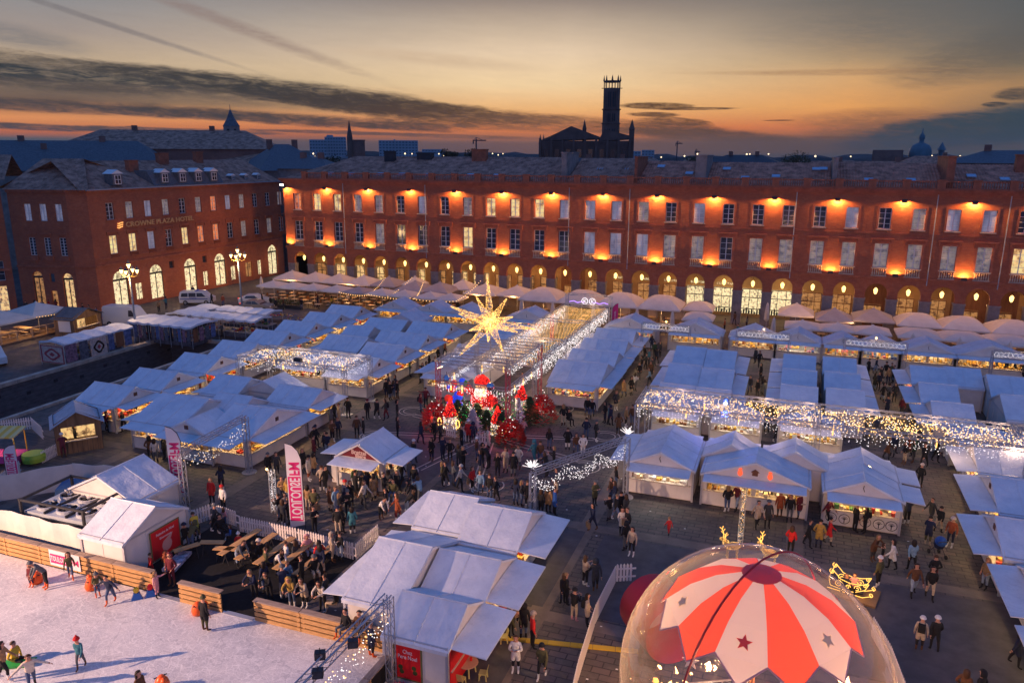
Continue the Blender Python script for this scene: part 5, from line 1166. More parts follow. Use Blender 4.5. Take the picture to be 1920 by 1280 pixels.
# ================================================================ fabric-roofed street stalls
M_RUG = mat('rug_red', (.35, .06, .07), .9, noise=(4, .4)); M_RUG2 = mat('rug_cream', (.5, .38, .32), .9, noise=(6, .3)); M_CLOTHB = mat('blue_clothes', (.10, .13, .25), .9, noise=(3, .5)); M_CLOTHP = mat('mixed_clothes', (.22, .12, .16), .9, noise=(4, .7)); M_CLOTHG = mat('grey_clothes', (.10, .10, .12), .9, noise=(4, .6))
def fabric_stall(x0, y0, x1, y1, z, label, nx=5, ny=3, goods=True, seed=1):
 cx_, cy_ = (x0+x1)/2, (y0+y1)/2; e = empty('market_stall', (cx_, cy_, .012), 0, label, 'market stall', 'fabric-roofed street stalls'); w, d = (x1-x0)/2, (y1-y0)/2; r_ = random.Random(seed)
 n, m_ = nx*4, ny*3; c = MB()
 H_ = [[z+.22*math.sin(math.pi*j/m_)-.10*math.sin(math.pi*((i/4) % 1))*(1 if 0 < j < m_ else 1.2)+r_.uniform(-.02, .02) for j in range(m_+1)] for i in range(n+1)]
 V_ = lambda i, j: (-w+2*w*i/n, -d+2*d*j/m_, H_[i][j]) if 2*w > 2*d else (-w+2*w*j/m_, -d+2*d*i/n, H_[i][j])
 for i in range(n):
  for j in range(m_):
   q = (V_(i, j), V_(i+1, j), V_(i+1, j+1), V_(i, j+1)); c.quad(*(q if 2*w > 2*d else q[::-1]))
 for i in range(n):
  for j in (0, m_):
   a, b_ = V_(i, j), V_(i+1, j); c.quad(a, b_, (b_[0], b_[1], b_[2]-.22), (a[0], a[1], a[2]-.22))
 for j in range(m_):
  for i in (0, n):
   a, b_ = V_(i, j), V_(i, j+1); c.quad(a, b_, (b_[0], b_[1], b_[2]-.22), (a[0], a[1], a[2]-.22))
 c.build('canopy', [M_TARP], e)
 p = MB()
 for i in range(0, n+1, 4):
  for j in (0, m_): q = V_(i, j); p.tube((q[0], q[1], 0), q, .025, 4)
 p.build('pole_frame', [M_POST], e)
 if goods:
  t = MB(); t.box(-w*.85, -d*.7, .72, w*.85, d*.7, .78, 0); t.box(-w*.85, -d*.7, .1, w*.85, -d*.68, .72, 1); t.box(w*.83, -d*.7, .1, w*.85, d*.7, .72, 1); t.build('table', [M_COUNTER, M_CLOTHG], e)
  k = MB()
  for _ in range(int(60*w*d/6)):
   a, b_ = r_.uniform(-w*.8, w*.7), r_.uniform(-d*.65, d*.55); s_ = r_.uniform(.1, .35); k.box(a, b_, .78, a+s_, b_+s_*.8, .78+r_.uniform(.05, .3), r_.randrange(8))
  k.build('goods', GOODS, e)['kind'] = 'stuff'
 return e
sA = fabric_stall(-70.2, 53.0, -66.9, 61.6, 2.4, 'rug stall with patterned carpets hanging from its white fabric roof', seed=2)
def hang(parent, x0, y0, x1, y1, z0, z1, m, pat=None):
 b = MB(); b.prism([(x0, y0, z0), (x1, y1, z0), (x1, y1, z1), (x0, y0, z1)], (.03 if x0 == x1 else 0, .03 if x0 != x1 else 0, 0)); o = b.build('hanging_rug' if pat else 'hanging_cloth', [m], parent)
 if pat:
  cx_, cy_, cz = (x0+x1)/2, (y0+y1)/2, (z0+z1)/2; k = MB(); w = math.hypot(x1-x0, y1-y0)/2; h = (z1-z0)/2; ux, uy = (x1-x0)/(2*w), (y1-y0)/(2*w); nx_, ny_ = (uy, -ux)
  def pl(a, bb, o_): return (cx_+ux*a+nx_*o_, cy_+uy*a+ny_*o_, cz+bb)
  ring = lambda r, n=16: [pl(r*w*math.cos(2*math.pi*i/n)*(1+.12*math.cos(4*2*math.pi*i/n)), r*h*math.sin(2*math.pi*i/n)*(1+.12*math.cos(8*math.pi*i/n)), .03) for i in range(n)]
  k.poly(ring(.62), 0); k.add([pl(p_, q_, .02) for p_, q_ in ((-w*.95, -h*.95), (w*.95, -h*.95), (w*.95, h*.95), (-w*.95, h*.95), (-w*.85, -h*.85), (w*.85, -h*.85), (w*.85, h*.85), (-w*.85, h*.85))], [(0, 1, 5, 4), (1, 2, 6, 5), (2, 3, 7, 6), (3, 0, 4, 7)], 0)
  k.poly([(p_[0]+nx_*.01, p_[1]+ny_*.01, p_[2]) for p_ in ring(.42)], 1); k.poly([(p_[0]+nx_*.02, p_[1]+ny_*.02, p_[2]) for p_ in ring(.2)], 0); k.build('rug_ornament', [pat, m], o)
hang(sA, -1.65, -4.3, 1.6, -4.3, .25, 2.1, M_RUG2, M_RUG)
hang(sA, 1.66, -4.2, 1.66, -2.9, .4, 2.2, M_CLOTHP); hang(sA, 1.66, -2.6, 1.66, -1.6, .3, 2.2, M_CLOTHG); hang(sA, 1.66, -1.3, 1.66, .7, .2, 2.2, M_RUG2, M_RUG); hang(sA, 1.7, .9, 1.7, 1.6, .5, 2.2, M_CLOTHB); hang(sA, 1.75, 1.8, 1.75, 2.8, .6, 2.2, M_WOODP); hang(sA, 1.66, 3.0, 1.66, 3.9, .5, 2.2, M_CLOTHB)
sB = fabric_stall(-69.3, 63.1, -60.3, 67.2, 2.5, 'wide cloth stall at the corner of the stone basin', 6, 3, seed=3)
for k in range(14): hang(sB, -4.3+k*.62, -2.0, -3.85+k*.62, -2.0, .7, 2.2, (M_CLOTHG, M_CLOTHB, M_CLOTHP, M_CLOTHG, M_BLACK)[k % 5])
for k in range(4): hang(sB, 4.45, -1.8+k*.9, 4.45, -1.1+k*.9, .7, 2.2, (M_WOODP, M_CLOTHP, M_CLOTHG, M_CLOTHB)[k])
fabric_stall(-69.0, 68.4, -65.8, 74.0, 2.4, 'narrow fabric stall just behind the corner stall', 3, 2, seed=4)
fabric_stall(-65.4, 68.6, -56.2, 71.4, 2.4, 'long low stall with tables of shoes, nearer of two', 6, 2, seed=5)
fabric_stall(-65.0, 72.2, -57.4, 75.0, 2.4, 'long low stall with tables of shoes, farther of two', 5, 2, seed=6)
for u, v, w, d, t_ in ((-55.2, 72.5, 2.6, 1.6, 'flat trestle table with folded clothes beyond the stalls'), (-56.8, 77.2, 3.6, 1.6, 'trestle table with glassware beyond the stalls'), (-60.5, 78.5, 4.2, 1.5, 'long trestle table with dark wares near the terrace'), (-54.2, 66.0, 1.8, 1.0, 'empty folding table by the basin corner')):
 e = empty('trestle_table', (u, v, .012), .2, t_, 'table'); b = MB(); b.box(-w/2, -d/2, .7, w/2, d/2, .75); b.build('table_top', [M_CLOTHG], e)
 for a in (-1, 1): 
  b = MB(); b.tube((a*w*.4, -d*.4, 0), (a*w*.4, 0, .7), .02, 4); b.tube((a*w*.4, d*.4, 0), (a*w*.4, 0, .7), .02, 4); b.build('trestle', [M_DARK], e)
 k = MB(); r_ = random.Random(int(u))
 for _ in range(40): a, c_ = r_.uniform(-w*.45, w*.4), r_.uniform(-d*.45, d*.35); k.box(a, c_, .75, a+.15, c_+.15, .75+r_.uniform(.04, .2), r_.randrange(8))
 k.build('goods', GOODS, e)['kind'] = 'stuff'
# restaurant deck with railing and two parasols, hut beside it
dk = empty('restaurant_deck', (-84, 60, .012), 0, 'raised restaurant deck with wooden railing and picnic tables at the left edge', 'deck')
b = MB(); b.box(-6, -9, 0, 3.4, 4.4, .25); b.build('platform', [mat('deck_boards', (.16, .10, .07), .8, noise=(3, .3))], dk)
b = MB()
for k in range(8): b.box(3.2, -9+k*1.85, .25, 3.32, -8.88+k*1.85, 1.3)
b.box(3.2, -9, 1.25, 3.34, 4.1, 1.36); b.box(3.22, -9, .7, 3.3, 4.1, .78); b.build('railing', [mat('pale_deck_wood', (.42, .30, .19), .7, noise=(2, .2))], dk)
for k in range(4):
 b = MB(); y_ = -6.5+k*2.6; b.box(-.6, y_-.4, .95, 2.2, y_+.4, 1.0); b.box(-.6, y_-.9, .65, 2.2, y_-.65, .7); b.box(-.6, y_+.65, .65, 2.2, y_+.9, .7); b.box(-.3, y_-.05, .25, -.2, y_+.05, .95); b.box(1.7, y_-.05, .25, 1.8, y_+.05, .95); b.build('picnic_table', [M_TABLE], dk)
parasol(-83.4, 63.3, 5.2, 2.5, 3.6, M_CANV, 'cream parasol over the restaurant deck, next to the wooden hut'); parasol(-83.2, 58.4, 5.2, 2.5, 3.6, M_CANV, 'cream parasol over the restaurant deck, cut by the left edge')
bulb_string((-80.8, 60.8, 2.5), (-80.8, 66, 2.5), .15, 14, M_BULBW, .05, 'warm bulbs along the deck parasol edge')
lamp('POINT', (-82.5, 61, 2.3), 260, (1, .55, .2), .2); lamp('POINT', (-83, 56, 2.3), 260, (1, .55, .2), .2)
M_BARN = mat('rough_boards', (.22, .13, .07), .85, noise=(4, .35, (1, 1, .15)))
def hut(u, v, w, d, rz, label, roofm, z1=2.3, zr=3.1, dir_='x'):
 e = empty('wooden_hut', (u, v, .012), R(rz), label, 'hut'); b = MB(); n = int(w/.3)
 ops_ = [(-w*.36, w*.36, 1.0, 1.95, 0)]
 wall_bm(b, -w/2, w/2, 0, z1, ops_, .1, -d/2); b.quad((w/2, -d/2, 0), (w/2, d/2, 0), (w/2, d/2, z1), (w/2, -d/2, z1)); b.quad((-w/2, -d/2, 0), (-w/2, -d/2, z1), (-w/2, d/2, z1), (-w/2, d/2, 0)); b.quad((-w/2, d/2, 0), (-w/2, d/2, z1), (w/2, d/2, z1), (w/2, d/2, 0))
 b.tri((-w/2, -d/2, z1), (w/2, -d/2, z1), (0, -d/2, zr)); b.tri((-w/2, d/2, z1), (0, d/2, zr), (w/2, d/2, z1)); b.build('board_wall', [M_BARN], e)
 b = MB()
 for k in range(n): b.box(-w/2+k*w/n-.01, -d/2-.02, 0, -w/2+k*w/n+.01, -d/2, z1 if abs(-w/2+k*w/n) > w*.36 else 1.0)
 nd = int(d/.3)
 for k in range(nd):
  for s_ in (-1, 1): b.box(s_*w/2-.012, -d/2+k*d/nd-.01, 0, s_*w/2+.012, -d/2+k*d/nd+.01, z1)
 b.build('board_joints', [M_DARK], e)['kind'] = 'stuff'
 b = MB()
 for s_ in (-1, 1): b.slab((s_*(w/2+.25), -d/2-.3, z1-.22), (0, -d/2-.3, zr), (0, d/2+.3, zr), (s_*(w/2+.25), d/2+.3, z1-.22), .06)
 b.build('roof', [roofm], e); b = MB(); b.box(-w*.4, -d/2-.25, .95, w*.4, -d/2, 1.0); b.build('counter', [M_COUNTER], e)
 b = MB(); b.box(-w/2+.15, d/2-.4, .4, w/2-.15, d/2-.3, 1.9); b.build('back_shelf', [M_SHOP], e); b = MB(); b.box(-w*.3, -d/2+.12, 2.0, w*.3, -d/2+.18, 2.05); b.build('striplight', [M_TUBE], e); return e
hut(-47.6, 37.9, 2.9, 2.6, 52, 'small rough-board wooden hut with glowing orange counter by the basin', mat('lead_roof', (.36, .40, .46), .5, noise=(3, .2)))
hh_ = hut(-78.6, 64.6, 4.4, 2.6, 98, 'wooden hut with dark slate roof and framed menu beside the deck', M_SLATE)
b = MB(); b.box(-2.235, -.9, .6, -2.21, .7, 1.9); b.build('menu_board', [M_WHITE], hh_)
# ================================================================ trusses and nets of light
M_TRUSS = mat('truss_aluminium', (.42, .43, .46), .35, metal=.5)
M_TRUSSR = mat('truss_red_glow_colour', (.62, .08, .10), .4)  # red glow on the display legs is put into the truss colour
def truss(mb, p, q, s=.29, r=.028, step=.45, m=0):
 p, q = Vector(p), Vector(q); d = q-p; L = d.length; k = d/L; a = (k.cross((0, 0, 1)) if abs(k.z) < .9 else Vector((1, 0, 0))).normalized(); b = k.cross(a)
 cn = [a*s/2+b*s/2, -a*s/2+b*s/2, -a*s/2-b*s/2, a*s/2-b*s/2]
 for c in cn: mb.tube(p+c, q+c, r, 4, m)
 n = max(1, int(L/step))
 for i in range(n):
  for f in range(4):
   c0, c1 = cn[f], cn[(f+1) % 4]
   if i % 2: c0, c1 = c1, c0
   mb.tube(p+k*(L*i/n)+c0, p+k*(L*(i+1)/n)+c1, r*.5, 3, m)
def bulbs_plane(mb, x0, x1, y0, y1, z, dens, r, rnd, sag=.1, mi=(0,)):
 for _ in range(int((x1-x0)*(y1-y0)*dens)): 
  x_, y_ = rnd.uniform(x0, x1), rnd.uniform(y0, y1); mb.octa((x_, y_, z-rnd.random()*sag-.12*math.sin((x_-x0)*2.1)*math.sin((y_-y0)*1.7)), r*rnd.uniform(.7, 1.2), rnd.choice(mi))
def fringe(mb, p, q, dens, drop, r, rnd, mi=(0,)):
 p, q = Vector(p), Vector(q); L = (q-p).length; n = int(L/.22)
 for i in range(n):
  b = p.lerp(q, i/n); dd = drop*(.45+.55*abs(math.sin(i*1.9)))
  for k in range(int(dens*dd)): mb.octa((b.x+rnd.uniform(-.05, .05), b.y+rnd.uniform(-.05, .05), b.z-rnd.random()*dd), r*rnd.uniform(.7, 1.2), rnd.choice(mi))
BM = [M_BULBC, M_BULBW, M_BULBG, M_BULBR, M_BULBN, M_BULBB]
rb = random.Random(8)
def light_canopy(x0, x1, y0, y1, z, cols, label, dens=34, warm=(0, 1), name='light_canopy'):
 e = empty(name, (x0, y0, .012), 0, label, 'light canopy'); w, d = x1-x0, y1-y0
 t = MB()
 for y_ in (0, d): truss(t, (0, y_, z), (w, y_, z))
 t.build('long_beams', [M_TRUSS], e)['kind'] = 'stuff'
 for k in range(len(cols)):
  t = MB(); truss(t, (cols[k], 0, z), (cols[k], d, z)); t.build('cross_beam', [M_TRUSS], e)
  for y_ in (0, d): t = MB(); truss(t, (cols[k], y_, 0), (cols[k], y_, z)); t.box(cols[k]-.4, y_-.4, 0, cols[k]+.4, y_+.4, .04); t.build('column', [M_TRUSS], e)
 t = MB()
 for k in range(int(w/1.2)): t.path([(k*1.2, 0, z), (k*1.2, d/2, z-.25), (k*1.2, d, z)], .005, 3)
 t.build('net_wires', [M_DARK], e)['kind'] = 'stuff'
 b = MB(); bulbs_plane(b, 0, w, 0, d, z-.05, dens, .037, rb, .25, warm); b.build('light_net', BM, e)['kind'] = 'stuff'
 b = MB(); fringe(b, (0, 0, z-.2), (w, 0, z-.2), 8, .8, .03, rb, (0,)); fringe(b, (0, 0, z-.2), (0, d, z-.2), 8, .8, .03, rb, (0,)); fringe(b, (w, 0, z-.2), (w, d, z-.2), 8, .8, .03, rb, (0,)); b.build('light_fringe', BM, e)['kind'] = 'stuff'
 return e
LC1 = light_canopy(-43.7, -33.2, 50.7, 54.7, 3.85, [0, 10.5], 'square truss canopy of white fairy lights between the left chalet blocks', 26, (0, 0, 0, 1, 1))
LC2 = light_canopy(-9.3, 26, 50.4, 54.6, 3.85, [0, 11.8, 23.5, 35.3], 'long truss canopy of amber and white fairy lights crossing the right half', 24, (0, 1, 1, 1))
spn = MB(); spn.lathe([(.18, 0), (.2, .3), (.1, .4)], 8, 0, (0, 0, 0)); spn.octa((0, -.22, .1), .14, 1)
s_ = spn.build('spotlight', [M_DARK, bulbmat('blue_beam', (.45, .55, 1), 22)], None, (-3.5, 52.2, 4.05)); tag(s_, 'brilliant blue-white spotlight mounted on the long light canopy', 'spotlight')
lamp('POINT', (-3.5, 51.9, 4.4), 260, (.12, .2, 1), .15)
spn = MB(); spn.lathe([(.2, 0), (.2, .35), (.1, .45)], 8); s_ = spn.build('spotlight', [M_DARK], None, (5.9, 51.0, 4.0)); tag(s_, 'dark round spotlight housing on the long canopy, unlit', 'spotlight')
spn = MB(); spn.box(-.35, -.15, 0, .35, .15, .3); s_ = spn.build('projector', [M_DARK], None, (-37.8, 51.0, 4.0)); tag(s_, 'black projector on the front beam of the left light canopy', 'projector')
def sparkle_star(mb, c, r, m=1):
 for k in range(5): a = k*math.pi/5; mb.tube((c[0]-r*math.cos(a), c[1]-r*math.sin(a), c[2]), (c[0]+r*math.cos(a), c[1]+r*math.sin(a), c[2]), .03, 3, m)
for k in range(9):     # gold light sticks hanging from the canopies
 pass
b = MB()
for x_, y_ in ((-41, 52), (-39.5, 51.2), (-38.2, 53), (-36.5, 51.5), (-34.6, 52.6)): b.tube((x_, y_, 3.1), (x_, y_, 3.6), .05, 4)
o = b.build('light_sticks', [M_BULBG], None); tag(o, 'gold light sticks hanging under the square left canopy', 'string lights', kind='stuff')
b = MB()
for x_, y_ in ((-6, 51), (-5, 53), (-2.5, 51), (3.4, 51), (5, 52), (9.4, 51), (15, 52)): b.tube((x_, y_, 3.1), (x_, y_, 3.6), .05, 4)
o = b.build('light_sticks', [M_BULBG], None); tag(o, 'gold light sticks hanging under the long right canopy', 'string lights', kind='stuff')
for x_ in (-41.5, -38.5, -35.5): lamp('POINT', (x_, 52.7, 3.3), 100, (1, .72, .6), .3)
for x_ in (-7, -1, 2, 6, 10, 14, 18): lamp('POINT', (x_, 52.5, 3.4), 110, (1, .62, .42), .3)
# tunnel of lights
x0, x1, y0, y1, z = -24.3, -19.3, 57.6, 83.6, 3.85
tn = empty('light_tunnel', (x0, y0, .012), 0, 'long tunnel of golden light strings with white light curtains down its sides', 'light tunnel')
w, d = x1-x0, y1-y0
t = MB()
for x_ in (0, w): truss(t, (x_, 0, z), (x_, d, z))
t.build('long_beams', [M_TRUSS], tn)['kind'] = 'stuff'
for k in range(4):
 y_ = d*k/3; t = MB(); truss(t, (0, y_, z), (w, y_, z)); t.build('cross_beam', [M_TRUSS], tn)
 for x_ in (0, w): t = MB(); truss(t, (x_, y_, 0), (x_, y_, z)); t.build('column', [M_TRUSS], tn)
b = MB(); wr = MB()
for k in range(56):
 y_ = .3+k*(d-.5)/56; last = None
 for i in range(34):
  f = i/33; P_ = (w*f, y_+.05*math.sin(k), z-.75*4*f*(1-f)*.35); b.octa(P_, .034, rb.choice((1, 2, 1, 2) if k > 20 else (0, 1, 1, 0)))
  if i % 11 == 0: 
   if last: wr.tube(last, P_, .005, 3)
   last = P_
wr.build('net_wires', [M_DARK], tn)['kind'] = 'stuff'; b.build('light_net', BM, tn)['kind'] = 'stuff'
b = MB(); fringe(b, (0, 0, z-.1), (0, d, z-.1), 14, 1.5, .032, rb, (0,)); fringe(b, (w, 0, z-.1), (w, d, z-.1), 14, 1.5, .032, rb, (0,)); b.build('light_curtain', BM, tn)['kind'] = 'stuff'
for k in range(5): lamp('POINT', (x0+w/2, y0+2.5+k*5, 3.2), 170, (1, .60, .34), .3)
ar = empty('entrance_arch', (x0, y1+.6, .012), 0, 'light arch with glowing violet script emblem at the far end of the tunnel', 'arch')
for x_ in (0, w+.2): t = MB(); truss(t, (x_, 0, 0), (x_, 0, 5.0)); t.build('column', [M_TRUSS], ar)
t = MB(); truss(t, (0, 0, 5.0), (w+.2, 0, 5.0), .2); t.build('cross_beam', [M_TRUSS], ar)
b = MB(); V = [(.3, 4.1), (.8, 4.25), (1.3, 4.05), (1.7, 4.2), (2.1, 4.15)]
for s_ in (0, 1):
 f = lambda p: (w+.2-p[0] if s_ else p[0], -.1, p[1]); b.path([f(p) for p in V], .035, 4, 1)
 cx_ = 2.15 if not s_ else w+.2-2.15
 ring = lambda r, n=14: [(cx_+r*math.cos(2*math.pi*i/n), -.1, 4.3+r*math.sin(2*math.pi*i/n)) for i in range(n+1)]
 b.path(ring(.36), .04, 4, 0); b.path([(cx_-.12, -.1, 4.5), (cx_-.12, -.1, 4.1)], .035, 4, 0); b.path([(cx_+.16, -.1, 4.5), (cx_-.1, -.1, 4.3), (cx_+.18, -.1, 4.1)], .035, 4, 0)
b.build('light_emblem', [M_BULBC, bulbmat('violet_tube', (.5, .25, 1), 2.5)], ar)['kind'] = 'stuff'
# light frames in front of the far row
for i, (a, c, t_) in enumerate(((-13.9, -9.3, 'first'), (-4.5, .2, 'second'), (5.3, 10.3, 'third'), (17.4, 22.4, 'fourth'))):
 e = empty('frost_light_arch', (a, 76.2, .012), 0, t_+' slender light frame with white frost pattern, counted from the tunnel', 'light frame', 'light frames before the far row'); t = MB(); w = (c-a)*1.04
 for x_ in (0, w): truss(t, (x_, 0, 0), (x_, 0, 4.0), .2)
 truss(t, (0, 0, 4.0), (w, 0, 4.0), .16); truss(t, (0, 0, 3.35), (w, 0, 3.35), .12); t.build('frame', [M_TRUSS], e)
 b = MB()
 for k in range(14):
  cx_, cz = .25+(w-.5)*k/13, 3.7; 
  for q in range(8): aa = q*math.pi/4+k; b.octa((cx_+.16*math.cos(aa), -.12, cz+.2*math.sin(aa)), .03)
  for q in range(4): b.octa((cx_+rb.uniform(-.2, .2), -.12, cz+rb.uniform(-.3, .3)), .026)
 b.build('frost_lights', BM, e)['kind'] = 'stuff'
 g_ = MB(); g_.octa((w/2, 0, 4.3), .11); g_.build('top_lamp', [M_LAMPW], e); lamp('POINT', (a+w/2, 76, 4.6), 90, (1, .6, .3), .1)
# ================================================================ golden star
SC_ = Vector((-22.6, 56.0, 7.45)); st = empty('light_star', SC_, 0, 'giant golden star of fairy lights floating above the Santa display', 'star decoration')
dirs = []
for px, py, dv in ((914, 521, 0), (893, 556, -.4), (845, 574, .3), (860, 588, -.8), (950, 560, .5), (961, 594, -.6), (971, 623, .9), (1003, 617, 0), (862, 666, .4), (943, 659, -.3), (915, 640, 1.4), (880, 620, 1.2), (930, 585, 1.4), (918, 600, -2.6)):
 r_ = ray(px, py); t_ = (56+dv-0)/r_.y; P_ = Vector((r_.x*t_, r_.y*t_, CH+r_.z*t_)); dirs.append(P_-SC_)
fr = MB(); b = MB()
for D_ in dirs:
 L = D_.length
 if L < .3: continue
 k = D_/L; a = k.orthogonal().normalized(); c = k.cross(a); 
 for q in range(4):
  t_ = math.pi/2*q; o_ = (a*math.cos(t_)+c*math.sin(t_))*.32; fr.tube(k*.35+o_, D_, .012, 3)
 for _ in range(int(85*L)+30):
  f = rb.random()**1.15; t_ = rb.random()*2*math.pi; R_ = .34*(1-f)+.03; p_ = k*(.25+(L-.25)*f)+(a*math.cos(t_)+c*math.sin(t_))*R_; b.octa(p_, .028, rb.choice((2, 2, 2, 1)))
fr.build('star_frame', [mat('gilt_wire', (.5, .32, .1), .5)], st); b.build('star_bulbs', BM, st)['kind'] = 'stuff'
mst = MB(); mst.tube((0, 0, -2.3), (0, 0, 0), .05, 6); mst.build('mounting_pole', [M_TRUSS], st)
lamp('POINT', SC_+Vector((0, -.5, 0)), 380, (1, .55, .18), .8)
# ================================================================ Santa display
X0, X1, Y0, Y1, Z = -25.1, -19.3, 51.3, 59.0, 5.2
e = empty('display_truss', (X0, Y0, .012), 0, 'four-legged open truss pavilion with red-lit legs over the Santa display', 'truss pavilion')
w, d = X1-X0, Y1-Y0
for x_, y_, m in ((0, 0, M_TRUSSR), (w, 0, M_TRUSSR), (w, d, M_TRUSSR), (0, d, M_TRUSS)): t = MB(); truss(t, (x_, y_, 0), (x_, y_, Z)); t.build('column', [m], e)
t = MB()
for p, q in (((0, 0), (w, 0)), ((w, 0), (w, d)), ((w, d), (0, d)), ((0, d), (0, 0)), ((w/2, 0), (w/2, d)), ((0, d/2), (w, d/2)), ((0, d*.25), (w, d*.25)), ((0, d*.75), (w, d*.75))): truss(t, (*p, Z), (*q, Z))
for p, q in (((0, 0), (w, 0)), ((w, 0), (w, d)), ((0, d), (0, 0))): truss(t, (*p, 3.55), (*q, 3.55), .22)
t.build('roof_beams', [M_TRUSS], e)['kind'] = 'stuff'
b = MB(); fringe(b, (0, 0, 3.4), (w, 0, 3.4), 20, .6, .03, rb); fringe(b, (w, 0, 3.4), (w, d, 3.4), 20, .6, .03, rb); fringe(b, (0, 0, 3.4), (0, d, 3.4), 20, .6, .03, rb); fringe(b, (0, 0, 5.1), (0, d, 5.1), 10, .5, .03, rb); fringe(b, (w, 0, 5.1), (w, d, 5.1), 14, .7, .03, rb); b.build('light_fringe', BM, e)['kind'] = 'stuff'
b = MB()
for x_, y_ in ((1, .2), (2.0, 0.1), (3.8, 0.1), (w, 1.5), (w, 3.5), (w, 5.5), (1.2, 6), (3, 6.4), (0, 3)): b.tube((x_, y_, 2.9), (x_, y_, 3.45), .05, 4)
b.build('light_sticks', [M_BULBG], e)['kind'] = 'stuff'
M_MIRR = mat('mirror_ball', (.5, .55, .7), .12, metal=1)
for x_, y_, t_ in ((-20.6, 51.0, 'blue-grey mirror ball at the right front leg of the display'), (-24.5, 51.6, 'blue-grey mirror ball at the left front leg of the display')):
 b = MB(); n = 10; pr = [(.33*math.sin(math.pi*i/n)+.001, -.33*math.cos(math.pi*i/n)) for i in range(n+1)]; b.lathe(pr, 14, 0, (0, 0, 0), False); b.tube((0, 0, .3), (0, 0, .6), .02, 4, 1); tag(b.build('mirror_ball', [M_MIRR, M_DARK], None, (x_, y_, 3.75)), t_, 'mirror ball')
def shell_bulbs(mb, c, rx, ry, rz, n, mi, r=.034, front=True, z0=-1, z1=1):
 for _ in range(n):
  z_ = rb.uniform(z0, z1); a = rb.uniform(math.pi*.95, math.pi*2.05) if front else rb.uniform(0, 2*math.pi); q = math.sqrt(max(0, 1-z_*z_)); mb.octa((c[0]+rx*q*math.cos(a), c[1]+ry*q*math.sin(a), c[2]+rz*z_), r, rb.choice(mi))
def ball(mb, c, rx, ry, rz, n=10, m=0):
 vs = []; fs = []; k = 7
 for j in range(k+1):
  t_ = math.pi*j/k
  for i in range(n): a = 2*math.pi*i/n; vs.append((c[0]+rx*math.sin(t_)*math.cos(a), c[1]+ry*math.sin(t_)*math.sin(a), c[2]-rz*math.cos(t_)))
 for j in range(k):
  for i in range(n): fs.append((j*n+i, j*n+(i+1) % n, (j+1)*n+(i+1) % n, (j+1)*n+i))
 mb.add(vs, fs, m)
M_REDF = mat('red_felt', (.45, .02, .02), .8); M_WF = mat('white_felt', (.6, .58, .55), .9); M_SKINF = mat('figure_skin', (.6, .32, .2), .7); M_GRNF = mat('green_felt', (.03, .22, .05), .8)
sn = empty('santa_figure', (-22.3, 53.6, .012), 0, 'large seated Santa figure made of red and white fairy lights', 'Santa figure')
b = MB(); ball(b, (0, 0, 1.7), .95, .7, .95); b.build('coat', [M_REDF], sn)
b = MB(); ball(b, (0, -.1, 2.75), .5, .45, .5); b.build('head', [M_SKINF], sn)
b = MB(); ball(b, (0, -.35, 2.35), .5, .35, .55); b.box(-.9, -.62, .85, .9, -.4, 1.05); b.build('beard', [M_WF], sn)
b = MB(); b.lathe([(.62, 0), (.66, .12), (.5, .35), (.3, .6), (.05, .85)], 10, 0, (0, 0, 3.0)); b.build('hat', [M_REDF], sn)
for s_ in (-1, 1):
 b = MB(); b.tube((s_*.8, -.1, 2.2), (s_*1.25, -.4, 1.5 if s_ > 0 else 2.9), .26, 7); b.build('arm', [M_REDF], sn); b = MB(); ball(b, (s_*1.3, -.5, 1.35 if s_ > 0 else 3.1), .22, .2, .22); b.build('mitten', [M_GRNF], sn)
 b = MB(); b.tube((s_*.4, -.4, 1.1), (s_*.65, -1.0, .75), .3, 7); b.tube((s_*.65, -1.0, .75), (s_*.65, -1.05, .3), .24, 7); b.build('boot', [M_WF], sn)
b = MB(); shell_bulbs(b, (0, 0, 1.7), 1.0, .76, 1.0, 420, (3, 3, 3, 0)); shell_bulbs(b, (0, -.36, 2.3), .55, .42, .62, 230, (0, 0, 1)); shell_bulbs(b, (0, -.1, 3.2), .62, .55, .6, 230, (3,), z0=0); shell_bulbs(b, (0, -.2, 2.85), .5, .5, .25, 60, (2, 1)); shell_bulbs(b, (-1.15, -.3, 2.6), .3, .3, .5, 60, (3,)); shell_bulbs(b, (1.1, -.3, 1.8), .3, .3, .5, 60, (3,)); shell_bulbs(b, (-1.0, -.9, .9), .5, .4, .55, 130, (0, 0, 4)); shell_bulbs(b, (1.05, -.9, .9), .5, .4, .55, 130, (0, 0, 4)); shell_bulbs(b, (0, -.8, 1.35), .25, .2, .2, 40, (2,)); b.build('light_bulbs', BM, sn)['kind'] = 'stuff'
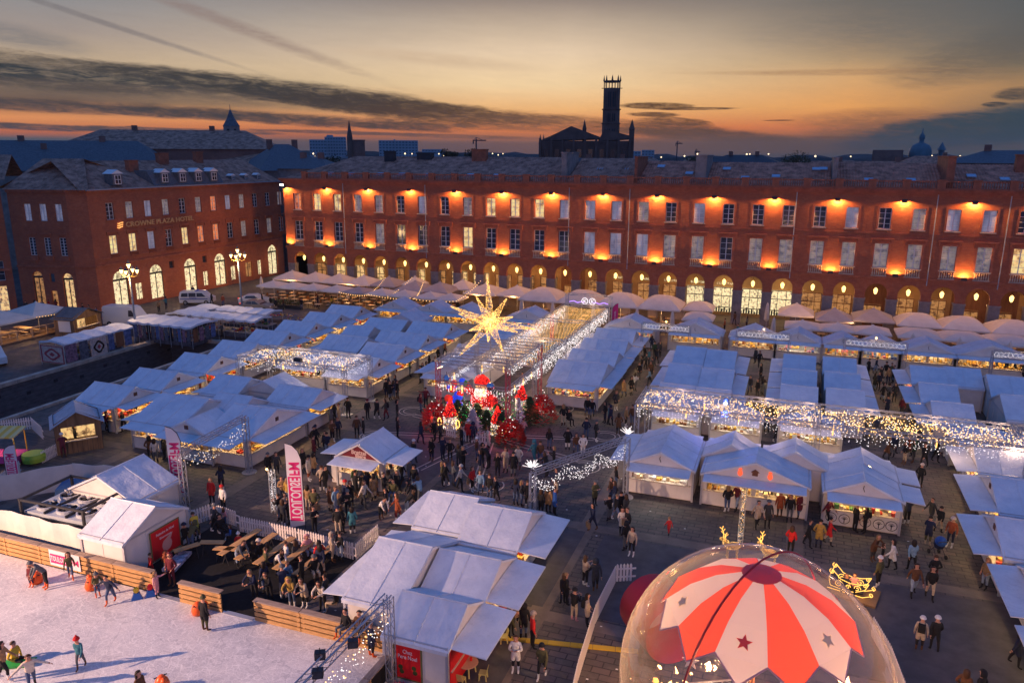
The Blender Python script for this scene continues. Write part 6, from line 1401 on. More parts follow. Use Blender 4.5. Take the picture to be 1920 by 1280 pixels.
def gnome(u, v, h, label, extra=None, hat='r'):
 e = empty('gnome_figure', (u, v, .012), 0, label, 'gnome figure'); s = h/2
 b = MB(); b.lathe([(.42*s, 0), (.5*s, .35*s), (.36*s, .85*s)], 10, 0); b.build('beard', [M_WF], e); b = MB(); b.lathe([(.44*s, .85*s), (.4*s, 1.0*s), (.2*s, 1.5*s), (.03, 2*s)], 10); b.build('hat', [M_REDF], e); b = MB(); ball(b, (0, -.38*s, .85*s), .1*s, .1*s, .1*s, 6); b.build('nose', [M_SKINF], e)
 b = MB()
 for _ in range(int(150*s*s)): f = rb.random(); a = rb.uniform(math.pi*.95, 2.05*math.pi); R_ = (.47-.03*f)*s; b.octa((R_*math.cos(a), R_*math.sin(a), f*.85*s), .032, rb.choice((0, 0, 1)))
 for _ in range(int(120*s*s)): f = rb.random(); a = rb.uniform(math.pi*.95, 2.05*math.pi); R_ = .45*s*(1-f)+.04; b.octa((R_*math.cos(a), R_*math.sin(a), .88*s+f*1.1*s), .034, 3)
 if extra:
  for s_ in (-1, 1): ring = [(s_*.62*s+.12*s*math.cos(2*math.pi*i/10), -.3*s, .45*s+.26*s*math.sin(2*math.pi*i/10)) for i in range(11)]; b.path(ring, .045, 4, 2)
 b.build('light_bulbs', BM, e)['kind'] = 'stuff'
gnome(-23.9, 50.9, 2.5, 'light gnome with tall red hat and two orange ring mittens', True); gnome(-20.0, 51.0, 2.3, 'light gnome with red hat beside the front poinsettia'); gnome(-20.2, 57.0, 2.3, 'light gnome with red hat at the back right of the display')
# teddy of red and blue balls
e = empty('balloon_figure', (-24.5, 53.2, .012), 0, 'glossy red and blue ball cluster figure at the left of the display', 'balloon figure'); 
for k in range(16):
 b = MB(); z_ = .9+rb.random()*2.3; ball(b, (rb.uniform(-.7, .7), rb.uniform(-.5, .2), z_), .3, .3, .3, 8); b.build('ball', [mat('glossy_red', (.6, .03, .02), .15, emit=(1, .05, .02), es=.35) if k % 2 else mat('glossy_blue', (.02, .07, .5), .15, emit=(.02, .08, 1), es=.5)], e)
# flocked and green fir trees
def fir(u, v, h, w, m, label, n=900, seed=1, name='fir_tree'):
 e = empty(name, (u, v, .012), 0, label, 'fir tree'); r_ = random.Random(seed); b = MB()
 for i in range(n):
  f = r_.random()**.8; z_ = h*(.06+.92*f); R_ = w*(1-f)*(.75+.25*math.sin(f*40)); a = r_.uniform(0, 6.283); rad = R_*r_.uniform(.35, 1); c, s_ = math.cos(a), math.sin(a)
  p = Vector((rad*c, rad*s_, z_)); q = p+Vector((c*w*.17, s_*w*.17, r_.uniform(-.09, .03)*h*.4)); t_ = Vector((-s_, c, .2))*w*.05; b.tri(p-t_, p+t_, q)
 b.build('needles', [m], e)['kind'] = 'stuff'; t = MB(); t.tube((0, 0, 0), (0, 0, h), .07, 5, 0, .01); t.build('trunk', [M_WOODP], e)
M_FLOCK = mat('flocked_needles', (.62, .55, .60), .9, noise=(3, .2)); M_FIR = mat('fir_needles', (.03, .07, .025), .85, noise=(3, .5))
fir(-21.6, 49.9, 2.2, 1.15, M_FLOCK, 'white flocked fir tree in front of the light Santa', 1300, 2); fir(-18.9, 52.6, 2.6, .8, M_FLOCK, 'slim flocked fir tree at the right of the display', 900, 3); fir(-23.2, 54.2, 2.2, .7, M_FLOCK, 'pinkish flocked fir tree between the ball figure and Santa', 700, 4)
fir(-18.5, 54.0, 2.3, 1.4, M_FIR, 'dark green fir bush by the right leg of the display', 1600, 5)
for k, (u, v, s_) in enumerate(((-22.9, 51.3, 1.2), (-20.9, 50.9, 1.2), (-20.6, 52.5, 1.3), (-24.0, 52.4, 1.1), (-19.6, 50.6, 1.0), (-22.2, 52.1, 1.3))): fir(u, v, 1.9, s_*1.15, M_FIR, ('low dark fir in the Santa display left of the flocked tree', 'low dark fir right of the flocked tree', 'dark fir below the left mitten side', 'dark fir at the foot of the ball figure', 'dark fir beside the hat gnome', 'dark fir just under the light Santa')[k], 900, 10+k, 'low_fir')
b = MB()
for _ in range(420): u_, v_ = rb.uniform(-24.6, -18.6), rb.uniform(49.9, 56.5); b.octa((u_, v_, .5+rb.random()*1.3), .028, rb.choice((0, 0, 2, 4, 4, 3)))
tag(b.build('scattered_fairy_lights', BM), 'coloured fairy lights scattered over the firs of the Santa display', 'string lights', kind='stuff')
# poinsettias: cones of red leaves
M_POIN = mat('poinsettia_red', (.50, .012, .01), .6, noise=(2.5, .6))
def poinsettia(u, v, h, w, label, seed):
 e = empty('giant_poinsettia', (u, v, .012), 0, label, 'poinsettia', 'giant red poinsettias'); r_ = random.Random(seed); b = MB()
 for i in range(700):
  f = r_.random()**1.2; a = r_.uniform(0, 6.283); R_ = w*math.sqrt(1-f*f*.97)*r_.uniform(.75, 1); z_ = .05+f*h*.85; c, s_ = math.cos(a), math.sin(a); L = r_.uniform(.2, .4); up = Vector((c, s_, r_.uniform(.1, .9))).normalized(); p = Vector((R_*c, R_*s_, z_)); t_ = Vector((-s_, c, 0))*L*.3; q = p+up*L; b.quad(p, p+up*L*.5-t_, q, p+up*L*.5+t_)
 b.build('red_leaves', [M_POIN], e)['kind'] = 'stuff'
 b = MB()
 for i in range(10): a = r_.uniform(0, 6.283); f = r_.random(); b.octa((w*(1-f*.9)*math.cos(a), w*(1-f*.9)*math.sin(a), .3+f*h), .05)
 b.build('fairy_lights', BM, e)['kind'] = 'stuff'
for i, (u, v, h, w, t_) in enumerate(((-25.0, 50.4, 2.2, 1.0, 'giant red poinsettia heap at the front left leg of the display'), (-18.4, 49.5, 1.9, 1.0, 'giant red poinsettia cone at the front right of the display'), (-17.8, 55.0, 2.3, 1.15, 'giant red poinsettia at the rear right leg of the display'))):
 poinsettia(u, v, h, w, t_, 30+i)
 lamp('POINT', (u, v-1.3, 1.6), 45, (1, .04, .03), .3)
lamp('POINT', (-22.2, 51.8, 2.6), 130, (1, .45, .3), .4)
M_PICK = mat('picket_white', (.68, .62, .60), .6)
def picket_fence(pts, h, label, step=.17, gap=.11, cross=True, m=None):
 e = empty('picket_fence', (*pts[0], .012), 0, label, 'fence'); x0_, y0_ = pts[0]; b = MB(); r_ = MB()
 for (p, q) in zip(pts, pts[1:]):
  dx, dy = q[0]-p[0], q[1]-p[1]; L = math.hypot(dx, dy); a = math.atan2(dy, dx); b.M = r_.M = Matrix.Translation((p[0]-x0_, p[1]-y0_, 0)) @ Matrix.Rotation(a, 4, 'Z'); n = int(L/step)
  for i in range(n): x_ = i*step; b.prism([(x_, 0, .06), (x_+gap, 0, .06), (x_+gap, 0, h-.06), (x_+gap/2, 0, h+.03), (x_, 0, h-.06)], (0, .03, 0))
  for z_ in (.28*h, .72*h): r_.box(0, .031, z_-.04, L, .07, z_+.04)
 o = b.build('pickets', [m or M_PICK], e); o['kind'] = 'stuff'; r_.build('rails', [m or M_PICK], e)
picket_fence([(-23.5, 49.2), (-22.5, 48.9)], .85, 'short white picket panel left in front of the display', .2, .12); picket_fence([(-22.1, 48.7), (-21.0, 48.6)], .85, 'short white picket panel below the flocked tree', .2, .12); picket_fence([(-20.7, 48.5), (-19.6, 48.5)], .85, 'short white picket panel beside the front poinsettia', .2, .12)
# ================================================================ garlands on trusses
def garland_truss(P_, Q_, z, label, swags, cols=(1, 1), star=False, drop=.9):
 e = empty('garland_truss', (*P_, .012), 0, label, 'light garland'); q = (Q_[0]-P_[0], Q_[1]-P_[1]); t = MB(); truss(t, (0, 0, z), (*q, z)); t.build('beam', [M_TRUSS], e)
 for k, on in enumerate(cols):
  if on: c = (0, 0) if k == 0 else q; t = MB(); truss(t, (*c, 0), (*c, z)); t.lathe([(.5, 0), (.5, .03)], 14, 0, (*c, 0)); t.build('column', [M_TRUSS], e)
 b = MB(); n = swags*26
 for i in range(n):
  f = i/n; s_ = f*swags % 1; dz = .35+drop*4*s_*(1-s_)*.7
  for k in range(5): b.octa((q[0]*f+rb.uniform(-.14, .14), q[1]*f+rb.uniform(-.14, .14), z-dz-rb.random()**1.3*.7+.15), .025*rb.uniform(.8, 1.3), rb.choice((0, 0, 0, 1)) if swags == 1 else 0)
 b.build('garland_bulbs', BM, e)['kind'] = 'stuff'
 if star:
  for c in ((0, 0), q):
   b = MB()
   for k in range(26): a = rb.uniform(0, 6.283); u_ = rb.uniform(.1, 1.4); L = rb.uniform(.35, .6); d_ = Vector((math.cos(a)*math.cos(u_), math.sin(a)*math.cos(u_), math.sin(u_))); b.tube(Vector((*c, z+.25))+d_*.1, Vector((*c, z+.25))+d_*L, .016, 3)
   b.build('frost_burst', [M_BULBC], e)['kind'] = 'stuff'
garland_truss(W(999, 885, 3.9), W(1177, 822, 3.9), 3.9, 'truss beam with white garland and frosty bursts on both posts', 3, star=True)
garland_truss(W(338, 848, 3.9), W(459, 782, 3.9), 3.9, 'truss beam with blue-white garland at the left feather flag', 1)
gt = garland_truss(W(560, 1290, 4.0), W(728, 1120, 4.0), 4.0, 'truss with stage floodlights and white lights at the rink corner', 1)
for k, (px, py) in enumerate(((600, 1228), (662, 1206), (596, 1262))):
 p = W(px, py, 4.1); b = MB(); b.box(-.18, -.12, -.12, .18, .12, .16); b.tube((0, 0, .1), (0, 0, .3), .02, 4); b.box(-.15, -.125, -.09, .15, -.121, .13, 1); tag(b.build('stage_floodlight', [M_DARK, M_GLASSD], None, (p[0], p[1], 4.1), .5), ('black stage floodlight hanging lowest over the ice', 'black stage floodlight near the corner column', 'small black stage floodlight at the picture bottom')[k], 'floodlight')
p = W(515, 960); e = empty('light_column', (*p, .012), 0, 'slim truss column wrapped in white fairy lights behind the picnic terrace', 'light column'); t = MB(); truss(t, (0, 0, 0), (0, 0, 2.7), .26); t.build('column', [M_TRUSS], e); b = MB()
for _ in range(170): b.octa((rb.uniform(-.15, .15), rb.uniform(-.15, .15), rb.uniform(.1, 2.7)), .022)
b.build('fairy_lights', BM, e)['kind'] = 'stuff'; b = MB(); b.octa((-.25, -.1, 2.75), .09); b.build('top_lamp', [M_LAMPW], e); lamp('POINT', (p[0]-.3, p[1]-.3, 2.9), 60, (1, .55, .2), .1)
# ================================================================ feather flags
M_FLAGW = mat('flag_white', (.66, .62, .66), .7); M_FLAGP = mat('flag_magenta', (.60, .02, .16), .6)
def feather(u, v, h, lean, label, w=.85, mirrored=True, lettering='TOULOUSE', rz=None, z0=.1):
 e = empty('feather_flag', (u, v, .012), face_cam(960) if rz is None else rz, label, 'flag'); H0, H1 = z0, h
 out = [(0, H0+.25), (0, H1*.80), (-w*.22, H1*.93), (-w*.6, H1*.985), (-w*.86, H1)] if lean < 0 else None
 left = [(-w*.98, H0+.1)]; 
 prof = [(-w, H1*.985), (-w*.55, H1*.96), (-w*.2, H1*.90), (0, H1*.80), (0.02, H0+.2), (-w, H0)]
 if lean > 0: prof = [(-a, b_) for a, b_ in prof][::-1]
 sg = -1 if lean < 0 else 1
 b = MB(); b.prism([(x_, 0, z_) for x_, z_ in prof], (0, .012, 0)); b.build('sail', [M_FLAGW if lettering != 'MARCHE' else M_FLAGP], e)
 pth = [(-a*sg*-1 if 0 else a, b_) for a, b_ in prof]
 pole = [(x_, 0, z_) for x_, z_ in (prof[:5] if lean < 0 else prof[::-1][:5])]; p_ = MB(); p_.path(pole[:4]+[(0, 0, 0)], .022, 5); p_.lathe([(.4, 0), (.4, .06)], 12); p_.build('pole', [M_DARK], e)
 if lettering == 'TOULOUSE':
  xa, xb = sorted((sg*w*.10, sg*w*.94)); k = MB()
  zc, zt = H0+.42, H0+(h-H0)*.60
  k.box(xa, -.008, zc, xb, .02, zt); k.build('magenta_panel', [M_FLAGP], e)
  xm = (xa+xb)/2
  for bd, m_, z_, wd in (('TOULOUSE', M_FLAGW, (zc+zt)/2, (zt-zc)*.94), ('FM', M_FLAGP, zt+(h-H0)*.09, (h-H0)*.15)):
   mx = Matrix.Translation((xm, .006, z_)) @ Matrix.Rotation(R(90), 4, 'X') @ Matrix.Rotation(R(90), 4, 'Z')
   if mirrored: mx = mx @ Matrix.Diagonal((1, -1, 1, 1))
   text_ob('lettering', bd, w*.95, m_, e, mx, .034, wd, .02)
 else:
  mx = Matrix.Translation((sg*w*.5, 0, h*.5)) @ Matrix.Rotation(R(90), 4, 'X') @ Matrix.Rotation(R(90), 4, 'Z'); text_ob('lettering', 'MARCHE DE NOEL', .3, M_FLAGW, e, mx, .03, h*.55)
 return e
feather(*W(573, 992), 5.3, -1, 'tall white and magenta radio feather flag in the middle of the crowd', .85); feather(*W(350, 938), 4.9, -1, 'white and magenta radio feather flag behind the rink tents', .85)
feather(*W(16, 912), 2.9, 1, 'radio feather flag at the left edge, read from the front', .8, mirrored=False)
feather(-19.0, 84.6, 4.2, 1, 'crimson feather flag right of the tunnel arch', .7, lettering='MARCHE', rz=.5); feather(-25.2, 80.5, 3.6, 1, 'crimson feather flag left of the tunnel', .6, lettering='MARCHE', rz=1.0)
# ================================================================ the rink
def _ice(m, nt, b, y, tcn):
 n = y.noise(tcn, .35, 5, .6); n2 = y.noise(tcn, 9, 6, .75, 1.5)
 mp = nt.nodes.new('ShaderNodeMapping'); mp.inputs['Scale'].default_value = (3, 22, 1); mp.inputs['Rotation'].default_value = (0, 0, .5); nt.links.new(tcn, mp.inputs[0]); n3 = y.noise(mp.outputs[0], .35, 5, .75, 3.5)
 c = y.mix(y.ramp(n, [(.35, (0, 0, 0, 1)), (.65, (1, 1, 1, 1))]), (.44, .44, .48, 1), (.62, .60, .62, 1))
 c = y.mix(y.m('MULTIPLY', y.ramp(n2, [(.48, (0, 0, 0, 1)), (.62, (1, 1, 1, 1))]), .6), c, (.80, .78, .78, 1)); c = y.mix(y.m('MULTIPLY', y.ramp(n3, [(.54, (0, 0, 0, 1)), (.60, (1, 1, 1, 1))]), .45), c, (.34, .33, .38, 1))
 for sc_, th in ((.45, .018), (.8, .022), (1.5, .03)):
  vo = nt.nodes.new('ShaderNodeTexVoronoi'); vo.feature = 'DISTANCE_TO_EDGE'; vo.inputs['Scale'].default_value = sc_
  ad = nt.nodes.new('ShaderNodeVectorMath'); ad.operation = 'ADD'; nz_ = nt.nodes.new('ShaderNodeTexNoise'); nz_.inputs['Scale'].default_value = .35+sc_*.2; nt.links.new(tcn, nz_.inputs['Vector']); s2_ = nt.nodes.new('ShaderNodeVectorMath'); s2_.operation = 'SCALE'; s2_.inputs[3].default_value = 7; nt.links.new(nz_.outputs[1], s2_.inputs[0]); nt.links.new(s2_.outputs[0], ad.inputs[0]); nt.links.new(tcn, ad.inputs[1]); nt.links.new(ad.outputs[0], vo.inputs['Vector'])
  c = y.mix(y.m('MULTIPLY', y.m('LESS_THAN', vo.outputs['Distance'], th), .38), c, (.88, .86, .86, 1) if th > .02 else (.30, .30, .35, 1))
 nt.links.new(c, b.inputs['Base Color']); bn = nt.nodes.new('ShaderNodeBump'); bn.inputs['Strength'].default_value = .6; bn.inputs['Distance'].default_value = .03; nt.links.new(n2, bn.inputs['Height']); nt.links.new(bn.outputs[0], b.inputs['Normal'])
M_ICE = mat('scuffed_ice', (.6, .6, .62), .38, spec=.5, extra=_ice)
RV = 24.95
g_ = MB(); g_.box(-48, 2, .0, -13.9, RV-.1, .10); o = g_.build('ice_rink', [M_ICE]); tag(o, kind='structure')
M_BRD = mat('pine_board', (.48, .27, .11), .65, noise=(2.5, .3, (1, 6, 6)))
bd = MB(); bd.box(0, -.03, 0, 2.46, .03, .17); me_bd = bd.mesh('board', [M_BRD]); bp = MB(); bp.box(-.05, .03, 0, .05, .12, 1.05); me_bp = bp.mesh('post', [M_BRD]); bt_ = MB(); bt_.box(0, -.1, 0, 2.46, .22, .05); me_bt = bt_.mesh('top_board', [mat('worn_board', (.30, .22, .17), .7, noise=(2, .3, (1, 6, 6)))])
def barrier(x0_, y0_, n, rz, label):
 e = empty('rink_barrier', (x0_, y0_, .012), rz, label, 'barrier'); bk = MB(); bk.box(0, .05, .05, n*2.5-.04, .06, 1.05); bk.build('gap_shade_sheet', [M_BLACK], e)  # black sheet added behind the boards to paint the shade in their gaps
 for k in range(n):
  for j in range(4): ob('board', me_bd, e, (k*2.5, 0, .10+j*.25))
  ob('top_board', me_bt, e, (k*2.5, 0, 1.09)); ob('post', me_bp, e, (k*2.5+.1, 0, 0)); ob('post', me_bp, e, (k*2.5+2.3, 0, 0))
 return e
barrier(-47.7, RV, 8, 0, 'long pine board barrier of the rink behind the cooling unit and tents'); barrier(-25.9, RV-.25, 1, 0, 'single short board barrier standing between two gaps'); barrier(-21.6, RV-.2, 3, 0, 'pine board barrier along the terrace up to the truss corner'); barrier(-14.0, RV-.6, 4, R(-92), 'pine board barrier running down the picture by the white bush')
th = MB(); th.box(-27.7, RV-.3, 0, -26, RV-.05, .12); th.box(-23.3, RV-.3, 0, -21.7, RV-.05, .12); tag(th.build('rink_threshold', [M_TRUSS]), 'pale metal thresholds at the openings between rink and terrace', 'threshold', kind='structure')
p = W(130, 1062, .6); bn = empty('radio_banner', (-34.5, RV-.05, .012), 0, 'white radio banner with magenta block tied over the rink boards', 'banner'); b = MB(); b.box(0, -.03, .2, 2.1, -.015, 1.1); b.build('sheet', [M_FLAGW], bn); b = MB(); b.box(.08, -.045, .35, 1.35, -.03, .85); b.build('magenta_panel', [M_FLAGP], bn)
text_ob('lettering', 'TOULOUSE', .4, M_FLAGW, bn, Matrix.Translation((.72, -.05, .6)) @ Matrix.Rotation(R(90), 4, 'X'), .012, 1.2, .01); text_ob('lettering', 'FM', .45, M_FLAGP, bn, Matrix.Translation((1.7, -.035, .6)) @ Matrix.Rotation(R(90), 4, 'X'), .012, .6, .01)
# cooling unit in its frame behind a white screen
cu = empty('cooling_unit', (-38.3, 26.6, .012), R(2), 'large cooling unit with six round fans inside a steel frame', 'cooling unit')
b = MB(); b.box(0, 0, .2, 4.4, 3.0, 1.75); b.build('casing', [mat('chiller_grey', (.36, .40, .46), .45, noise=(2, .1))], cu)
b = MB()
for x_ in (0, 4.4):
 for y_ in (-.15, 3.15): b.box(x_-.06, y_-.06, 0, x_+.06, y_+.06, 2.5)
b.box(-.1, -.2, 2.4, 4.5, -.1, 2.52); b.box(-.1, 3.1, 2.4, 4.5, 3.2, 2.52); b.box(-.06, -.15, 2.4, .06, 3.15, 2.52); b.box(4.34, -.15, 2.4, 4.46, 3.15, 2.52); b.box(1.4, 0, 1.76, 1.48, 3, 1.9); b.box(2.9, 0, 1.76, 2.98, 3, 1.9); b.box(-.1, -.18, 1.5, 4.5, -.1, 1.6); b.build('steel_frame', [M_DARK], cu)
for k in range(6):
 x_, y_ = .85+(k % 3)*1.4, .8+(k//3)*1.4; b = MB(); b.lathe([(.58, 0), (.58, .16), (.5, .16), (.48, .02)], 18, 0, (x_, y_, 1.75), False); f = b.build('fan', [mat('fan_ring', (.5, .52, .55), .4, metal=.3)], cu)
 b = MB(); b.lathe([(.48, .0), (.48, .005)], 18, 0, (x_, y_, 1.76)); b.lathe([(.14, .05), (.14, .14), (.05, .16)], 10, 1, (x_, y_, 1.76))
 for q in range(6): a = q*math.pi/3; b.tube((x_+.1*math.cos(a), y_+.1*math.sin(a), 1.86), (x_+.46*math.cos(a+.35), y_+.46*math.sin(a+.35), 1.84), .05, 4, 2)
 b.build('blades', [M_BLACK, mat('hub_white', (.5, .5, .5), .5), M_DARK], f)
gn = empty('generator', (-38.8, 30.4, .012), R(30), 'black generator under a blue sheet beside the cooling unit', 'generator'); b = MB(); b.box(-.9, -.6, 0, .9, .6, 1.6); b.build('casing', [M_DARK], gn); b = MB(); b.add([(-1, -.7, 1.62), (1, -.7, 1.6), (1, .7, 1.75), (-1, .7, 1.7), (-1.05, -.75, 1.2), (1.05, -.75, 1.25), (0, 0, 1.95)], [(0, 1, 6), (1, 2, 6), (2, 3, 6), (3, 0, 6), (4, 5, 1, 0)]); b.build('sheet', [mat('blue_sheet', (.05, .12, .25), .6)], gn)
def screen(pts, h, label):
 e = empty('screen_wall', (*pts[0], .012), 0, label, 'screen'); 
 for (p, q) in zip(pts, pts[1:]):
  b = MB(); dx, dy = q[0]-p[0], q[1]-p[1]; L = math.hypot(dx, dy); b.M = Matrix.Translation((p[0]-pts[0][0], p[1]-pts[0][1], 0)) @ Matrix.Rotation(math.atan2(dy, dx), 4, 'Z'); n = max(2, int(L/.5))
  for i in range(n):
   y_ = .05*math.sin(i*1.7); y2 = .05*math.sin((i+1)*1.7); b.prism([(L*i/n, y_, .05), (L*(i+1)/n, y2, .05), (L*(i+1)/n, y2, h-.04*math.sin(i)), (L*i/n, y_, h-.04*math.sin(i-1))], (0, .02, 0))
  b.build('panel', [M_PANEL], e)
screen([(-45.5, 25.9), (-41, 26.0), (-37, 26.0), (-33.2, 25.9)], 1.9, 'long white screen between the rink boards and the cooling unit'); screen([(-44.5, 29.0), (-41.6, 32.4), (-39.6, 32.9), (-37.4, 33.2)], 1.7, 'pale fabric screen behind the cooling unit')
# red advertising panel of the rink tent: a skater with hat, drawn as flat shapes
M_RED = mat('poster_red', (.62, .015, .02), .5)
def poster(u, v, rz, w, h, z, label, lines, name='poster'):
 e = empty(name, (u, v, z), rz, label, 'poster'); b = MB(); b.box(0, -.03, 0, w, 0, h); b.build('sheet', [M_RED], e)
 f = MB(); f.box(-.06, -.04, -.06, 0, .0, h+.06); f.box(w, -.04, -.06, w+.06, 0, h+.06); f.box(0, -.04, -.06, w, 0, 0); f.box(0, -.04, h, w, 0, h+.06); f.build('rim', [mat('olive_frame', (.16, .15, .06), .6)], e)
 for t_, z_, s_, wd in lines: text_ob('lettering', t_, s_, M_FLAGW, e, Matrix.Translation((w/2, -.036, z_)) @ Matrix.Rotation(R(90), 4, 'X') @ Matrix.Shear('XZ', 4, (.0, .0)), .01, wd)
 return e
pp = poster(-29.8+.06, 26.9, R(90), 1.9, 1.55, .25, 'red poster with a white Santa drawing on the rink tent wall', (('Patinoire de Noel', 1.28, .2, 1.2), ('Bienvenue', 1.02, .17, .8)))
b = MB(); b.poly([(1.0+.34*math.cos(a*.5236), -.034, .5+.34*math.sin(a*.5236)) for a in range(12)]); b.poly([(.72, -.036, .75), (1.28, -.036, .75), (1.45, -.036, 1.05)]); b.build('drawing', [mat('poster_pink', (.62, .3, .26), .6)], pp)
b = MB(); b.M = Matrix.Translation((-17.9, 23.0, 0)); 
# the terrace: black carpet with picnic tables and white fence
g_ = MB(); g_.box(-29.9, RV, 0, -20.3, 31.6, .03); tag(g_.build('terrace_floor', [mat('black_carpet', (.008, .008, .010), .95, noise=(6, .5))]), kind='structure')
picket_fence([W(350, 992), W(400, 973), W(448, 990)], 1.0, 'white picket fence corner beside the rink tent'); picket_fence([W(450, 998), W(560, 1022), W(668, 1052), W(712, 1012)], 1.0, 'white picket fence along the back of the picnic terrace')
def bench_table(u, v, rz, label, L=2.1, name='picnic_bench', bench=True):
 e = empty(name, (u, v, .03), rz, label, 'bench table', 'long wooden beer tables on the terrace'); 
 for k in range(3): b = MB(); b.box(-L/2, -.2+k*.135, .72, L/2, -.07+k*.135, .76); b.build('plank', [M_BRD], e)
 for s_ in (-1, 1): b = MB(); b.tube((s_*L*.38, -.2, 0), (s_*L*.38, .1, .72), .02, 4); b.tube((s_*L*.38, .2, 0), (s_*L*.38, -.1, .72), .02, 4); b.box(s_*L*.38-.02, -.22, .68, s_*L*.38+.02, .22, .72); b.build('trestle', [M_DARK], e)
 for s_ in ((-1, 1) if bench else ()): b = MB(); b.box(-L/2, s_*.62-.13, .42, L/2, s_*.62+.13, .46); b.box(-L*.38-.02, s_*.62-.1, 0, -L*.38+.02, s_*.62+.1, .42); b.box(L*.38-.02, s_*.62-.1, 0, L*.38+.02, s_*.62+.1, .42); b.build('seat', [M_BRD], e)
for k, (px, py) in enumerate(((455, 1012), (486, 1020), (520, 1028), (556, 1037), (593, 1046))): 
 p = W(px, py, .75); bench_table(p[0], p[1]-.2, R(88), names10[k]+' long pine table from the tent on the picnic terrace', 3.0, bench=False)
for k, (px, py, rz) in enumerate(((398, 1018, 20), (424, 1030, 15), (350, 1028, 60))):
 p = W(px, py, .7); bench_table(p[0], p[1], R(rz), ('small pine table with coats on it near the yellow jacket', 'small pine table with blue bag near the red coat', 'pine bench along the tent wall by the poster')[k], 1.3, bench=False)
bx_ = MB(); bx_.box(-.35, -.9, .35, .35, .9, .5); bx_.tube((0, -.7, 0), (0, -.7, .4), .05, 4); bx_.tube((0, .7, 0), (0, .7, .4), .05, 4); tag(bx_.build('lying_signboard', [mat('print_board', (.35, .32, .38), .5, noise=(5, .9))], None, (*W(332, 1050, .5), .03), .3), 'printed board lying on trestles next to the rink opening', 'board')
# chalet signs
b = MB(); b.prism([(-1.6, -1.56, 2.14), (1.6, -1.56, 2.14), (0, -1.56, 3.0)], (0, .05, 0)); b.build('gable_sign', [mat('burgundy_board', (.16, .015, .02), .6)], pz)
text_ob('gable_lettering', 'Bretzel', .42, mat('sign_cream', (.65, .45, .36), .6), pz, Matrix.Translation((0, -1.575, 2.5)) @ Matrix.Rotation(R(90), 4, 'X'), .02, 1.05, .01); text_ob('gable_lettering', 'Biere', .3, mat('sign_cream', (0, 0, 0)), pz, Matrix.Translation((.12, -1.575, 2.26)) @ Matrix.Rotation(R(90), 4, 'X'), .02, .75, .01)
for s_ in (-1, 1): b = MB(); b.prism([(s_*1.66, -1.66, 2.1), (0, -1.66, 3.07), (0, -1.66, 2.97), (s_*1.66, -1.66, 2.0)], (0, .05, 0)); b.build('gable_trim', [M_PANEL], pz)
pcn = empty('trestle_counter', (-26.6, 39.6, .012), 0, 'white-clothed stand-up counter left of the lettered chalet', 'counter'); b = MB(); b.box(-.35, -.5, 0, .35, .5, 1.1); b.build('cloth', [M_PANEL], pcn)
# round tree emblems on chalet C, red figures and crib on B
for k, x_ in enumerate((-1.55, -.85, .25, .95, 1.6)):
 b = MB(); ring = lambda r, n=14: [(x_+r*math.cos(2*math.pi*i/n), -1.36, .52+r*math.sin(2*math.pi*i/n)) for i in range(n+1)]
 b.lathe([(.29, 0), (.29, .01)], 14, 1); b.f = []; b.v = []; b.mi = []; b.poly([(p_[0], -1.35, p_[2]) for p_ in ring(.29)[:-1]], 1); b.path(ring(.29), .02, 4, 0); b.tube((x_, -1.36, .28), (x_, -1.36, .55), .03, 4, 0)
 for a in (-1.1, -.6, -.2, .2, .6, 1.1): b.tube((x_, -1.36, .48), (x_+.2*math.sin(a), -1.36, .5+.2*math.cos(a)), .014, 3, 0)
 b.build('tree_emblem', [M_DARK, M_PANEL], cC)
for x_ in (-.85, .85):
 b = MB(); ball(b, (x_, -1.38, 2.42), .14, .05, .2, 8); ball(b, (x_, -1.38, 2.66), .1, .05, .1, 8); b.build('red_figure', [mat('lit_red', (.6, .05, .03), .5, emit=(1, .12, .04), es=1.1)], cB)
b = MB(); b.box(-.16, -1.42, 2.36, .16, -1.34, 2.58); b.prism([(-.24, -1.43, 2.58), (.24, -1.43, 2.58), (0, -1.43, 2.76)], (0, .08, 0)); b.build('crib', [M_WOODP], cB)
# red interior faces and poster of the bottom group, kids table and chairs
b = MB(); b.box(-1.75, -1.5, .1, 1.75, -1.47, 1.95); b.build('red_front_panel', [M_RED], cE); b = MB(); b.box(-1.85, -1.52, .1, 1.85, -1.49, .95); b.build('red_front_panel', [M_RED], cD)
pk = poster(-13.6, 23.37, 0, 1.15, 1.5, .35, 'red poster with white handwriting on the nearest white chalet wall', (('Chez', 1.22, .26, .42), ('Pere Noel', .98, .26, .85)))
b = MB()
for x_, z_ in ((.25, .5), (.3, .3), (.85, .55), (.9, .35)): b.poly([(x_+.11*math.cos(a*.785), -.034, z_+.11*math.sin(a*.785)) for a in range(8)])
b.build('drawing', [mat('dark_green_print', (.05, .07, .02), .6)], pk)
M_YEL = mat('yellow_plastic', (.55, .48, .16), .45); M_WDT = mat('birch_top', (.52, .30, .20), .5)
def kid_table(u, v, label):
 e = empty('kids_table', (u, v, .012), 0, label, 'table'); b = MB(); b.lathe([(.45, .5), (.46, .52), (.45, .54)], 20); b.build('table_top', [M_WDT], e)
 for k in range(4): a = k*math.pi/2+.6; b = MB(); b.tube((.3*math.cos(a), .3*math.sin(a), .5), (.36*math.cos(a), .36*math.sin(a), 0), .035, 6); b.build('leg', [M_YEL], e)
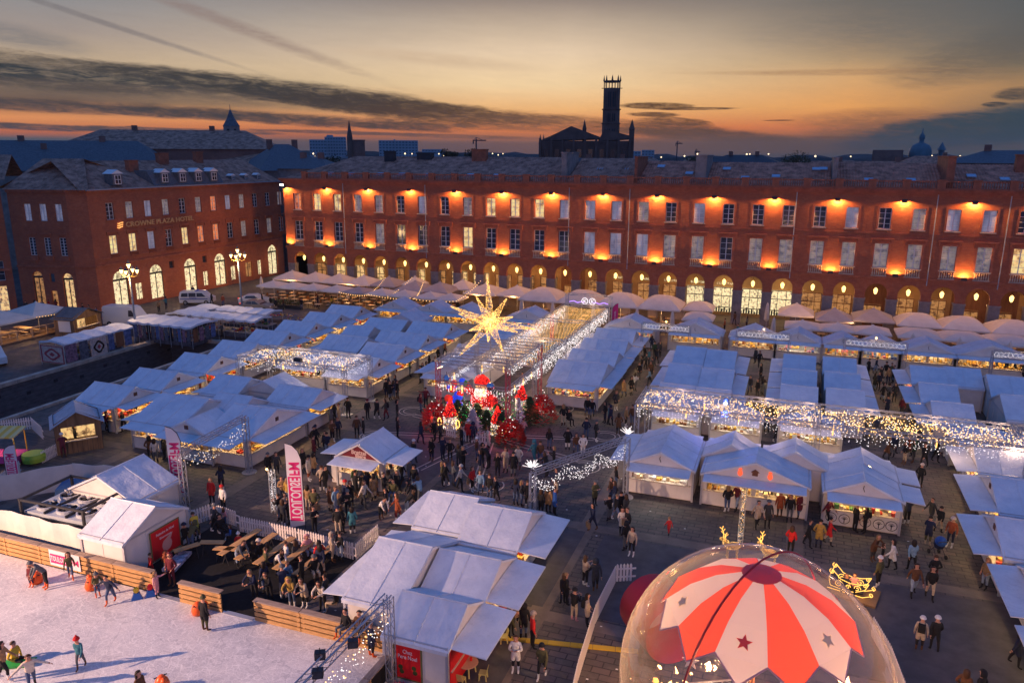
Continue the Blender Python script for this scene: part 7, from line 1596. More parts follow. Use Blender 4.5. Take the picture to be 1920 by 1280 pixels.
def kid_chair(u, v, rz, label):
 e = empty('kids_chair', (u, v, .012), R(rz), label, 'chair', "children's chairs at the round tables"); b = MB(); b.box(-.16, -.16, .28, .16, .16, .32); b.build('seat', [M_YEL], e); b = MB(); b.prism([(-.15, .13, .34), (.15, .13, .34), (.11, .2, .62), (-.11, .2, .62)], (0, .03, 0)); b.build('backrest', [M_YEL], e)
 for a in (-.13, .13):
  for c in (-.13, .13): b = MB(); b.tube((a, c, .28), (a*1.15, c*1.15, 0), .03, 5); b.build('leg', [M_YEL], e)
p = W(876, 1240, .54); kid_table(*p, 'round birch-topped low table with a red cup, outside the nearest chalet'); kid_chair(p[0]+.75, p[1]-.1, -80, 'pale yellow child chair right of the front round table'); kid_chair(p[0]+.05, p[1]-.75, 180, 'yellow child chair below the front round table')
b = MB(); b.lathe([(.05, 0), (.06, .14)], 10); tag(b.build('red_cup', [M_RED], None, (p[0]+.12, p[1]+.12, .555)), 'red cup standing on the front round table', 'cup')
p = W(925, 1170, .54); kid_table(*p, 'round low table behind the hatch tip, partly hidden'); kid_chair(p[0]+.6, p[1]-.3, -60, 'yellow child chair at the rear round table'); kid_chair(p[0]-.1, p[1]-.7, 175, 'yellow child chair in front of the rear round table')
for px, py, t_ in ((903, 1204, 'small red and white striped snowman bin nearer the tables'), (958, 1118, 'small red and white striped snowman bin by the middle chalet')):
 e = empty('striped_bin', (*W(px, py), .012), 0, t_, 'bin'); b = MB(); b.lathe([(.26, 0), (.3, .18), (.28, .3)], 12, 0); b.build('base', [M_RED], e); b = MB(); b.lathe([(.28, .3), (.3, .45), (.18, .7), (.02, .78)], 12); b.build('top', [M_FLAGW], e)
cb = empty('cable_protector', (-11.5, 27.4, .012), math.atan2(1.2, 5.9), 'yellow and black cable ramp lying across the paving', 'cable ramp'); 
for k in range(7): b = MB(); b.prism([(k*.98-3.2*0, -.14, 0), (k*.98+.96, -.14, 0), (k*.98+.96, .14, 0), (k*.98, .14, 0)], (0, 0, .05)); b.build('cable_cover', [mat('safety_yellow', (.55, .36, .03), .6)], cb)
# white and red bushes at the picture bottom
def spiky(u, v, h, w, m, label, n, seed):
 e = empty('tinsel_bush', (u, v, .012), 0, label, 'bush'); r_ = random.Random(seed); b = MB()
 for _ in range(n):
  a = r_.uniform(0, 6.283); f = r_.random(); c, s_ = math.cos(a), math.sin(a); R_ = w*(1-f*.7)*r_.random(); p = Vector((R_*c, R_*s_, f*h)); d_ = Vector((c, s_, r_.uniform(.2, 1.3))).normalized(); t_ = Vector((-s_, c, 0))*.022; b.tri(p-t_, p+t_, p+d_*r_.uniform(.15, .3))
 b.build('sprays', [m], e)['kind'] = 'stuff'; b = MB(); b.lathe([(w*.4, 0), (w*.45, .2)], 8); b.build('pot', [M_DARK], e)
M_TINW = mat('cream_tinsel', (.62, .48, .34), .5); M_TINR = mat('red_tinsel', (.5, .02, .04), .4)
spiky(-14.3, 20.6, 1.5, .8, M_TINW, 'large cream tinsel bush beside the rink corner truss', 2600, 1); spiky(-12.7, 22.0, 1.0, .5, M_TINR, 'red tinsel bush below the poster', 1200, 2); spiky(-11.9, 21.8, .9, .4, M_FLOCK, 'white tinsel bush right of the red one', 900, 3)
pb = MB(); pb.box(-.18, -.15, 0, .18, .15, .75); pb.prism([(-.2, -.17, .75), (.2, -.17, .75), (.2, .17, .75), (-.2, .17, .75)], (0, 0, .1)); tag(pb.build('red_letterbox', [M_RED], None, (-13.5, 21.6, .012)), 'small bright red letterbox between the tinsel bushes', 'letterbox')
# ================================================================ picket round the globe, reindeer and sleigh
picket_fence([(-6.2, 22.0), (-6.7, 26.0), (-7.0, 30.0), W(1155, 1092), W(1192, 1090)], 1.0, 'white picket fence left of the giant snow globe'); picket_fence([(4.7, 33.5), (5.2, 31.5), (5.5, 29.0), (5.9, 26.0), (6.0, 23.0)], 1.0, 'white picket fence right of the giant snow globe')
M_GOLDT = bulbmat('gold_tube', (1, .50, .10), 2.4)
def lit_wire(name, u, v, rz, parts, label, cat, z=.012):
 e = empty(name, (u, v, z), R(rz), label, cat)
 for n_, paths, r_ in parts:
  b = MB()
  for p in paths: b.path(p, r_, 5)
  b.build(n_, [M_GOLDT], e)
 return e
def spiral(cx_, cz, r0, turns, a0, y=0, n=22, s=1): return [(cx_+s*r0*(1-i/n*.85)*math.cos(a0+turns*2*math.pi*i/n), y, cz+r0*(1-i/n*.85)*math.sin(a0+turns*2*math.pi*i/n)) for i in range(n+1)]
sl = lit_wire('light_sleigh', 4.2, 36.9, -14, [(('side_frame'), [[(-1.2, y_, .35), (-.4, y_, .25), (.6, y_, .3), (1.3, y_, .7), (1.55, y_, 1.3)], [(1.55, y_, 1.3), (.9, y_, 1.05), (.2, y_, .95), (-.5, y_, 1.1), (-1.1, y_, 1.7)], [(-1.1, y_, 1.7), (-1.35, y_, 1.0), (-1.2, y_, .35)], spiral(.75, .66, .28, 1.4, 0, y_), spiral(-.6, .65, .3, 1.4, 1, y_), spiral(-1.15, 1.55, .22, 1.2, 2, y_), [(-1.4, y_, .08), (1.2, y_, .05), (1.8, y_, .35)], spiral(1.75, .45, .18, 1.2, -1.5, y_), spiral(.1, .6, .2, 1.3, 0, y_), spiral(1.3, 1.05, .16, 1.2, 0, y_)], .028) for y_ in (-.55, .55)], 'golden light sleigh with scrolls and two people sitting inside', 'sleigh')
b = MB(); b.box(-1.3, -.55, .28, 1.2, .55, .36); b.box(-1.25, -.55, .36, -1.15, .55, 1.1); b.box(-.95, -.5, .36, -.2, .5, .55); b.build('seat', [M_DARK], sl)
pl = MB(); pl.box(-1.4, -.8, 0, 1.4, .8, .1); tag(pl.build('sleigh_platform', [mat('plywood', (.22, .13, .06), .7, noise=(2, .3))], None, (3.9, 37.0, .012), R(-14)), 'low wooden platform under the golden light sleigh', 'platform')
sl.scale = (.62,)*3; sl.location = (3.9, 37.0, .1)
def reindeer(u, v, rz, label):
 e = empty('light_reindeer', (u, v, .012), R(rz), label, 'reindeer figure', 'golden light reindeer'); M_ = MB()
 B_ = lambda c, rx, ry, rz_: ball(M_, c, rx, ry, rz_, 8)
 body = MB(); ball(body, (0, 0, 1.15), .62, .26, .3, 10); body.tube((.45, 0, 1.25), (.8, 0, 1.75), .15, 7, 0, .1); ball(body, (.9, 0, 1.82), .24, .12, .13, 8); body.tube((-.6, 0, 1.3), (-.72, 0, 1.4), .05, 5, 0, .02); body.build('body', [mat('gilt_wire', (.5, .32, .1), .5)], e)
 for x_, y_ in ((.4, -.15), (.4, .15), (-.42, -.15), (-.42, .15)): l_ = MB(); l_.path([(x_, y_, 1.0), (x_+.05, y_, .55), (x_-.03, y_, 0)], .05, 6); l_.build('leg', [mat('gilt_wire', (0, 0, 0))], e)
 for s_ in (-1, 1):
  a = MB(); a.path([(.82, s_*.06, 1.9), (.75, s_*.3, 2.15), (.85, s_*.5, 2.45), (.75, s_*.6, 2.7)], .03, 5); a.path([(.76, s_*.3, 2.15), (.98, s_*.36, 2.35)], .025, 4); a.path([(.85, s_*.5, 2.45), (1.05, s_*.6, 2.6)], .025, 4); a.path([(.78, s_*.42, 2.3), (.6, s_*.5, 2.5)], .025, 4); a.build('antler', [M_GOLDT], e)
 b = MB(); shell_bulbs(b, (0, 0, 1.15), .66, .3, .34, 200, (2,), .026, False); shell_bulbs(b, (.62, 0, 1.5), .26, .18, .3, 70, (2,), .026, False); shell_bulbs(b, (.9, 0, 1.82), .26, .15, .15, 40, (2,), .026, False)
 for x_, y_ in ((.4, -.15), (.4, .15), (-.42, -.15), (-.42, .15)):
  for k in range(14): b.octa((x_+rb.uniform(-.07, .07), y_+rb.uniform(-.07, .07), k*.075), .026, 2)
 b.build('light_bulbs', BM, e)['kind'] = 'stuff'; e.scale = (.62,)*3
p = W(1372, 1046); reindeer(p[0], p[1], 200, 'golden light reindeer left of the slim light column, head turned away'); p = W(1442, 1060); reindeer(p[0], p[1], 170, 'golden light reindeer with wide antlers right of the slim light column')
lamp('POINT', (4.0, 36.4, 1.4), 60, (1, .5, .15), .3); lamp('POINT', (.2, 38, 1.6), 70, (1, .5, .15), .3)
p = W(1387, 1022); e = empty('light_column', (*p, .012), 0, 'slim truss column wrapped in pinkish lights between the two reindeer', 'light column'); t = MB(); truss(t, (0, 0, 0), (0, 0, 3.4), .26); t.build('column', [M_TRUSS], e); b = MB()
for _ in range(200): b.octa((rb.uniform(-.15, .15), rb.uniform(-.15, .15), rb.uniform(.1, 3.3)), .018, rb.choice((1, 1, 0)))
b.build('fairy_lights', BM, e)['kind'] = 'stuff'
b = MB()
for _ in range(60): u_, v_ = rb.uniform(-30, 10), rb.uniform(24, 48); b.quad((u_, v_, .03), (u_+.1, v_, .03), (u_+.1, v_+.07, .035), (u_, v_+.07, .03))
tag(b.build('litter', M_WHITE), 'scraps of white litter on the paving', 'litter', kind='stuff')
# blue tarpaulin heap among the right tents
e = empty('tarpaulin_heap', (19.4, 62.2, .012), 0, 'crumpled bright blue tarpaulin over stacked boxes between the white tents', 'tarpaulin'); b = MB(); r_ = random.Random(3); vs = []
for j in range(7):
 for i in range(7): vs.append((-1.2+i*.4+r_.uniform(-.1, .1), -1.2+j*.4+r_.uniform(-.1, .1), (1.7 if 0 < i < 6 and 0 < j < 6 else .15)+r_.uniform(-.25, .3)))
b.add(vs, [(j*7+i, j*7+i+1, (j+1)*7+i+1, (j+1)*7+i) for j in range(6) for i in range(6)]); b.build('sheet', [mat('blue_tarp', (.01, .07, .30), .4)], e)
# small yellow children's ride at the left edge
e = empty('kiddie_ride', (*W(14, 868), .012), R(20), 'yellow-roofed childrens train ride at the left edge', 'ride'); M_YR = mat('ride_yellow', (.85, .45, .04), .4); M_YS = mat('ride_stripe', (.85, .6, .22), .4)
b = MB()
for k in range(8): b.slab((-1.2+k*.3, -.75, 2.15), (-.9+k*.3, -.75, 2.15), (-.9+k*.3, .75, 2.45), (-1.2+k*.3, .75, 2.45), .08, k % 2)
b.build('striped_roof', [M_YR, M_YS], e)
for x_ in (-1.1, 1.1):
 for y_ in (-.6, .6): b = MB(); b.tube((x_, y_, .6), (x_, y_, 2.2), .04, 5); b.build('post', [M_YR], e)
b = MB(); b.box(-1.2, -.7, .25, 1.2, .7, .75); b.build('carriage', [mat('ride_pink', (.45, .05, .25), .4)], e); b = MB(); b.lathe([(.7, .2), (.75, .5), (.7, .75)], 14, 0, (1.9, 0, 0)); b.build('bumper', [mat('ride_lime', (.35, .5, .05), .3)], e)
for x_ in (-.8, .8):
 for s_ in (-1, 1): b = MB(); b.tube((x_, s_*.6, .25), (x_, s_*.75, .25), .25, 12); b.build('wheel', [M_TYRE], e)
lamp('POINT', (W(14, 868)[0], W(14, 868)[1], 1.7), 60, (1, .6, .3), .2)
picket_fence([W(80, 870), W(108, 855), W(120, 838)], .9, 'white slatted barrier by the wooden hut', .14, .08); picket_fence([W(0, 812), W(60, 805), W(82, 826)], 1.0, 'white slatted barrier behind the yellow ride', .16, .1); picket_fence([W(0, 920), W(42, 888)], 1.0, 'white slatted barrier in front of the yellow ride', .16, .1)
# ================================================================ the giant snow globe
GC = Vector((-.07, 23.48, 3.79)); GR = 4.4
gb = empty('snow_globe', (GC.x, GC.y, .012), 0, 'giant transparent inflatable snow globe holding a red and white circus canopy', 'snow globe')
mg = bpy.data.materials.new('clear_pvc'); mg.use_nodes = True; nt = mg.node_tree; nt.nodes.clear(); y = X(nt)
o_ = nt.nodes.new('ShaderNodeOutputMaterial'); tr = nt.nodes.new('ShaderNodeBsdfTransparent'); tr.inputs[0].default_value = (.93, .93, .95, 1); gl = nt.nodes.new('ShaderNodeBsdfGlossy'); gl.inputs['Roughness'].default_value = .06; gl.inputs[0].default_value = (1, 1, 1, 1); df = nt.nodes.new('ShaderNodeBsdfDiffuse'); df.inputs[0].default_value = (.75, .65, .6, 1)
lw = nt.nodes.new('ShaderNodeLayerWeight'); lw.inputs['Blend'].default_value = .42; bn = nt.nodes.new('ShaderNodeBump'); bn.inputs['Strength'].default_value = .12; bn.inputs['Distance'].default_value = .3
tcn = nt.nodes.new('ShaderNodeTexCoord').outputs['Object']; nt.links.new(y.noise(tcn, 1.1, 3, .5), bn.inputs['Height']); nt.links.new(bn.outputs[0], gl.inputs['Normal'])
m1 = nt.nodes.new('ShaderNodeMixShader'); m2 = nt.nodes.new('ShaderNodeMixShader'); fc = y.m('MULTIPLY', y.m('POWER', lw.outputs['Facing'], 2.6), .5); nt.links.new(y.m('ADD', fc, .045), m1.inputs[0]); nt.links.new(tr.outputs[0], m1.inputs[1]); nt.links.new(gl.outputs[0], m1.inputs[2])
nt.links.new(y.m('ADD', y.m('MULTIPLY', fc, .6), .015), m2.inputs[0]); nt.links.new(m1.outputs[0], m2.inputs[1]); nt.links.new(df.outputs[0], m2.inputs[2]); nt.links.new(m2.outputs[0], o_.inputs[0])
cz = GC.z-.012
b = MB(); a0_ = math.asin(-cz/GR); pr = []
for i in range(33): a = a0_+(math.pi/2-a0_)*i/32; pr.append((max(.001, GR*math.cos(a)), cz+GR*math.sin(a)))
b.lathe(pr, 64, 0, (0, 0, 0), False); b.build('clear_sphere', [mg], gb, smooth=True)
mred = mat('red_welt', (.34, .015, .03), .4)
b = MB(); vd = math.atan2(-1, 0)
for k, (ax_, r_) in enumerate(((R(62), .036),)):
 n = 40; d1 = Vector((math.cos(ax_), math.sin(ax_), 0)); pts = [Vector((0, 0, cz))+d1*GR*1.003*math.cos(a)+Vector((0, 0, 1))*GR*1.003*math.sin(a) for a in [a0_+(math.pi-2*a0_)*i/n for i in range(n+1)]]
 b.path(pts, r_, 6)
b.build('seam_welt', [mred], gb)
b = MB(); b.lathe([(GR*.9, 0), (GR*.95, .25), (GR*.7, .35)], 40); b.lathe([(0.01, .34), (GR*.7, .35)], 40); b.build('base_ring', [mat('globe_floor', (.35, .10, .06), .6, noise=(2, .5))], gb)
# entrance tube, red rimmed
b = MB(); b.M = Matrix.Translation((-4.0, 5.5, 1.9)) @ Matrix.Rotation(R(128), 4, 'Z') @ Matrix.Rotation(R(90), 4, 'Y'); b.lathe([(1.35, -1.5), (1.4, .2), (1.36, .9)], 24, 0, (0, 0, 0), False); b.lathe([(1.36, .9), (.01, .95)], 24, 1, (0, 0, 0), False); b.M = None; b.build('entrance_tube', [mred, mat('tube_film', (.30, .16, .26), .15)], gb, smooth=True)
# circus canopy: ten gores, alternately red and white, pointed lower edges
def _glowcloth(c):
 def f(m, nt, b, y, tcn):
  t_ = nt.nodes.new('ShaderNodeBsdfTranslucent'); t_.inputs[0].default_value = c+(1,); mx_ = nt.nodes.new('ShaderNodeMixShader'); mx_.inputs[0].default_value = .35; o = nt.nodes['Material Output']; nt.links.new(b.outputs[0], mx_.inputs[1]); nt.links.new(t_.outputs[0], mx_.inputs[2]); nt.links.new(mx_.outputs[0], o.inputs[0])
 return f
M_GR = mat('canopy_red', (.58, .045, .03), .6, extra=_glowcloth((.7, .1, .04))); M_GW = mat('canopy_white', (.62, .58, .66), .6, extra=_glowcloth((.5, .42, .40)))
HZ = 7.68; NG = 12; hubr = .62
M_HUB2 = M_GR
ga = R(8)
for k in range(NG):
 b = MB(); t0, t1 = ga+2*math.pi*k/NG, ga+2*math.pi*(k+1)/NG; tm = (t0+t1)/2; rows = [(hubr, HZ), (1.4, HZ-.22), (2.2, HZ-.65), (2.95, HZ-1.3)]; 
 def pt(t_, r_, z_): return (r_*math.cos(t_), r_*math.sin(t_), z_)
 for (ra, za), (rb_, zb_) in zip(rows, rows[1:]): b.quad(pt(t0, rb_, zb_), pt(t1, rb_, zb_), pt(t1, ra, za), pt(t0, ra, za))
 b.tri(pt(t0, 2.95, HZ-1.3), pt(tm, 3.22, HZ-1.95), pt(t1, 2.95, HZ-1.3)); b.build('canopy_gore', [M_GR if k % 2 else M_GW], gb)
 if k % 2 == 0:
  s_ = MB(); ctr = Vector(pt(tm, 2.575*math.cos(math.pi/NG), HZ-.975)); er = Vector((-math.sin(tm), math.cos(tm), 0)); ez = (Vector(pt(tm, 2.95*math.cos(math.pi/NG), HZ-1.3))-Vector(pt(tm, 2.2*math.cos(math.pi/NG), HZ-.65))).normalized(); nz = er.cross(ez).normalized(); nz = nz if nz.z > 0 else -nz
  s_.poly([tuple(ctr+nz*.07+er*(.26 if i % 2 else .11)*math.sin(i*math.pi/5)*-1+ez*(.26 if i % 2 else .11)*math.cos(i*math.pi/5)) for i in range(10)]); s_.build('canopy_star', [mat('star_red', (.75, .03, .02), .5, extra=_glowcloth((.8, .08, .03))) if k % 4 == 0 else mat('cream_star', (.85, .72, .45), .5, extra=_glowcloth((.85, .65, .35)))], gb)
b = MB(); b.lathe([(hubr+.01, HZ+.01), (.3, HZ+.12), (.01, HZ+.18)], 18); b.build('canopy_hub', [M_GR], gb)
b = MB()
for k in range(NG):
 t0 = ga+2*math.pi*k/NG; tm = t0+math.pi/NG; b.path([(2.95*math.cos(t0), 2.95*math.sin(t0), HZ-1.31), (3.22*math.cos(tm), 3.22*math.sin(tm), HZ-1.96), (2.95*math.cos(t0+2*math.pi/NG), 2.95*math.sin(t0+2*math.pi/NG), HZ-1.31)], .03, 4)
b.build('canopy_piping', [mat('piping_pink', (.6, .35, .35), .5)], gb)
b = MB(); b.tube((0, 0, .3), (0, 0, HZ), .09, 8); b.build('centre_pole', [M_WOODP], gb)
# striped booth with bulb edge, gold figure heap, stars, wreath
b = MB(); b.M = Matrix.Translation((-1.6, -1.4, 0)) @ Matrix.Rotation(R(28), 4, 'Z')
for k in range(9): b.box(-1.8+k*.4, -.05, 1.0, -1.4+k*.4, .05, 3.6, k % 3)
b.build('striped_booth', [mat('booth_red', (.6, .05, .03), .5), mat('booth_cream', (.65, .52, .34), .5), mat('booth_green', (.04, .14, .13), .5)], gb)
b = MB(); b.M = Matrix.Translation((-1.6, -1.4, 0)) @ Matrix.Rotation(R(28), 4, 'Z'); truss(b, (-1.9, 0, 3.85), (1.9, 0, 3.85), .4, .03); b.build('booth_truss', [M_TRUSS], gb)
b = MB(); b.M = Matrix.Translation((1.7, -1.3, 0)) @ Matrix.Rotation(R(-50), 4, 'Z'); truss(b, (-1.5, 0, 3.7), (1.5, 0, 3.7), .4, .03); b.box(-1.5, -.04, 1.2, 1.5, .04, 3.4, 1); b.build('booth_truss', [M_TRUSS, mat('booth_green', (0, 0, 0))], gb)
b = MB(); b.M = Matrix.Translation((-1.6, -1.4, 0)) @ Matrix.Rotation(R(28), 4, 'Z')
for k in range(26): b.octa((-1.8+k*.145, -.1, 3.6), .035)
b.build('bulb_edge', [M_BULBW], gb)['kind'] = 'stuff'
b = MB(); r_ = random.Random(21)
for _ in range(230):
 c = Vector((-2.3+r_.gauss(0, .55), -1.2+r_.gauss(0, .8), .5+r_.random()*2.9)); q_ = r_.uniform(.04, .13); d_ = Vector((r_.gauss(0, 1), r_.gauss(0, 1), r_.gauss(0, 1))).normalized()*q_*2.2; b.tube(c, c+d_, q_, 5, r_.randrange(2), .01) if _ % 3 else ball(b, c, q_, q_, q_*1.3, 7, r_.randrange(2))
b.build('gold_ornament_heap', [mat('gold_ornament', (.75, .45, .15), .3, metal=.6), mat('cream_ornament', (.7, .5, .3), .4)], gb)
b = MB()
for _ in range(170): b.octa((-2.3+r_.gauss(0, .6), -1.3+r_.gauss(0, .8), .6+r_.random()*3.0), .03, 1)
for _ in range(120): b.octa((1.6+r_.gauss(0, .8), -1.6+r_.gauss(0, .7), .6+r_.random()*2.9), .026, rb.choice((1, 1, 2, 3)))
b.build('ornament_lights', BM, gb)['kind'] = 'stuff'
b = MB(); ring = [(.25+.62*math.cos(2*math.pi*i/22), -2.2, 3.2+.62*math.sin(2*math.pi*i/22)) for i in range(23)]; b.path(ring, .13, 6); b.build('wreath', [M_FIR], gb); b = MB()
for i in range(60): a = i*.7; b.octa((.25+(.62+r_.uniform(-.1, .1))*math.cos(a), -2.35, 3.2+(.62+r_.uniform(-.1, .1))*math.sin(a)), .026, 1)
b.build('wreath_lights', BM, gb)['kind'] = 'stuff'
for k, (x_, y_, z_, s_) in enumerate(((1.1, -2.2, 3.3, .36), (2.5, -.9, 3.4, .62), (2.9, .2, 4.2, .32), (.35, -2.5, 2.6, .3), (1.9, -1.6, 4.3, .3), (-2.0, -.4, 4.2, .3))):
 b = MB(); a = r_.random(); q = [(x_+s_*(1 if i % 2 == 0 else .4)*math.cos(a+i*math.pi/5), y_-.02, z_+s_*(1 if i % 2 == 0 else .4)*math.sin(a+i*math.pi/5)) for i in range(10)]; b.prism(q, (0, .05, 0)); b.build('hanging_star', [mat('pale_star', (.7, .6, .55), .5)], gb)
b = MB(); 
for k in range(5): c = (1.6+k*.45, 1.0-k*.7, 1.2+k*.28); b.tube(c, (c[0]+.5, c[1]-.5, c[2]+.8), .22, 8, 0, .16)
b.build('red_ribbon_forms', [mat('ribbon_red', (.6, .03, .03), .35)], gb)
b = MB()
for k in range(6): c = (1.0+k*.42, 1.2-k*.55, 2.4); ball(b, c, .22, .22, .26, 8)
b.build('bauble_row', [mat('ribbon_red', (0, 0, 0))], gb)
lamp('POINT', (GC.x-2.0, GC.y+.6, 4.2), 1700, (1, .56, .24), .3); lamp('POINT', (GC.x+2.0, GC.y-.4, 3.9), 1400, (1, .50, .22), .3); lamp('POINT', (GC.x, GC.y-2.4, 3.4), 420, (1, .6, .35), .3)
lamp('POINT', (GC.x-.4, GC.y+3.2, 7.0), 8, (.1, .2, 1), .1)
# ================================================================ people
CO = {'black': (.012, .012, .014), 'navy': (.014, .02, .05), 'grey': (.10, .105, .115), 'darkgrey': (.035, .037, .042), 'brown': (.10, .045, .022), 'tan': (.30, .18, .09), 'beige': (.42, .33, .24), 'cream': (.55, .48, .40), 'white': (.62, .60, .58), 'red': (.50, .02, .02), 'maroon': (.12, .015, .025), 'green': (.04, .08, .03), 'olive': (.085, .08, .035), 'teal': (.04, .16, .20), 'blue': (.02, .08, .30), 'lightblue': (.18, .30, .42), 'pink': (.55, .26, .28), 'yellow': (.60, .40, .04), 'orange': (.60, .10, .02), 'rust': (.28, .07, .03), 'jeans': (.06, .09, .17), 'lightjeans': (.22, .28, .38), 'mustard': (.35, .22, .05)}
def cm(n): return mat('cloth_'+n, CO[n], .85, noise=(9, .25))
M_SKIN = mat('skin', (.48, .24, .16), .55); HAIR = [mat('hair_'+n, c, .6) for n, c in (('dark', (.02, .012, .008)), ('brown', (.06, .03, .015)), ('fair', (.22, .13, .06)), ('grey', (.25, .24, .23)))]
def skeleton(pose, long, child):
 J = {}; E_ = []; hs = 1.22 if child else 1.0
 def j(n, p, r, par, lab): J[n] = (Vector(p), r, lab); E_.append((par, n)) if par else None
 lean = {'bend': .75, 'skate': .28, 'lean': .35, 'walk': .06, 'walk2': .06}.get(pose, 0.0); sit = pose == 'sit'
 hz = .52 if sit else (.86 if pose in ('skate',) else .93)
 up = lambda d, y_=0: (0, -math.sin(lean)*d+y_, hz+math.cos(lean)*d)
 cr = .165
 j('pelvis', (0, 0, hz), .15, None, 'coat'); j('waist', up(.20), .135, 'pelvis', 'coat'); j('chest', up(.40), .155, 'waist', 'coat'); j('neck', up(.56), .062, 'chest', 'skin')
 hl = lean*.6; n_ = J['neck'][0]; hd = lambda d: (0, n_.y-math.sin(hl)*d-.02, n_.z+math.cos(hl)*d)
 j('jaw', hd(.075), .078*hs, 'neck', 'skin'); j('head', hd(.155*hs), .100*hs, 'jaw', 'head'); j('crown', hd(.225*hs), .062*hs, 'head', 'head')
 tw = {'walk': (.30, -.30), 'walk2': (-.26, .26), 'skate': (.45, -.2)}.get(pose, (0.04, -.03))
 for s_, nm, sw in ((-1, 'L', tw[0]), (1, 'R', tw[1])):
  hx = s_*.088; ang = sw
  j('hip'+nm, (hx, 0, hz-.04), .1 if not long else .13, 'pelvis', 'coat' if long else 'leg')
  if sit: kn = (s_*.13, -.40, hz+.0); an = (s_*.13, -.42, .10)
  else: kn = (hx*1.15, -math.sin(ang)*.42, .09+(hz-.13)*.53+ (.02 if abs(ang) > .1 else 0)); an = (hx*1.2, -math.sin(ang)*(.55 if ang > 0 else .95)*.8, .09+(.10 if ang < -.1 else 0))
  mid = tuple((a+b)/2 for a, b in zip((hx, 0, hz-.04), kn)); j('thigh'+nm, mid, .088 if not long else .12, 'hip'+nm, 'coat' if long else 'leg')
  j('knee'+nm, kn, .062 if not long or sit else .075, 'thigh'+nm, 'leg'); cf = tuple((a*2+b)/3 for a, b in zip(kn, an)); j('calf'+nm, (cf[0], cf[1]+.015, cf[2]), .058, 'knee'+nm, 'leg'); j('ankle'+nm, an, .043, 'calf'+nm, 'shoe'); j('toe'+nm, (an[0]+s_*.015, an[1]-.15, max(.045, an[2]-.045)), .043, 'ankle'+nm, 'shoe')
  c_ = J['chest'][0]; sh = (s_*.165, c_.y-math.sin(lean)*.05, c_.z+.06)
  j('shoulder'+nm, sh, .074, 'chest', 'coat')
  if pose in ('phone', 'photo'): el = (s_*.25, sh[1]-.08, sh[2]-.26); wr = (s_*.10, sh[1]-.32, sh[2]-(.14 if pose == 'phone' else -.12))
  elif pose == 'pocket' or sit: el = (s_*.29, sh[1]+.06, sh[2]-.27); wr = (s_*.17, sh[1]-.13, sh[2]-.46)
  elif pose in ('walk', 'walk2'): el = (s_*.24, sh[1]+sw*.35, sh[2]-.27); wr = (s_*.24, sh[1]+sw*.9-.06, sh[2]-.49)
  elif pose == 'skate': el = (s_*.38, sh[1]-.03, sh[2]-.16); wr = (s_*.58, sh[1]-.08, sh[2]-.28)
  elif pose == 'bend': el = (s_*.2, sh[1]-.12, sh[2]-.25); wr = (s_*.15, sh[1]-.22, sh[2]-.46)
  elif pose == 'lean': el = (s_*.27, sh[1]-.16, sh[2]-.2); wr = (s_*.12, sh[1]-.38, sh[2]-.22)
  elif pose == 'point': el = (s_*.3, sh[1]-.1, sh[2]-(.05 if s_ > 0 else .27)); wr = (s_*.5, sh[1]-.2, sh[2]) if s_ > 0 else (s_*.24, sh[1]-.05, sh[2]-.5)
  else: el = (s_*.235, sh[1]+.03, sh[2]-.28); wr = (s_*.25, sh[1]-.05, sh[2]-.52)
  j('elbow'+nm, el, .056, 'shoulder'+nm, 'coat'); j('wrist'+nm, wr, .038, 'elbow'+nm, 'coat'); d_ = (Vector(wr)-Vector(el)).normalized(); j('palm'+nm, Vector(wr)+d_*.07, .036, 'wrist'+nm, 'skin')
 return J, E_
_bodies = {}
LAB = {'skin': 0, 'coat': 1, 'leg': 2, 'shoe': 3, 'head': 0}
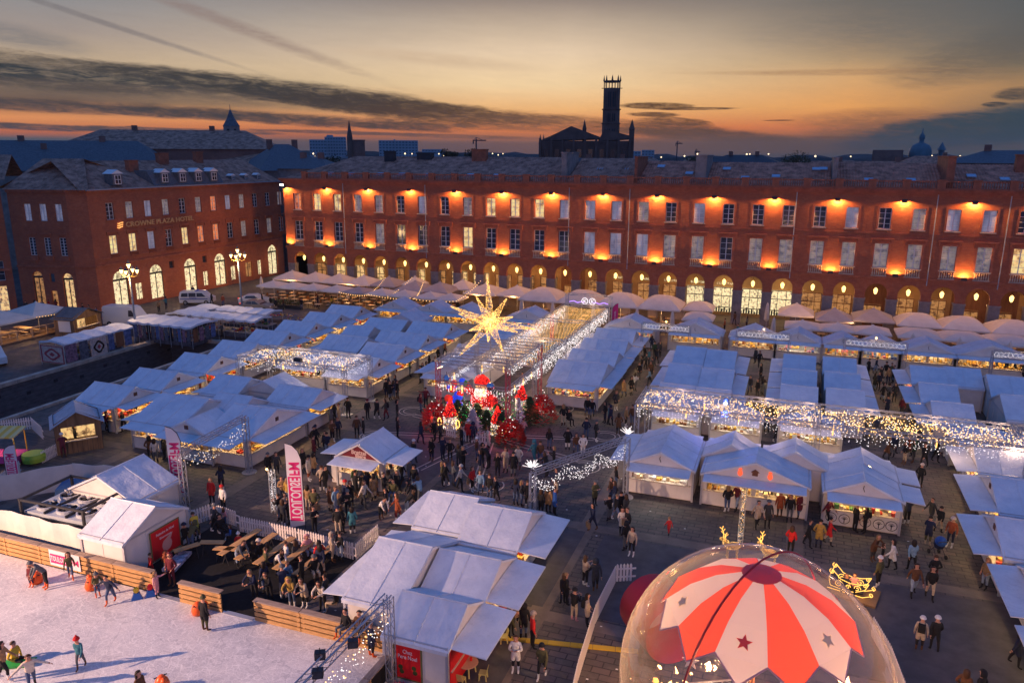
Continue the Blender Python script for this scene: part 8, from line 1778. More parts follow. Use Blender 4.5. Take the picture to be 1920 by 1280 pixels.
def body(pose, long, child):
 k = (pose, long, child)
 if k in _bodies: return _bodies[k]
 J, E_ = skeleton(pose, long, child); names = list(J); idx = {n: i for i, n in enumerate(names)}
 me = bpy.data.meshes.new('person'); me.from_pydata([tuple(J[n][0]) for n in names], [(idx[a], idx[b]) for a, b in E_], []); o = bpy.data.objects.new('person', me); COL.objects.link(o)
 sk = o.modifiers.new('skin', 'SKIN'); sv = me.skin_vertices[0].data
 for n in names:
  r = J[n][1]; flat = 1.0; sv[idx[n]].radius = (r*(1.18 if n in ('chest', 'pelvis', 'waist') else 1), r*(.82 if n in ('chest', 'waist') else .95)); sv[idx[n]].use_root = (n == 'pelvis')
 ss = o.modifiers.new('sub', 'SUBSURF'); ss.levels = 1; ss.render_levels = 1
 dg = bpy.context.evaluated_depsgraph_get(); m2_ = bpy.data.meshes.new_from_object(o.evaluated_get(dg)); bpy.data.objects.remove(o); bpy.data.meshes.remove(me)
 bmh = bmesh.new(); bmh.from_mesh(m2_)
 segs_ = [(J[a][0], J[b][0], J[b][2], J[b][1]) for a, b in E_]; hc = J['head'][0]
 for f in bmh.faces:
  c = f.calc_center_median(); best = (9, 'coat')
  for a, b, lab, rr in segs_:
   ab = b-a; t = max(0, min(1, (c-a).dot(ab)/ab.length_squared)); dd = (c-a-ab*t).length-rr
   l_ = lab
   if lab == 'skin' and (b-J['neck'][0]).length < .01 and t < .7: l_ = 'coat'
   if dd < best[0]: best = (dd, l_)
  mi = LAB[best[1]]; f.material_index = mi; f.smooth = True
 # fingers and thumb: short tapering chains rooted in the palm
 def tube(p, q, r0, r1, mi=0, n=4):
  p, q = Vector(p), Vector(q); d = (q-p).normalized(); a = d.orthogonal().normalized(); b = d.cross(a); vs = []
  for P_, r in ((p, r0), (q, r1)): vs += [bmh.verts.new(P_+(a*math.cos(2*math.pi*i/n)+b*math.sin(2*math.pi*i/n))*r) for i in range(n)]
  for i in range(n): f = bmh.faces.new((vs[i], vs[(i+1) % n], vs[(i+1) % n+n], vs[i+n])); f.material_index = mi; f.smooth = True
  f = bmh.faces.new(vs[n:]); f.material_index = mi
 for s_, nm in ((-1, 'L'), (1, 'R')):
  pm, wr = J['palm'+nm][0], J['wrist'+nm][0]; d = (pm-wr).normalized(); side = d.cross(Vector((0, 0, 1)) if abs(d.z) < .8 else Vector((1, 0, 0))).normalized(); cur = d.cross(side).normalized()
  for i, L in enumerate((.060, .070, .065, .050)):
   b0 = pm+d*.02+side*(.026-.017*i); k1 = b0+d*L*.55; tube(b0, k1, .0085, .0078); tube(k1, k1+(d*.7+cur*.6).normalized()*L*.5, .0078, .006)
  tube(pm-d*.03+side*.025, pm+side*.058+d*.005, .010, .008)
 # face: eyes, nose, ears, mouth
 h = hc; sc = 1.22 if child else 1; fy = -.088*sc
 for s_ in (-1, 1): tube(h+Vector((s_*.034*sc, fy+.004, .012)), h+Vector((s_*.034*sc, fy-.006, .012)), .010, .008, 4, 6); tube(h+Vector((s_*.092*sc, .0, .0)), h+Vector((s_*.108*sc, .01, .005)), .024, .016, 0, 6)
 tube(h+Vector((0, fy+.01, .005)), h+Vector((0, fy-.022, -.025)), .009, .012, 0, 5); tube(h+Vector((-.022, fy+.006, -.052)), h+Vector((.022, fy+.006, -.052)), .006, .006, 3, 4)
 m3_ = bpy.data.meshes.new('person'); bmh.to_mesh(m3_); bmh.free()
 for q in (M_SKIN, cm('black'), cm('black'), cm('black'), HAIR[0]): m3_.materials.append(q)
 _bodies[k] = (m3_, hc, J); return _bodies[k]
def cap_mesh(kind):
 b = MB(); n = 12; R_ = .118; vs = []; 
 if kind == 'short': rng = [(0, 1.0), (.35, .95), (.75, .68), (1.0, .3), (1.08, 0.01)]; 
 elif kind == 'long': rng = [(-2.1, .95), (-1.4, 1.1), (-.4, 1.08), (.35, .97), (.75, .68), (1.0, .3), (1.1, .01)]
 elif kind == 'hat': rng = [(.1, 1.1), (.3, 1.12), (.42, 1.04), (.9, .82), (1.25, .4), (1.35, .01)]
 elif kind == 'pom': rng = [(.1, 1.1), (.3, 1.12), (.42, 1.04), (.9, .82), (1.25, .4), (1.3, .25), (1.5, .34), (1.72, .22), (1.8, .01)]
 else: rng = [(-1.0, 1.25), (-.3, 1.28), (.4, 1.2), (.95, .85), (1.3, .3), (1.38, .01)]
 full = kind in ('hat', 'pom')
 for z_, r_ in rng:
  for i in range(n):
   a = 2*math.pi*i/n; zz = z_
   x_, y_ = math.cos(a)*r_, math.sin(a)*r_
   if not full and y_ < -.2 and z_ < .6: y_ = -.12; x_ = math.copysign(max(abs(x_), .85*r_), x_)
   if not full: y_ += .16
   vs.append((x_*R_, y_*R_, zz*R_))
 m_ = len(rng); b.add(vs, [(k*n+i, k*n+(i+1) % n, (k+1)*n+(i+1) % n, (k+1)*n+i) for k in range(m_-1) for i in range(n)]); return b.mesh({'hat': 'woolly_hat', 'pom': 'bobble_hat', 'hood': 'hood'}.get(kind, 'hair'), [HAIR[0]], True)
CAPS = {k: cap_mesh(k) for k in ('short', 'long', 'hat', 'pom', 'hood')}
bg_ = MB(); bg_.box(-.14, .0, -.2, .14, .14, .2); bg_.box(-.11, .14, -.17, .11, .17, .05); bg_.tube((-.1, 0, .18), (-.1, -.12, .22), .02, 4); bg_.tube((.1, 0, .18), (.1, -.12, .22), .02, 4); me_bag = bg_.mesh('backpack', [cm('black')], False)
sb_ = MB(); sb_.box(-.17, -.06, -.42, .17, .06, -.08); sb_.path([(-.1, 0, -.08), (-.06, 0, .04), (.06, 0, .04), (.1, 0, -.08)], .01, 4); me_shop = sb_.mesh('shopping_bag', [cm('tan')])
def slotmat(o, i, m): o.material_slots[i].link = 'OBJECT'; o.material_slots[i].material = m
USED = set(); NP = [0]; rp = random.Random(99)
CN = {'jeans': 'blue jeans', 'lightjeans': 'light jeans', 'darkgrey': 'dark grey', 'lightblue': 'light blue'}
POSEW = {'stand': 'standing', 'pocket': 'standing hands in pockets', 'walk': 'walking', 'walk2': 'striding', 'phone': 'holding a phone', 'photo': 'raising a camera', 'lean': 'leaning forward', 'bend': 'bending down', 'sit': 'sitting', 'skate': 'skating', 'point': 'pointing sideways'}
COATS = ['black']*14+['navy']*5+['darkgrey']*5+['grey', 'brown', 'tan', 'beige', 'olive', 'maroon', 'green', 'white', 'cream', 'teal', 'rust', 'red', 'lightblue']
LEGS = ['black']*9+['darkgrey']*3+['jeans']*4+['lightjeans', 'beige', 'grey', 'navy', 'navy']
def person(u, v, place, pose=None, coat=None, leg=None, head=None, rz=None, child=False, long=None, extra=None, z=.012, scale=None, grp=None, shoes=None, hatc=None):
 auto = coat is None
 for _try in range(60):
  p_ = pose or rp.choice(('stand', 'pocket', 'pocket', 'walk', 'walk2', 'phone', 'stand')); c_ = coat or rp.choice(COATS); l_ = leg or rp.choice(LEGS); h_ = head or rp.choice(('short', 'short', 'short', 'long', 'long', 'long', 'hat', 'hood')); lg = long if long is not None else (rp.random() < .25 and p_ not in ('sit', 'bend', 'skate'))
  hc_ = hatc or rp.choice(('black', 'grey', 'black', 'cream', 'maroon', 'navy'))
  ccn = CN.get(c_, c_); ht = {'hat': f' and {hc_} woolly hat', 'pom': f' and {hc_} bobble hat', 'hood': ' with hood up', 'long': ' with long hair', 'short': ''}[h_]; ex = {'pack': ' and backpack', 'bag': ' and paper bag', None: ''}[extra]
  lb = f"{'child' if child else 'person'} in {ccn} {'long coat' if lg else 'jacket'}, {CN.get(l_, l_)} {'' if 'jeans' in l_ else 'trousers'}{ht}{ex} {POSEW[p_]} {place}".replace('  ', ' ').replace(' ,', ',')
  if lb not in USED and len(lb.split()) > 16: 
   lb = f"{'child' if child else 'person'} in {ccn} {'long coat' if lg else 'jacket'}{ht}{ex} {POSEW[p_].split()[0]} {place}"
   if len(lb.split()) > 16: lb = f"{'child' if child else 'person'} in {ccn} {'coat' if lg else 'jacket'}{ht} {place}"
   if len(lb.split()) > 16: lb = f"{'child' if child else 'person'} in {ccn} {place}"
  if lb not in USED: break
  if _try > 8: head = None; extra = None
  if _try > 20: leg = None
 USED.add(lb); NP[0] += 1
 me, hc, J = body(p_, lg, child)
 if v > 62 or (coat is None and v > 48) or (grp or '').startswith('people seated'): MASS.append((me, hc, h_, u, v, z, R(rz if rz is not None else rp.uniform(0, 360)), c_, l_)); return None
 o = ob('person', me, None, (u, v, z), R(rz if rz is not None else rp.uniform(0, 360))); tag(o, lb, 'person', grp or 'people at the market'); s_ = scale or (rp.uniform(.64, .72) if child else rp.uniform(.95, 1.05)); o.scale = (s_,)*3
 if not child: o.scale = (s_*1.06, s_*1.06, s_)
 slotmat(o, 1, cm(c_)); slotmat(o, 2, cm(l_)); slotmat(o, 3, cm(shoes or rp.choice(('black', 'black', 'black', 'white', 'brown')))); hm = rp.choice(HAIR[:3]+HAIR[:2])
 k = ob({'hat': 'woolly_hat', 'pom': 'bobble_hat', 'hood': 'hood'}.get(h_, 'hair'), CAPS[h_], o, hc+Vector((0, 0, -.005))); slotmat(k, 0, hm if h_ in ('short', 'long') else cm(c_) if h_ == 'hood' else cm(hc_))
 if child: k.scale = (1.2,)*3
 if extra == 'pack': ob('backpack', me_bag, o, J['chest'][0]+Vector((0, .11, -.08)))
 if extra == 'bag': ob('shopping_bag', me_shop, o, J['palmR'][0]+Vector((.02, 0, 0)))
 return o
def P(ox, oy, s, items, place):
 for it in items:
  x_, y_ = it[0], it[1]; kw = dict(it[2]) if len(it) > 2 else {}; w = W(ox+x_/s, oy+y_/s); person(w[0], w[1], place, **kw)
D = dict; MASS = []
P(400, 540, 3.556, [(1030, 875, D(coat='black', leg='black', pose='stand')), (1092, 878, D(coat='black', leg='black', pose='walk', shoes='white', long=True)), (1152, 882, D(coat='darkgrey', leg='maroon', pose='walk2', extra='pack')), (1228, 892, D(coat='black', leg='darkgrey', pose='stand')), (1385, 832, D(coat='maroon', leg='jeans', pose='pocket', extra='pack')), (1418, 800, D(coat='maroon', leg='black', pose='point')), (960, 1003, D(coat='brown', pose='stand')), (1003, 996, D(coat='black')), (1230, 1004, D(coat='black', leg='black')), (1385, 1044, D(coat='navy', leg='navy', pose='walk')), (835, 1003, D(coat='navy'))], 'on the wide aisle left of the Santa display')
P(400, 540, 3.556, [(1312, 592, D(coat='green')), (1395, 612, D(coat='black')), (1420, 606, D(coat='darkgrey')), (1468, 606, D(coat='black')), (1440, 560, D(coat='black')), (1482, 570, {}), (1155, 735, D(coat='black')), (1180, 748, D(coat='black')), (1205, 744, D(coat='navy')), (1228, 740, D(coat='black')), (1165, 700, {}), (1215, 705, {}), (1530, 430, {}), (1560, 400, {}), (1580, 380, {}), (1545, 460, {}), (1500, 500, {}), (1380, 640, D(coat='black'))], 'deep in the wide aisle beside the lit counters')
P(400, 540, 3.556, [(788, 925, D(coat='grey', leg='jeans', pose='lean')), (842, 912, D(coat='beige', leg='beige', pose='stand')), (902, 872, D(coat='black', leg='black')), (812, 905, D(coat='darkgrey')), (675, 1070, D(coat='black', leg='black', pose='walk', rz=60)), (372, 1252, D(coat='black', leg='black', pose='walk2')), (427, 1256, D(coat='darkgrey', leg='black', pose='walk', long=True))], 'near the corner chalet with dark counters')
P(400, 540, 3.556, [(240, 590, {}), (290, 540, {}), (330, 545, {}), (700, 640, {}), (770, 640, {}), (830, 640, {}), (320, 560, {}), (740, 645, {})], 'under the square light canopy')
P(400, 540, 3.556, [(930, 240, {}), (880, 260, {}), (840, 280, {}), (790, 300, {}), (700, 330, {}), (740, 320, {}), (640, 370, {}), (590, 380, {}), (960, 225, {}), (985, 215, {})], 'in the narrow aisle behind the basin row')
P(300, 740, 4.2675, [(420, 872, D(coat='red', leg='black', pose='stand', head='long')), (497, 772, D(coat='navy', leg='black', pose='phone')), (512, 935, D(coat='white', leg='black', pose='stand', head='hat', hatc='red'))], 'on the open paving behind the picnic terrace')
P(300, 740, 4.2675, [(1242, 432, D(coat='black', leg='black', pose='walk')), (1148, 622, D(coat='black', leg='beige', pose='stand')), (1235, 650, D(coat='tan')), (1195, 690, D(coat='cream', leg='rust')), (1190, 930, D(coat='tan', leg='beige', head='long')), (1242, 972, D(coat='olive', leg='black', head='long', extra='bag')), (1300, 772, D(coat='beige', leg='black')), (1330, 776, D(coat='black', leg='black', shoes='white')), (1240, 1112, D(coat='black', leg='black', pose='phone')), (960, 1010, D(coat='black')), (1010, 1000, D(coat='beige', pose='phone')), (985, 860, D(coat='tan')), (1030, 880, D(coat='mustard')), (1040, 1040, D(coat='black', pose='phone')), (990, 1060, D(coat='darkgrey'))], 'by the middle feather flag')
P(560, 820, 6.4, [(385, 900, D(coat='brown', leg='beige')), (455, 905, D(coat='lightblue', leg='lightjeans')), (500, 1010, D(coat='black', pose='phone')), (560, 850, D(coat='navy', head='hat', hatc='red')), (630, 830, D(coat='black', pose='photo')), (600, 960, D(coat='black', pose='pocket')), (650, 1160, D(coat='teal', leg='black', pose='stand')), (480, 1180, D(coat='black', head='hat')), (530, 1150, D(coat='black')), (690, 720, D(coat='black', leg='black', long=True)), (790, 850, D(coat='cream', leg='darkgrey', pose='walk')), (905, 760, D(coat='tan', leg='beige', head='long', long=True)), (830, 690, D(coat='navy', pose='stand')), (1030, 740, D(coat='black', pose='phone')), (1080, 690, D(coat='darkgrey')), (1140, 740, D(coat='olive', pose='sit')), (1190, 700, D(coat='black', long=True)), (1240, 560, D(coat='black', leg='darkgrey', head='long')), (1330, 540, D(coat='grey', leg='jeans')), (1390, 640, D(coat='black', head='hood')), (990, 980, D(coat='white', leg='black', pose='bend')), (1050, 930, D(coat='black')), (1190, 1010, D(coat='rust', leg='maroon', long=True, head='long')), (1400, 790, D(coat='black', head='hood', pose='bend')), (1460, 800, D(coat='lightblue', pose='lean')), (1300, 940, D(coat='black', pose='bend')), (680, 640, {}), (750, 660, {}), (940, 700, {}), (1000, 640, {}), (1110, 600, {})], 'in the crowd before the lettered chalet')
P(560, 820, 6.4, [(210, 130, D(coat='black', leg='black', pose='walk')), (190, 260, D(coat='maroon')), (350, 220, D(coat='navy')), (420, 290, D(coat='tan', pose='lean')), (410, 60, D(coat='brown')), (1380, 310, D(coat='black', head='hat', hatc='white', pose='walk')), (330, 200, D(coat='black'))], 'to the left of the lettered chalet')
P(800, 740, 6.4, [(60, 795, D(coat='black', leg='navy', pose='pocket')), (195, 785, D(coat='navy', leg='navy', pose='phone')), (282, 805, D(coat='black', leg='black')), (440, 900, D(coat='black', leg='black', pose='phone')), (385, 865, D(coat='darkgrey')), (600, 800, D(coat='brown', head='hat', hatc='white')), (665, 870, D(coat='black')), (745, 890, D(coat='black', pose='bend')), (852, 970, D(coat='black', leg='black', pose='photo')), (948, 935, D(coat='beige', leg='beige', pose='phone')), (1040, 990, D(coat='black', leg='grey')), (1100, 895, D(coat='cream', leg='grey', long=True)), (190, 1095, D(coat='olive', leg='black')), (235, 1100, D(coat='black', leg='black', shoes='white')), (325, 1110, D(coat='grey', leg='navy')), (405, 1160, D(coat='cream', leg='black', pose='walk', extra='bag')), (550, 1162, D(coat='red', leg='black')), (645, 1205, D(coat='lightblue', leg='jeans', pose='walk')), (755, 1270, D(coat='black')), (835, 1285, D(coat='black', leg='black', pose='walk')), (742, 655, D(coat='cream', leg='cream', head='long', long=True)), (505, 580, D(coat='red', head='hat', hatc='white')), (560, 590, D(coat='navy')), (420, 640, D(coat='black')), (100, 560, D(coat='black')), (170, 590, D(coat='darkgrey')), (80, 470, D(coat='tan', head='long')), (640, 940, D(coat='navy'))], 'in the crowd in front of the Santa display')
P(800, 740, 6.4, [(1290, 835, D(coat='teal', leg='teal', head='hood', long=True)), (1362, 842, D(coat='brown')), (1440, 992, D(coat='black', leg='black', pose='lean')), (1525, 905, D(coat='black', pose='phone')), (1470, 665, D(coat='black', leg='jeans', pose='stand')), (1690, 672, D(coat='black', leg='white', extra='pack')), (1790, 725, D(coat='brown', head='long')), (1872, 742, D(coat='white', leg='white')), (1640, 375, D(coat='black', head='long')), (1705, 360, D(coat='black', pose='sit')), (1160, 545, D(coat='pink', leg='grey'))], 'right of the Santa display')
P(960, 740, 4.2675, [(592, 362, D(coat='navy', leg='jeans', pose='pocket')), (672, 376, D(coat='black', leg='black', pose='pocket')), (742, 226, D(coat='black')), (785, 250, D(coat='navy', leg='black', pose='walk')), (830, 125, D(coat='darkgrey')), (600, 185, D(coat='black')), (640, 190, D(coat='black', leg='jeans')), (850, 320, D(coat='brown', head='long')), (910, 260, D(coat='tan')), (960, 250, D(coat='brown')), (775, 240, {})], 'between the centre block and the garland truss')
P(960, 740, 4.2675, [(660, 890, D(coat='olive', leg='black', head='hat', hatc='grey')), (645, 1090, D(coat='navy', leg='navy', extra='bag', pose='walk')), (775, 1012, D(coat='black', leg='grey')), (830, 1014, D(coat='black', leg='lightjeans', pose='walk')), (868, 985, D(coat='black', long=True)), (905, 1010, D(coat='darkgrey')), (878, 1122, D(coat='cream', leg='black', head='long', extra='bag')), (915, 1130, D(coat='black')), (955, 1290, D(coat='beige', leg='black')), (905, 1250, D(coat='black')), (1252, 1128, D(coat='red', leg='red', child=True, pose='walk')), (820, 900, D(coat='navy')), (790, 860, D(coat='brown')), (830, 760, D(coat='black'))], 'walking down beside the glass-display chalet')
P(960, 740, 4.2675, [(340, 965, D(coat='blue', leg='black', long=True, pose='stand')), (232, 960, D(coat='black', leg='black')), (290, 950, D(coat='tan')), (78, 900, D(coat='darkgrey')), (125, 905, D(coat='black')), (352, 790, D(coat='navy')), (30, 890, {})], 'under the white garland')
P(880, 1060, 5.82, [(1032, 432, D(coat='black', leg='navy', pose='walk2')), (1142, 612, D(coat='black', leg='beige', shoes='pink', pose='phone')), (1282, 668, D(coat='beige', leg='black', pose='pocket', extra='pack')), (1262, 232, D(coat='beige', leg='black')), (1372, 282, D(coat='darkgrey', leg='black', pose='walk')), (505, 1165, D(coat='white', leg='black', shoes='white', pose='phone', rz=10)), (790, 1240, D(coat='olive', leg='black', shoes='white', pose='walk', head='hat', hatc='black', rz=0)), (690, 905, D(coat='red', leg='black', head='hat', hatc='beige', pose='stand')), (590, 800, D(coat='black', head='hood')), (455, 770, D(coat='olive', leg='black', pose='bend')), (1050, 430+0, D(coat='black'))], 'on the walkway left of the snow globe')
P(1300, 740, 3.048, [(190, 672, D(coat='black', shoes='white')), (245, 664, D(coat='maroon', leg='lightjeans')), (385, 655, D(coat='black')), (432, 652, D(coat='black')), (490, 702, D(coat='rust', long=True)), (546, 728, D(coat='black', leg='grey')), (602, 712, D(coat='maroon', long=True)), (362, 762, D(coat='beige', long=True)), (420, 762, D(coat='darkgrey', long=True))], 'at the counter of the widest gabled chalet')
P(1300, 740, 3.048, [(552, 918, D(coat='red', leg='black', pose='pocket', rz=150)), (650, 872, D(coat='black', leg='black', pose='walk', long=True)), (712, 882, D(coat='mustard', long=True)), (768, 862, D(coat='red', leg='beige', pose='walk')), (762, 742, D(coat='maroon')), (920, 785, D(coat='black', leg='black')), (975, 790, D(coat='black', leg='black', extra='pack')), (1215, 742, D(coat='navy', leg='black', pose='phone'))], 'before the tree-emblem chalet')
P(1300, 740, 3.048, [(1335, 862, D(coat='navy', leg='olive', shoes='beige', pose='phone')), (1396, 792, D(coat='black')), (1352, 740, D(coat='darkgrey')), (1462, 872, D(coat='rust', leg='navy', pose='stand')), (1022, 950, D(coat='brown', leg='darkgrey', pose='lean')), (1075, 965, D(coat='black', leg='black', child=True)), (1130, 1002, D(coat='white', leg='black', head='long', pose='walk')), (1050, 1102, D(coat='olive', leg='black', head='hat', hatc='white', shoes='white', pose='stand')), (1252, 1152, D(coat='brown', leg='lightjeans', pose='walk', rz=10)), (1345, 1172, D(coat='black', leg='beige', pose='walk2', head='long', rz=5)), (1242, 1010, D(coat='lightblue')), (1365, 1090, D(coat='black', leg='maroon')), (1658, 1112, D(coat='tan', leg='lightjeans', pose='pocket')), (1646, 886, D(coat='black', pose='sit')), (1290, 532, D(coat='black'))], 'on the open paving of the right side')
P(1600, 980, 4.266, [(520, 1022, D(coat='beige', leg='black', extra='pack', head='hat', hatc='white', pose='stand', rz=170)), (640, 1032, D(coat='black', leg='black', head='hat', hatc='white', pose='walk2', rz=185)), (1285, 1150, D(coat='navy', leg='black', pose='walk', rz=80)), (862, 1480, D(coat='brown', head='long')), (985, 1500, D(coat='black', head='hood'))], 'at the lower right')
P(1160, 600, 4.2675, [(180, 425, D(coat='black')), (215, 400, {}), (240, 362, D(coat='teal')), (268, 440, {}), (250, 470, {}), (40, 622, D(coat='tan', long=True)), (98, 602, D(coat='black', leg='beige')), (128, 570, D(coat='white')), (330, 300, {}), (262, 250, {}), (285, 300, {}), (205, 330, {}), (160, 480, {}), (245, 530, {}), (300, 360, {}), (270, 215, {})], 'in the aisle right of the centre block')
P(1160, 600, 4.2675, [(1132, 488, D(coat='black', leg='darkgrey', long=True)), (1045, 592, D(coat='darkgrey', leg='jeans')), (1105, 622, D(coat='black')), (1172, 632, D(coat='grey', pose='lean')), (1145, 600, {}), (1120, 380, {}), (1090, 350, {})], 'in the middle aisle between the blue roofs')
P(1160, 600, 4.2675, [(1020, 900, {}), (1095, 982, D(coat='navy', leg='lightjeans', extra='pack')), (1255, 985, D(coat='black')), (1180, 905, {}), (985, 880, {}), (1040, 930, {})], 'below the long light canopy')
P(1500, 580, 4.267, [(680, 560, D(coat='black')), (722, 570, {}), (700, 605, {}), (656, 740, D(coat='black')), (702, 742, D(coat='grey', leg='black', head='hood')), (750, 740, D(coat='darkgrey')), (690, 850, D(coat='navy')), (808, 860, D(coat='maroon')), (542, 530, {}), (590, 655, {}), (622, 648, {}), (640, 600, {}), (740, 590, {}), (600, 520, {})], 'in the right aisle with yellow lit shelves')
P(1500, 580, 4.267, [(830, 1240, D(coat='black', leg='beige')), (900, 1230, D(coat='green')), (690, 1210, D(coat='brown', head='long')), (985, 1270, D(coat='black')), (1080, 1225, D(coat='black', leg='black')), (760, 1150, {}), (910, 1190, {}), (735, 1180, {}), (860, 1180, {})], 'where the right aisle passes under the canopy')
P(1500, 580, 4.267, [(1570, 520, {}), (1640, 525, {}), (1700, 525, {}), (1760, 560, {}), (1780, 580, {}), (300, 360, {})], 'behind the white tents at the far right')
P(0, 540, 3.556, [(512, 1062, D(coat='black', leg='black', shoes='white', pose='pocket', rz=140)), (428, 1132, D(coat='maroon', leg='maroon', head='hat', hatc='white', pose='lean'))], 'beside the wooden hut')
P(0, 540, 3.556, [(1008, 1150, D(coat='brown', head='long')), (1042, 1168, D(coat='cream', leg='grey', head='long', pose='stand')), (1100, 1140, D(coat='black', long=True)), (920, 1030, D(coat='navy')), (640, 960, {}), (720, 965, D(coat='maroon', head='long')), (690, 930, {}), (610, 930, {}), (830, 960, D(coat='black', long=True)), (790, 900, {}), (890, 840, {}), (930, 830, {}), (970, 820, {}), (1010, 790, {}), (1060, 760, {}), (570, 940, D(coat='beige')), (870, 880, {}), (1200, 730, {}), (1250, 720, {}), (1340, 720, D(coat='rust'))], 'shopping along the first basin chalets')
P(0, 540, 3.556, [(290, 165, {}), (340, 160, D(coat='red')), (380, 160, {}), (600, 200, {}), (650, 215, D(coat='blue')), (560, 190, {}), (740, 130, {}), (1062, 165, {}), (1110, 140, {}), (1290, 60, {}), (1490, 125, {}), (1415, 120, {}), (460, 150, {}), (180, 170, {}), (240, 165, {})], 'in the street by the shop windows')
P(400, 540, 3.556, [(590, 150, D(coat='black')), (792, 135, D(coat='yellow', leg='black')), (385, 135, D(coat='black')), (420, 150, {}), (470, 145, {}), (330, 120, {}), (700, 130, {}), (350, 260, {}), (60, 330, {})], 'between the street stalls and the terrace')
for u, v in ((-22, 66), (-21.3, 70), (-22.6, 74), (-21.5, 78), (-22.3, 81), (-21.9, 62), (-23, 68)): person(u, v, 'inside the tunnel of lights')
for u, v in ((-11.5, 84.9), (-7.5, 86), (-5.3, 90), (-4.6, 95), (-7, 92.5), (-6.2, 97), (-3.6, 86.8), (-14, 86.2)): person(u, v, 'on the paving before the bright shops')
rp2 = random.Random(31)
for i in range(34):
 u = rp2.choice((rp2.uniform(-66, -38), rp2.uniform(-31, -12.5), rp2.uniform(2, 26))); v = rp2.choice((88.9, 90.8, 93.0)); person(u, v+rp2.uniform(-.2, .2), ('on the left terrace' if u < -35 else 'under the domed parasols' if u < -9 else 'on the right terrace')+' '+rp2.choice(('by the front edge', 'near the arcade', 'among the middle tables', 'under a parasol pole')), pose='sit', z=-.04, grp='people seated on the terraces')
# on the ice
def at_ice(px, py): w = W(px, py, .1); return w
for px, py, kw, pl in ((88, 1103, D(coat='grey', leg='black', pose='bend', shoes='orange', head='hat', hatc='grey', rz=-30), 'over an orange skating aid'), (60, 1100, D(coat='maroon', leg='navy', child=True, shoes='orange', pose='stand', head='hood'), 'holding the orange aid'), (134, 1086, D(coat='olive', leg='jeans', child=True, scale=.85, shoes='orange', pose='walk2', head='long'), 'by the radio banner on the ice'), (184, 1118, D(coat='olive', leg='jeans', child=True, scale=.78, shoes='orange', pose='lean', head='pom', hatc='grey', rz=60), 'pushing the second orange aid'), (210, 1131, D(coat='navy', leg='jeans', shoes='orange', pose='skate', head='short', rz=10), 'with arms out on the ice'), (296, 1120, D(coat='pink', leg='pink', child=True, scale=.78, pose='point', head='long', rz=90), 'at the first gap in the boards'), (386, 1183, D(coat='black', leg='olive', pose='stand', head='pom', hatc='olive', long=True, rz=170), 'with an orange aid on open ice'), (153, 1254, D(coat='teal', leg='grey', child=True, scale=.86, pose='walk', head='pom', hatc='red', rz=20), 'alone in the middle of the ice'), (12, 1276, D(coat='tan', leg='black', pose='walk'), 'cut by the left edge on the ice'), (62, 1292, D(coat='cream', leg='jeans', pose='skate', head='short', rz=60), 'gliding at the bottom of the picture'), (268, 1330, D(coat='brown', leg='black', pose='stand', head='long'), 'at the bottom edge of the ice'), (30, 1240, D(coat='yellow', leg='black', pose='sit', head='short', rz=100), 'on a green sledge')):
 w = at_ice(px, py); kw = dict(kw); zz = -.25 if kw.get('pose') == 'sit' else .1; person(w[0], w[1], pl, z=zz, grp='skaters on the ice', **kw)
def skate_aid(px, py, rz, m, label, kind='seal'):
 w = at_ice(px, py); e = empty('skating_aid', (w[0], w[1], .1), R(rz), label, 'skating aid', 'plastic skating aids'); b = MB(); b.lathe([(.05, 0), (.26, .03), (.30, .2), (.24, .42), (.10, .6), (.01, .62)], 12); b.build('body', [m], e, smooth=True); b = MB(); ball(b, (0, -.3, .5), .13, .17, .15, 8); b.tube((0, -.1, .35), (0, -.28, .48), .12, 7); b.build('head', [m], e, smooth=True); b = MB(); b.tube((-.25, .12, .5), (.25, .12, .5), .025, 6); b.tube((0, .1, .35), (0, .12, .5), .03, 5); b.build('handle', [M_DARK], e)
M_OR = mat('orange_plastic', (.75, .11, .02), .35)
skate_aid(70, 1092, 200, M_OR, 'orange seal-shaped skating aid pushed by the bending adult'); skate_aid(172, 1104, 240, M_OR, 'orange seal-shaped skating aid pushed by the child in grey bobble hat'); skate_aid(372, 1150, 120, M_OR, 'orange skating aid held behind the person in the long black coat'); skate_aid(305, 1290, 60, M_OR, 'orange skating aid at the bottom edge of the ice')
w = at_ice(268, 1120); e = empty('skating_aid', (w[0], w[1], .1), .8, 'blue, yellow and red plastic skating figures by the gap', 'skating aid')
for k, (dx, m, n_) in enumerate(((-.25, mat('aid_blue', (.02, .12, .42), .35), 'front_figure'), (.35, mat('aid_blue', (0, 0, 0)), 'rear_figure'))):
 b = MB(); b.prism([(dx-.25, -.12, 0), (dx+.25, -.12, 0), (dx+.12, -.12, .35), (dx-.12, -.12, .35)], (0, .24, 0)); ball(b, (dx, 0, .48), .14, .14, .16, 8, 1); b.build(n_, [m, mat('aid_yellow', (.65, .45, .03), .4) if k == 0 else M_RED], e)
w = at_ice(30, 1246); b = MB(); b.prism([(-.6, -.25, .02), (.6, -.25, .02), (.75, -.25, .14), (-.6, -.25, .1)], (0, .5, 0)); tag(b.build('sledge', [mat('sledge_green', (.03, .30, .06), .4)], None, (w[0], w[1], .1), .5), 'green plastic sledge under the person in yellow', 'sledge')
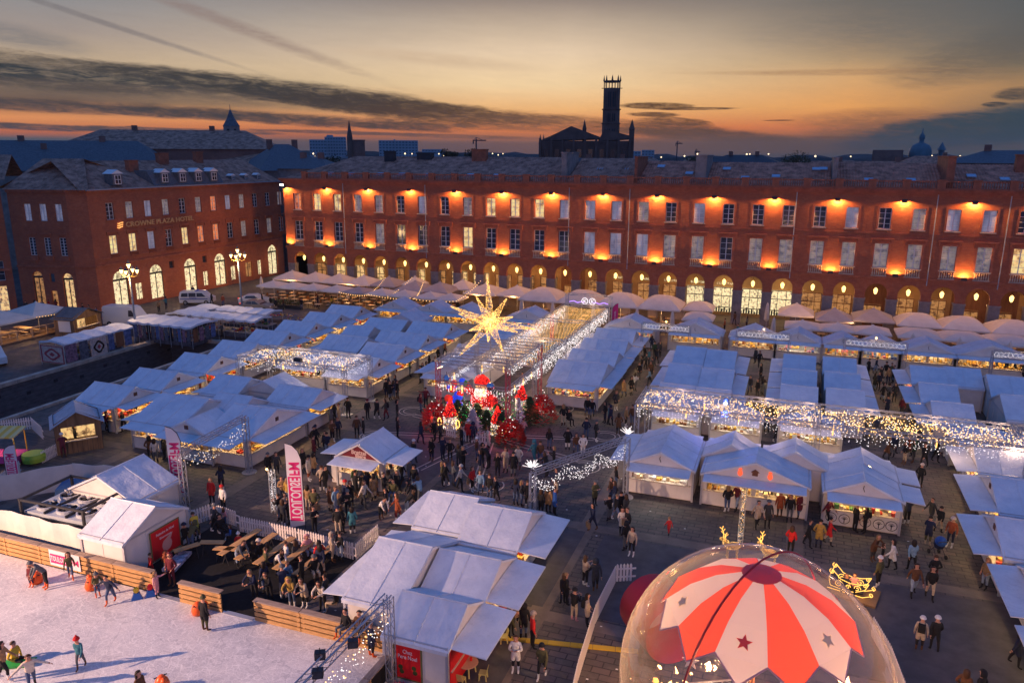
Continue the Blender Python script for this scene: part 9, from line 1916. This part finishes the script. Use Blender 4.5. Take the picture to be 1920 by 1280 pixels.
# terrace crowd
P(230, 960, 6.4, [(440, 560, D(coat='navy', leg='olive', pose='stand')), (905, 340, D(coat='yellow', leg='black', pose='bend')), (830, 470, D(coat='olive', head='hood', pose='bend')), (1230, 180, D(coat='pink', child=True)), (1300, 330, D(coat='blue', child=True, pose='sit')), (1400, 440, D(coat='red', head='pom', hatc='white', pose='sit', child=True)), (1400, 660, D(coat='grey', leg='lightjeans', pose='bend')), (1590, 640, D(coat='black', pose='sit')), (1650, 600, D(coat='black', head='hat', hatc='beige', pose='sit')), (1730, 700, D(coat='olive', pose='sit')), (330, 600, D(coat='darkgrey', pose='sit', head='short')), (170, 560, D(coat='black', pose='sit')), (330, 450, D(coat='blue', pose='sit')), (1590, 1050, D(coat='navy', pose='lean', rz=0)), (1770, 1060, D(coat='black', pose='lean', rz=0)), (1180, 290, D(coat='black', pose='sit')), (1120, 260, {}), (600, 880, D(coat='maroon', leg='maroon', head='hood', rz=0)), (350, 760, D(coat='red', child=True)), (540, 740, D(coat='rust', child=True)), (760, 400, D(coat='black', pose='sit'))], 'on the picnic terrace near the tent')
P(480, 960, 3.43, [(235, 610, D(coat='mustard', head='hood', pose='lean', rz=10)), (318, 612, D(coat='beige', pose='lean', rz=0)), (432, 640, D(coat='cream', head='long', pose='lean', leg='black', rz=0)), (210, 470, D(coat='lightblue', pose='sit')), (260, 330, D(coat='darkgrey', pose='sit')), (80, 340, D(coat='olive', pose='sit')), (335, 290, D(coat='pink', pose='sit', head='hood')), (412, 335, D(coat='red', pose='sit')), (495, 320, D(coat='beige', leg='beige', long=True, head='long')), (545, 318, D(coat='black', leg='lightjeans')), (200, 330, D(coat='white', pose='sit')), (180, 560, D(coat='navy', pose='lean')), (30, 330, D(coat='black', pose='sit', head='hat', hatc='cream')), (380, 430, D(coat='black', pose='sit')), (140, 400, D(coat='white', pose='bend')), (420, 420, {}), (300, 480, {}), (450, 560, D(coat='darkgrey', pose='sit')), (60, 520, {}), (520, 640, D(coat='black', pose='sit'))], 'on the picnic terrace by the rink boards')
w = W(655, 1165, 1.1); person(w[0], RV-.35, 'on top of the boards', pose='sit', coat='black', leg='grey', shoes='orange', z=.62, rz=-20, head='short', long=False)
w = W(672, 1165, 1.1); person(w[0]+.3, RV-.3, 'on top of the boards next to the truss', pose='sit', coat='brown', leg='black', shoes='orange', z=.62, rz=10, head='short', long=False)
w = at_ice(697, 1232); person(w[0], w[1], 'holding the boards by the corner truss', pose='stand', coat='navy', leg='black', shoes='orange', z=.1, rz=150, long=True)
w = W(1555, 1075); person(3.8, 37.0, 'inside the golden light sleigh, left', pose='sit', coat='navy', leg='black', z=-.1, rz=-14, scale=.8); person(4.15, 36.9, 'inside the golden light sleigh, right', pose='sit', coat='pink', leg='black', z=.05, rz=-14, scale=.8)
# pushchair
e = empty('pushchair', (*W(1300+1395/3.048, 740+925/3.048), .012), R(200), 'blue hooded pushchair pushed by the couple on the right', 'pushchair')
b = MB(); b.lathe([(.22, .55), (.28, .7), (.26, .95)], 10, 0, (0, 0, 0)); b.build('seat', [cm('navy')], e); b = MB(); ball(b, (0, .1, .95), .3, .3, .28, 10); b.build('hood', [cm('blue')], e); b = MB(); b.path([(-.22, .35, 1.05), (-.22, -.1, .5), (-.26, -.4, .12)], .02, 5); b.path([(.22, .35, 1.05), (.22, -.1, .5), (.26, -.4, .12)], .02, 5); b.tube((-.22, .35, 1.05), (.22, .35, 1.05), .025, 5); b.path([(-.22, -.1, .5), (-.26, .3, .12)], .02, 5); b.path([(.22, -.1, .5), (.26, .3, .12)], .02, 5); b.build('frame', [M_DARK], e)
for x_ in (-.27, .27):
 for y_ in (-.4, .3): b = MB(); b.tube((x_-.03, y_, .12), (x_+.03, y_, .12), .12, 12); b.build('wheel', [M_TYRE], e)
# the far shoppers and seated guests, too small and many to tell apart
mm = [M_SKIN, HAIR[0]]+[cm(k) for k in CO]; mi_ = {k: i+2 for i, k in enumerate(CO)}; VV = []; FF = []; II = []
for me, hc, h_, u, v, z, rz_, c_, l_ in MASS:
 Mx = Matrix.Translation((u, v, z)) @ Matrix.Rotation(rz_, 4, 'Z'); b0 = len(VV); VV += [tuple(Mx @ q.co) for q in me.vertices]; lut = [0, mi_[c_], mi_[l_], mi_['black'], 1]
 for p in me.polygons: FF.append(tuple(i+b0 for i in p.vertices)); II.append(lut[p.material_index])
 cp_ = CAPS[h_]; b0 = len(VV); VV += [tuple(Mx @ (q.co+hc)) for q in cp_.vertices]
 for p in cp_.polygons: FF.append(tuple(i+b0 for i in p.vertices)); II.append(1)
cw_ = bpy.data.meshes.new('crowd'); cw_.from_pydata(VV, [], FF)
for q in mm: cw_.materials.append(q)
cw_.polygons.foreach_set('material_index', II); cw_.polygons.foreach_set('use_smooth', [True]*len(FF)); tag(ob('crowd', cw_), 'distant shoppers and seated guests in the far aisles and terraces', 'crowd', kind='stuff')
print('MASS', len(MASS), 'PEOPLE', NP[0], 'objects', len(bpy.data.objects))
# ================================================================ evening haze
b = MB(); b.box(-3500, -420, -4.6, 3500, 2850, 62); hz_ = b.build('haze', []); mh = bpy.data.materials.new('thin_haze'); mh.use_nodes = True; nt = mh.node_tree; nt.nodes.clear(); pv_ = nt.nodes.new('ShaderNodeVolumePrincipled'); pv_.inputs['Density'].default_value = .0001; pv_.inputs['Color'].default_value = (.92, .90, .92, 1); o_ = nt.nodes.new('ShaderNodeOutputMaterial'); nt.links.new(pv_.outputs[0], o_.inputs['Volume']); hz_.data.materials.append(mh); tag(hz_, kind='stuff')
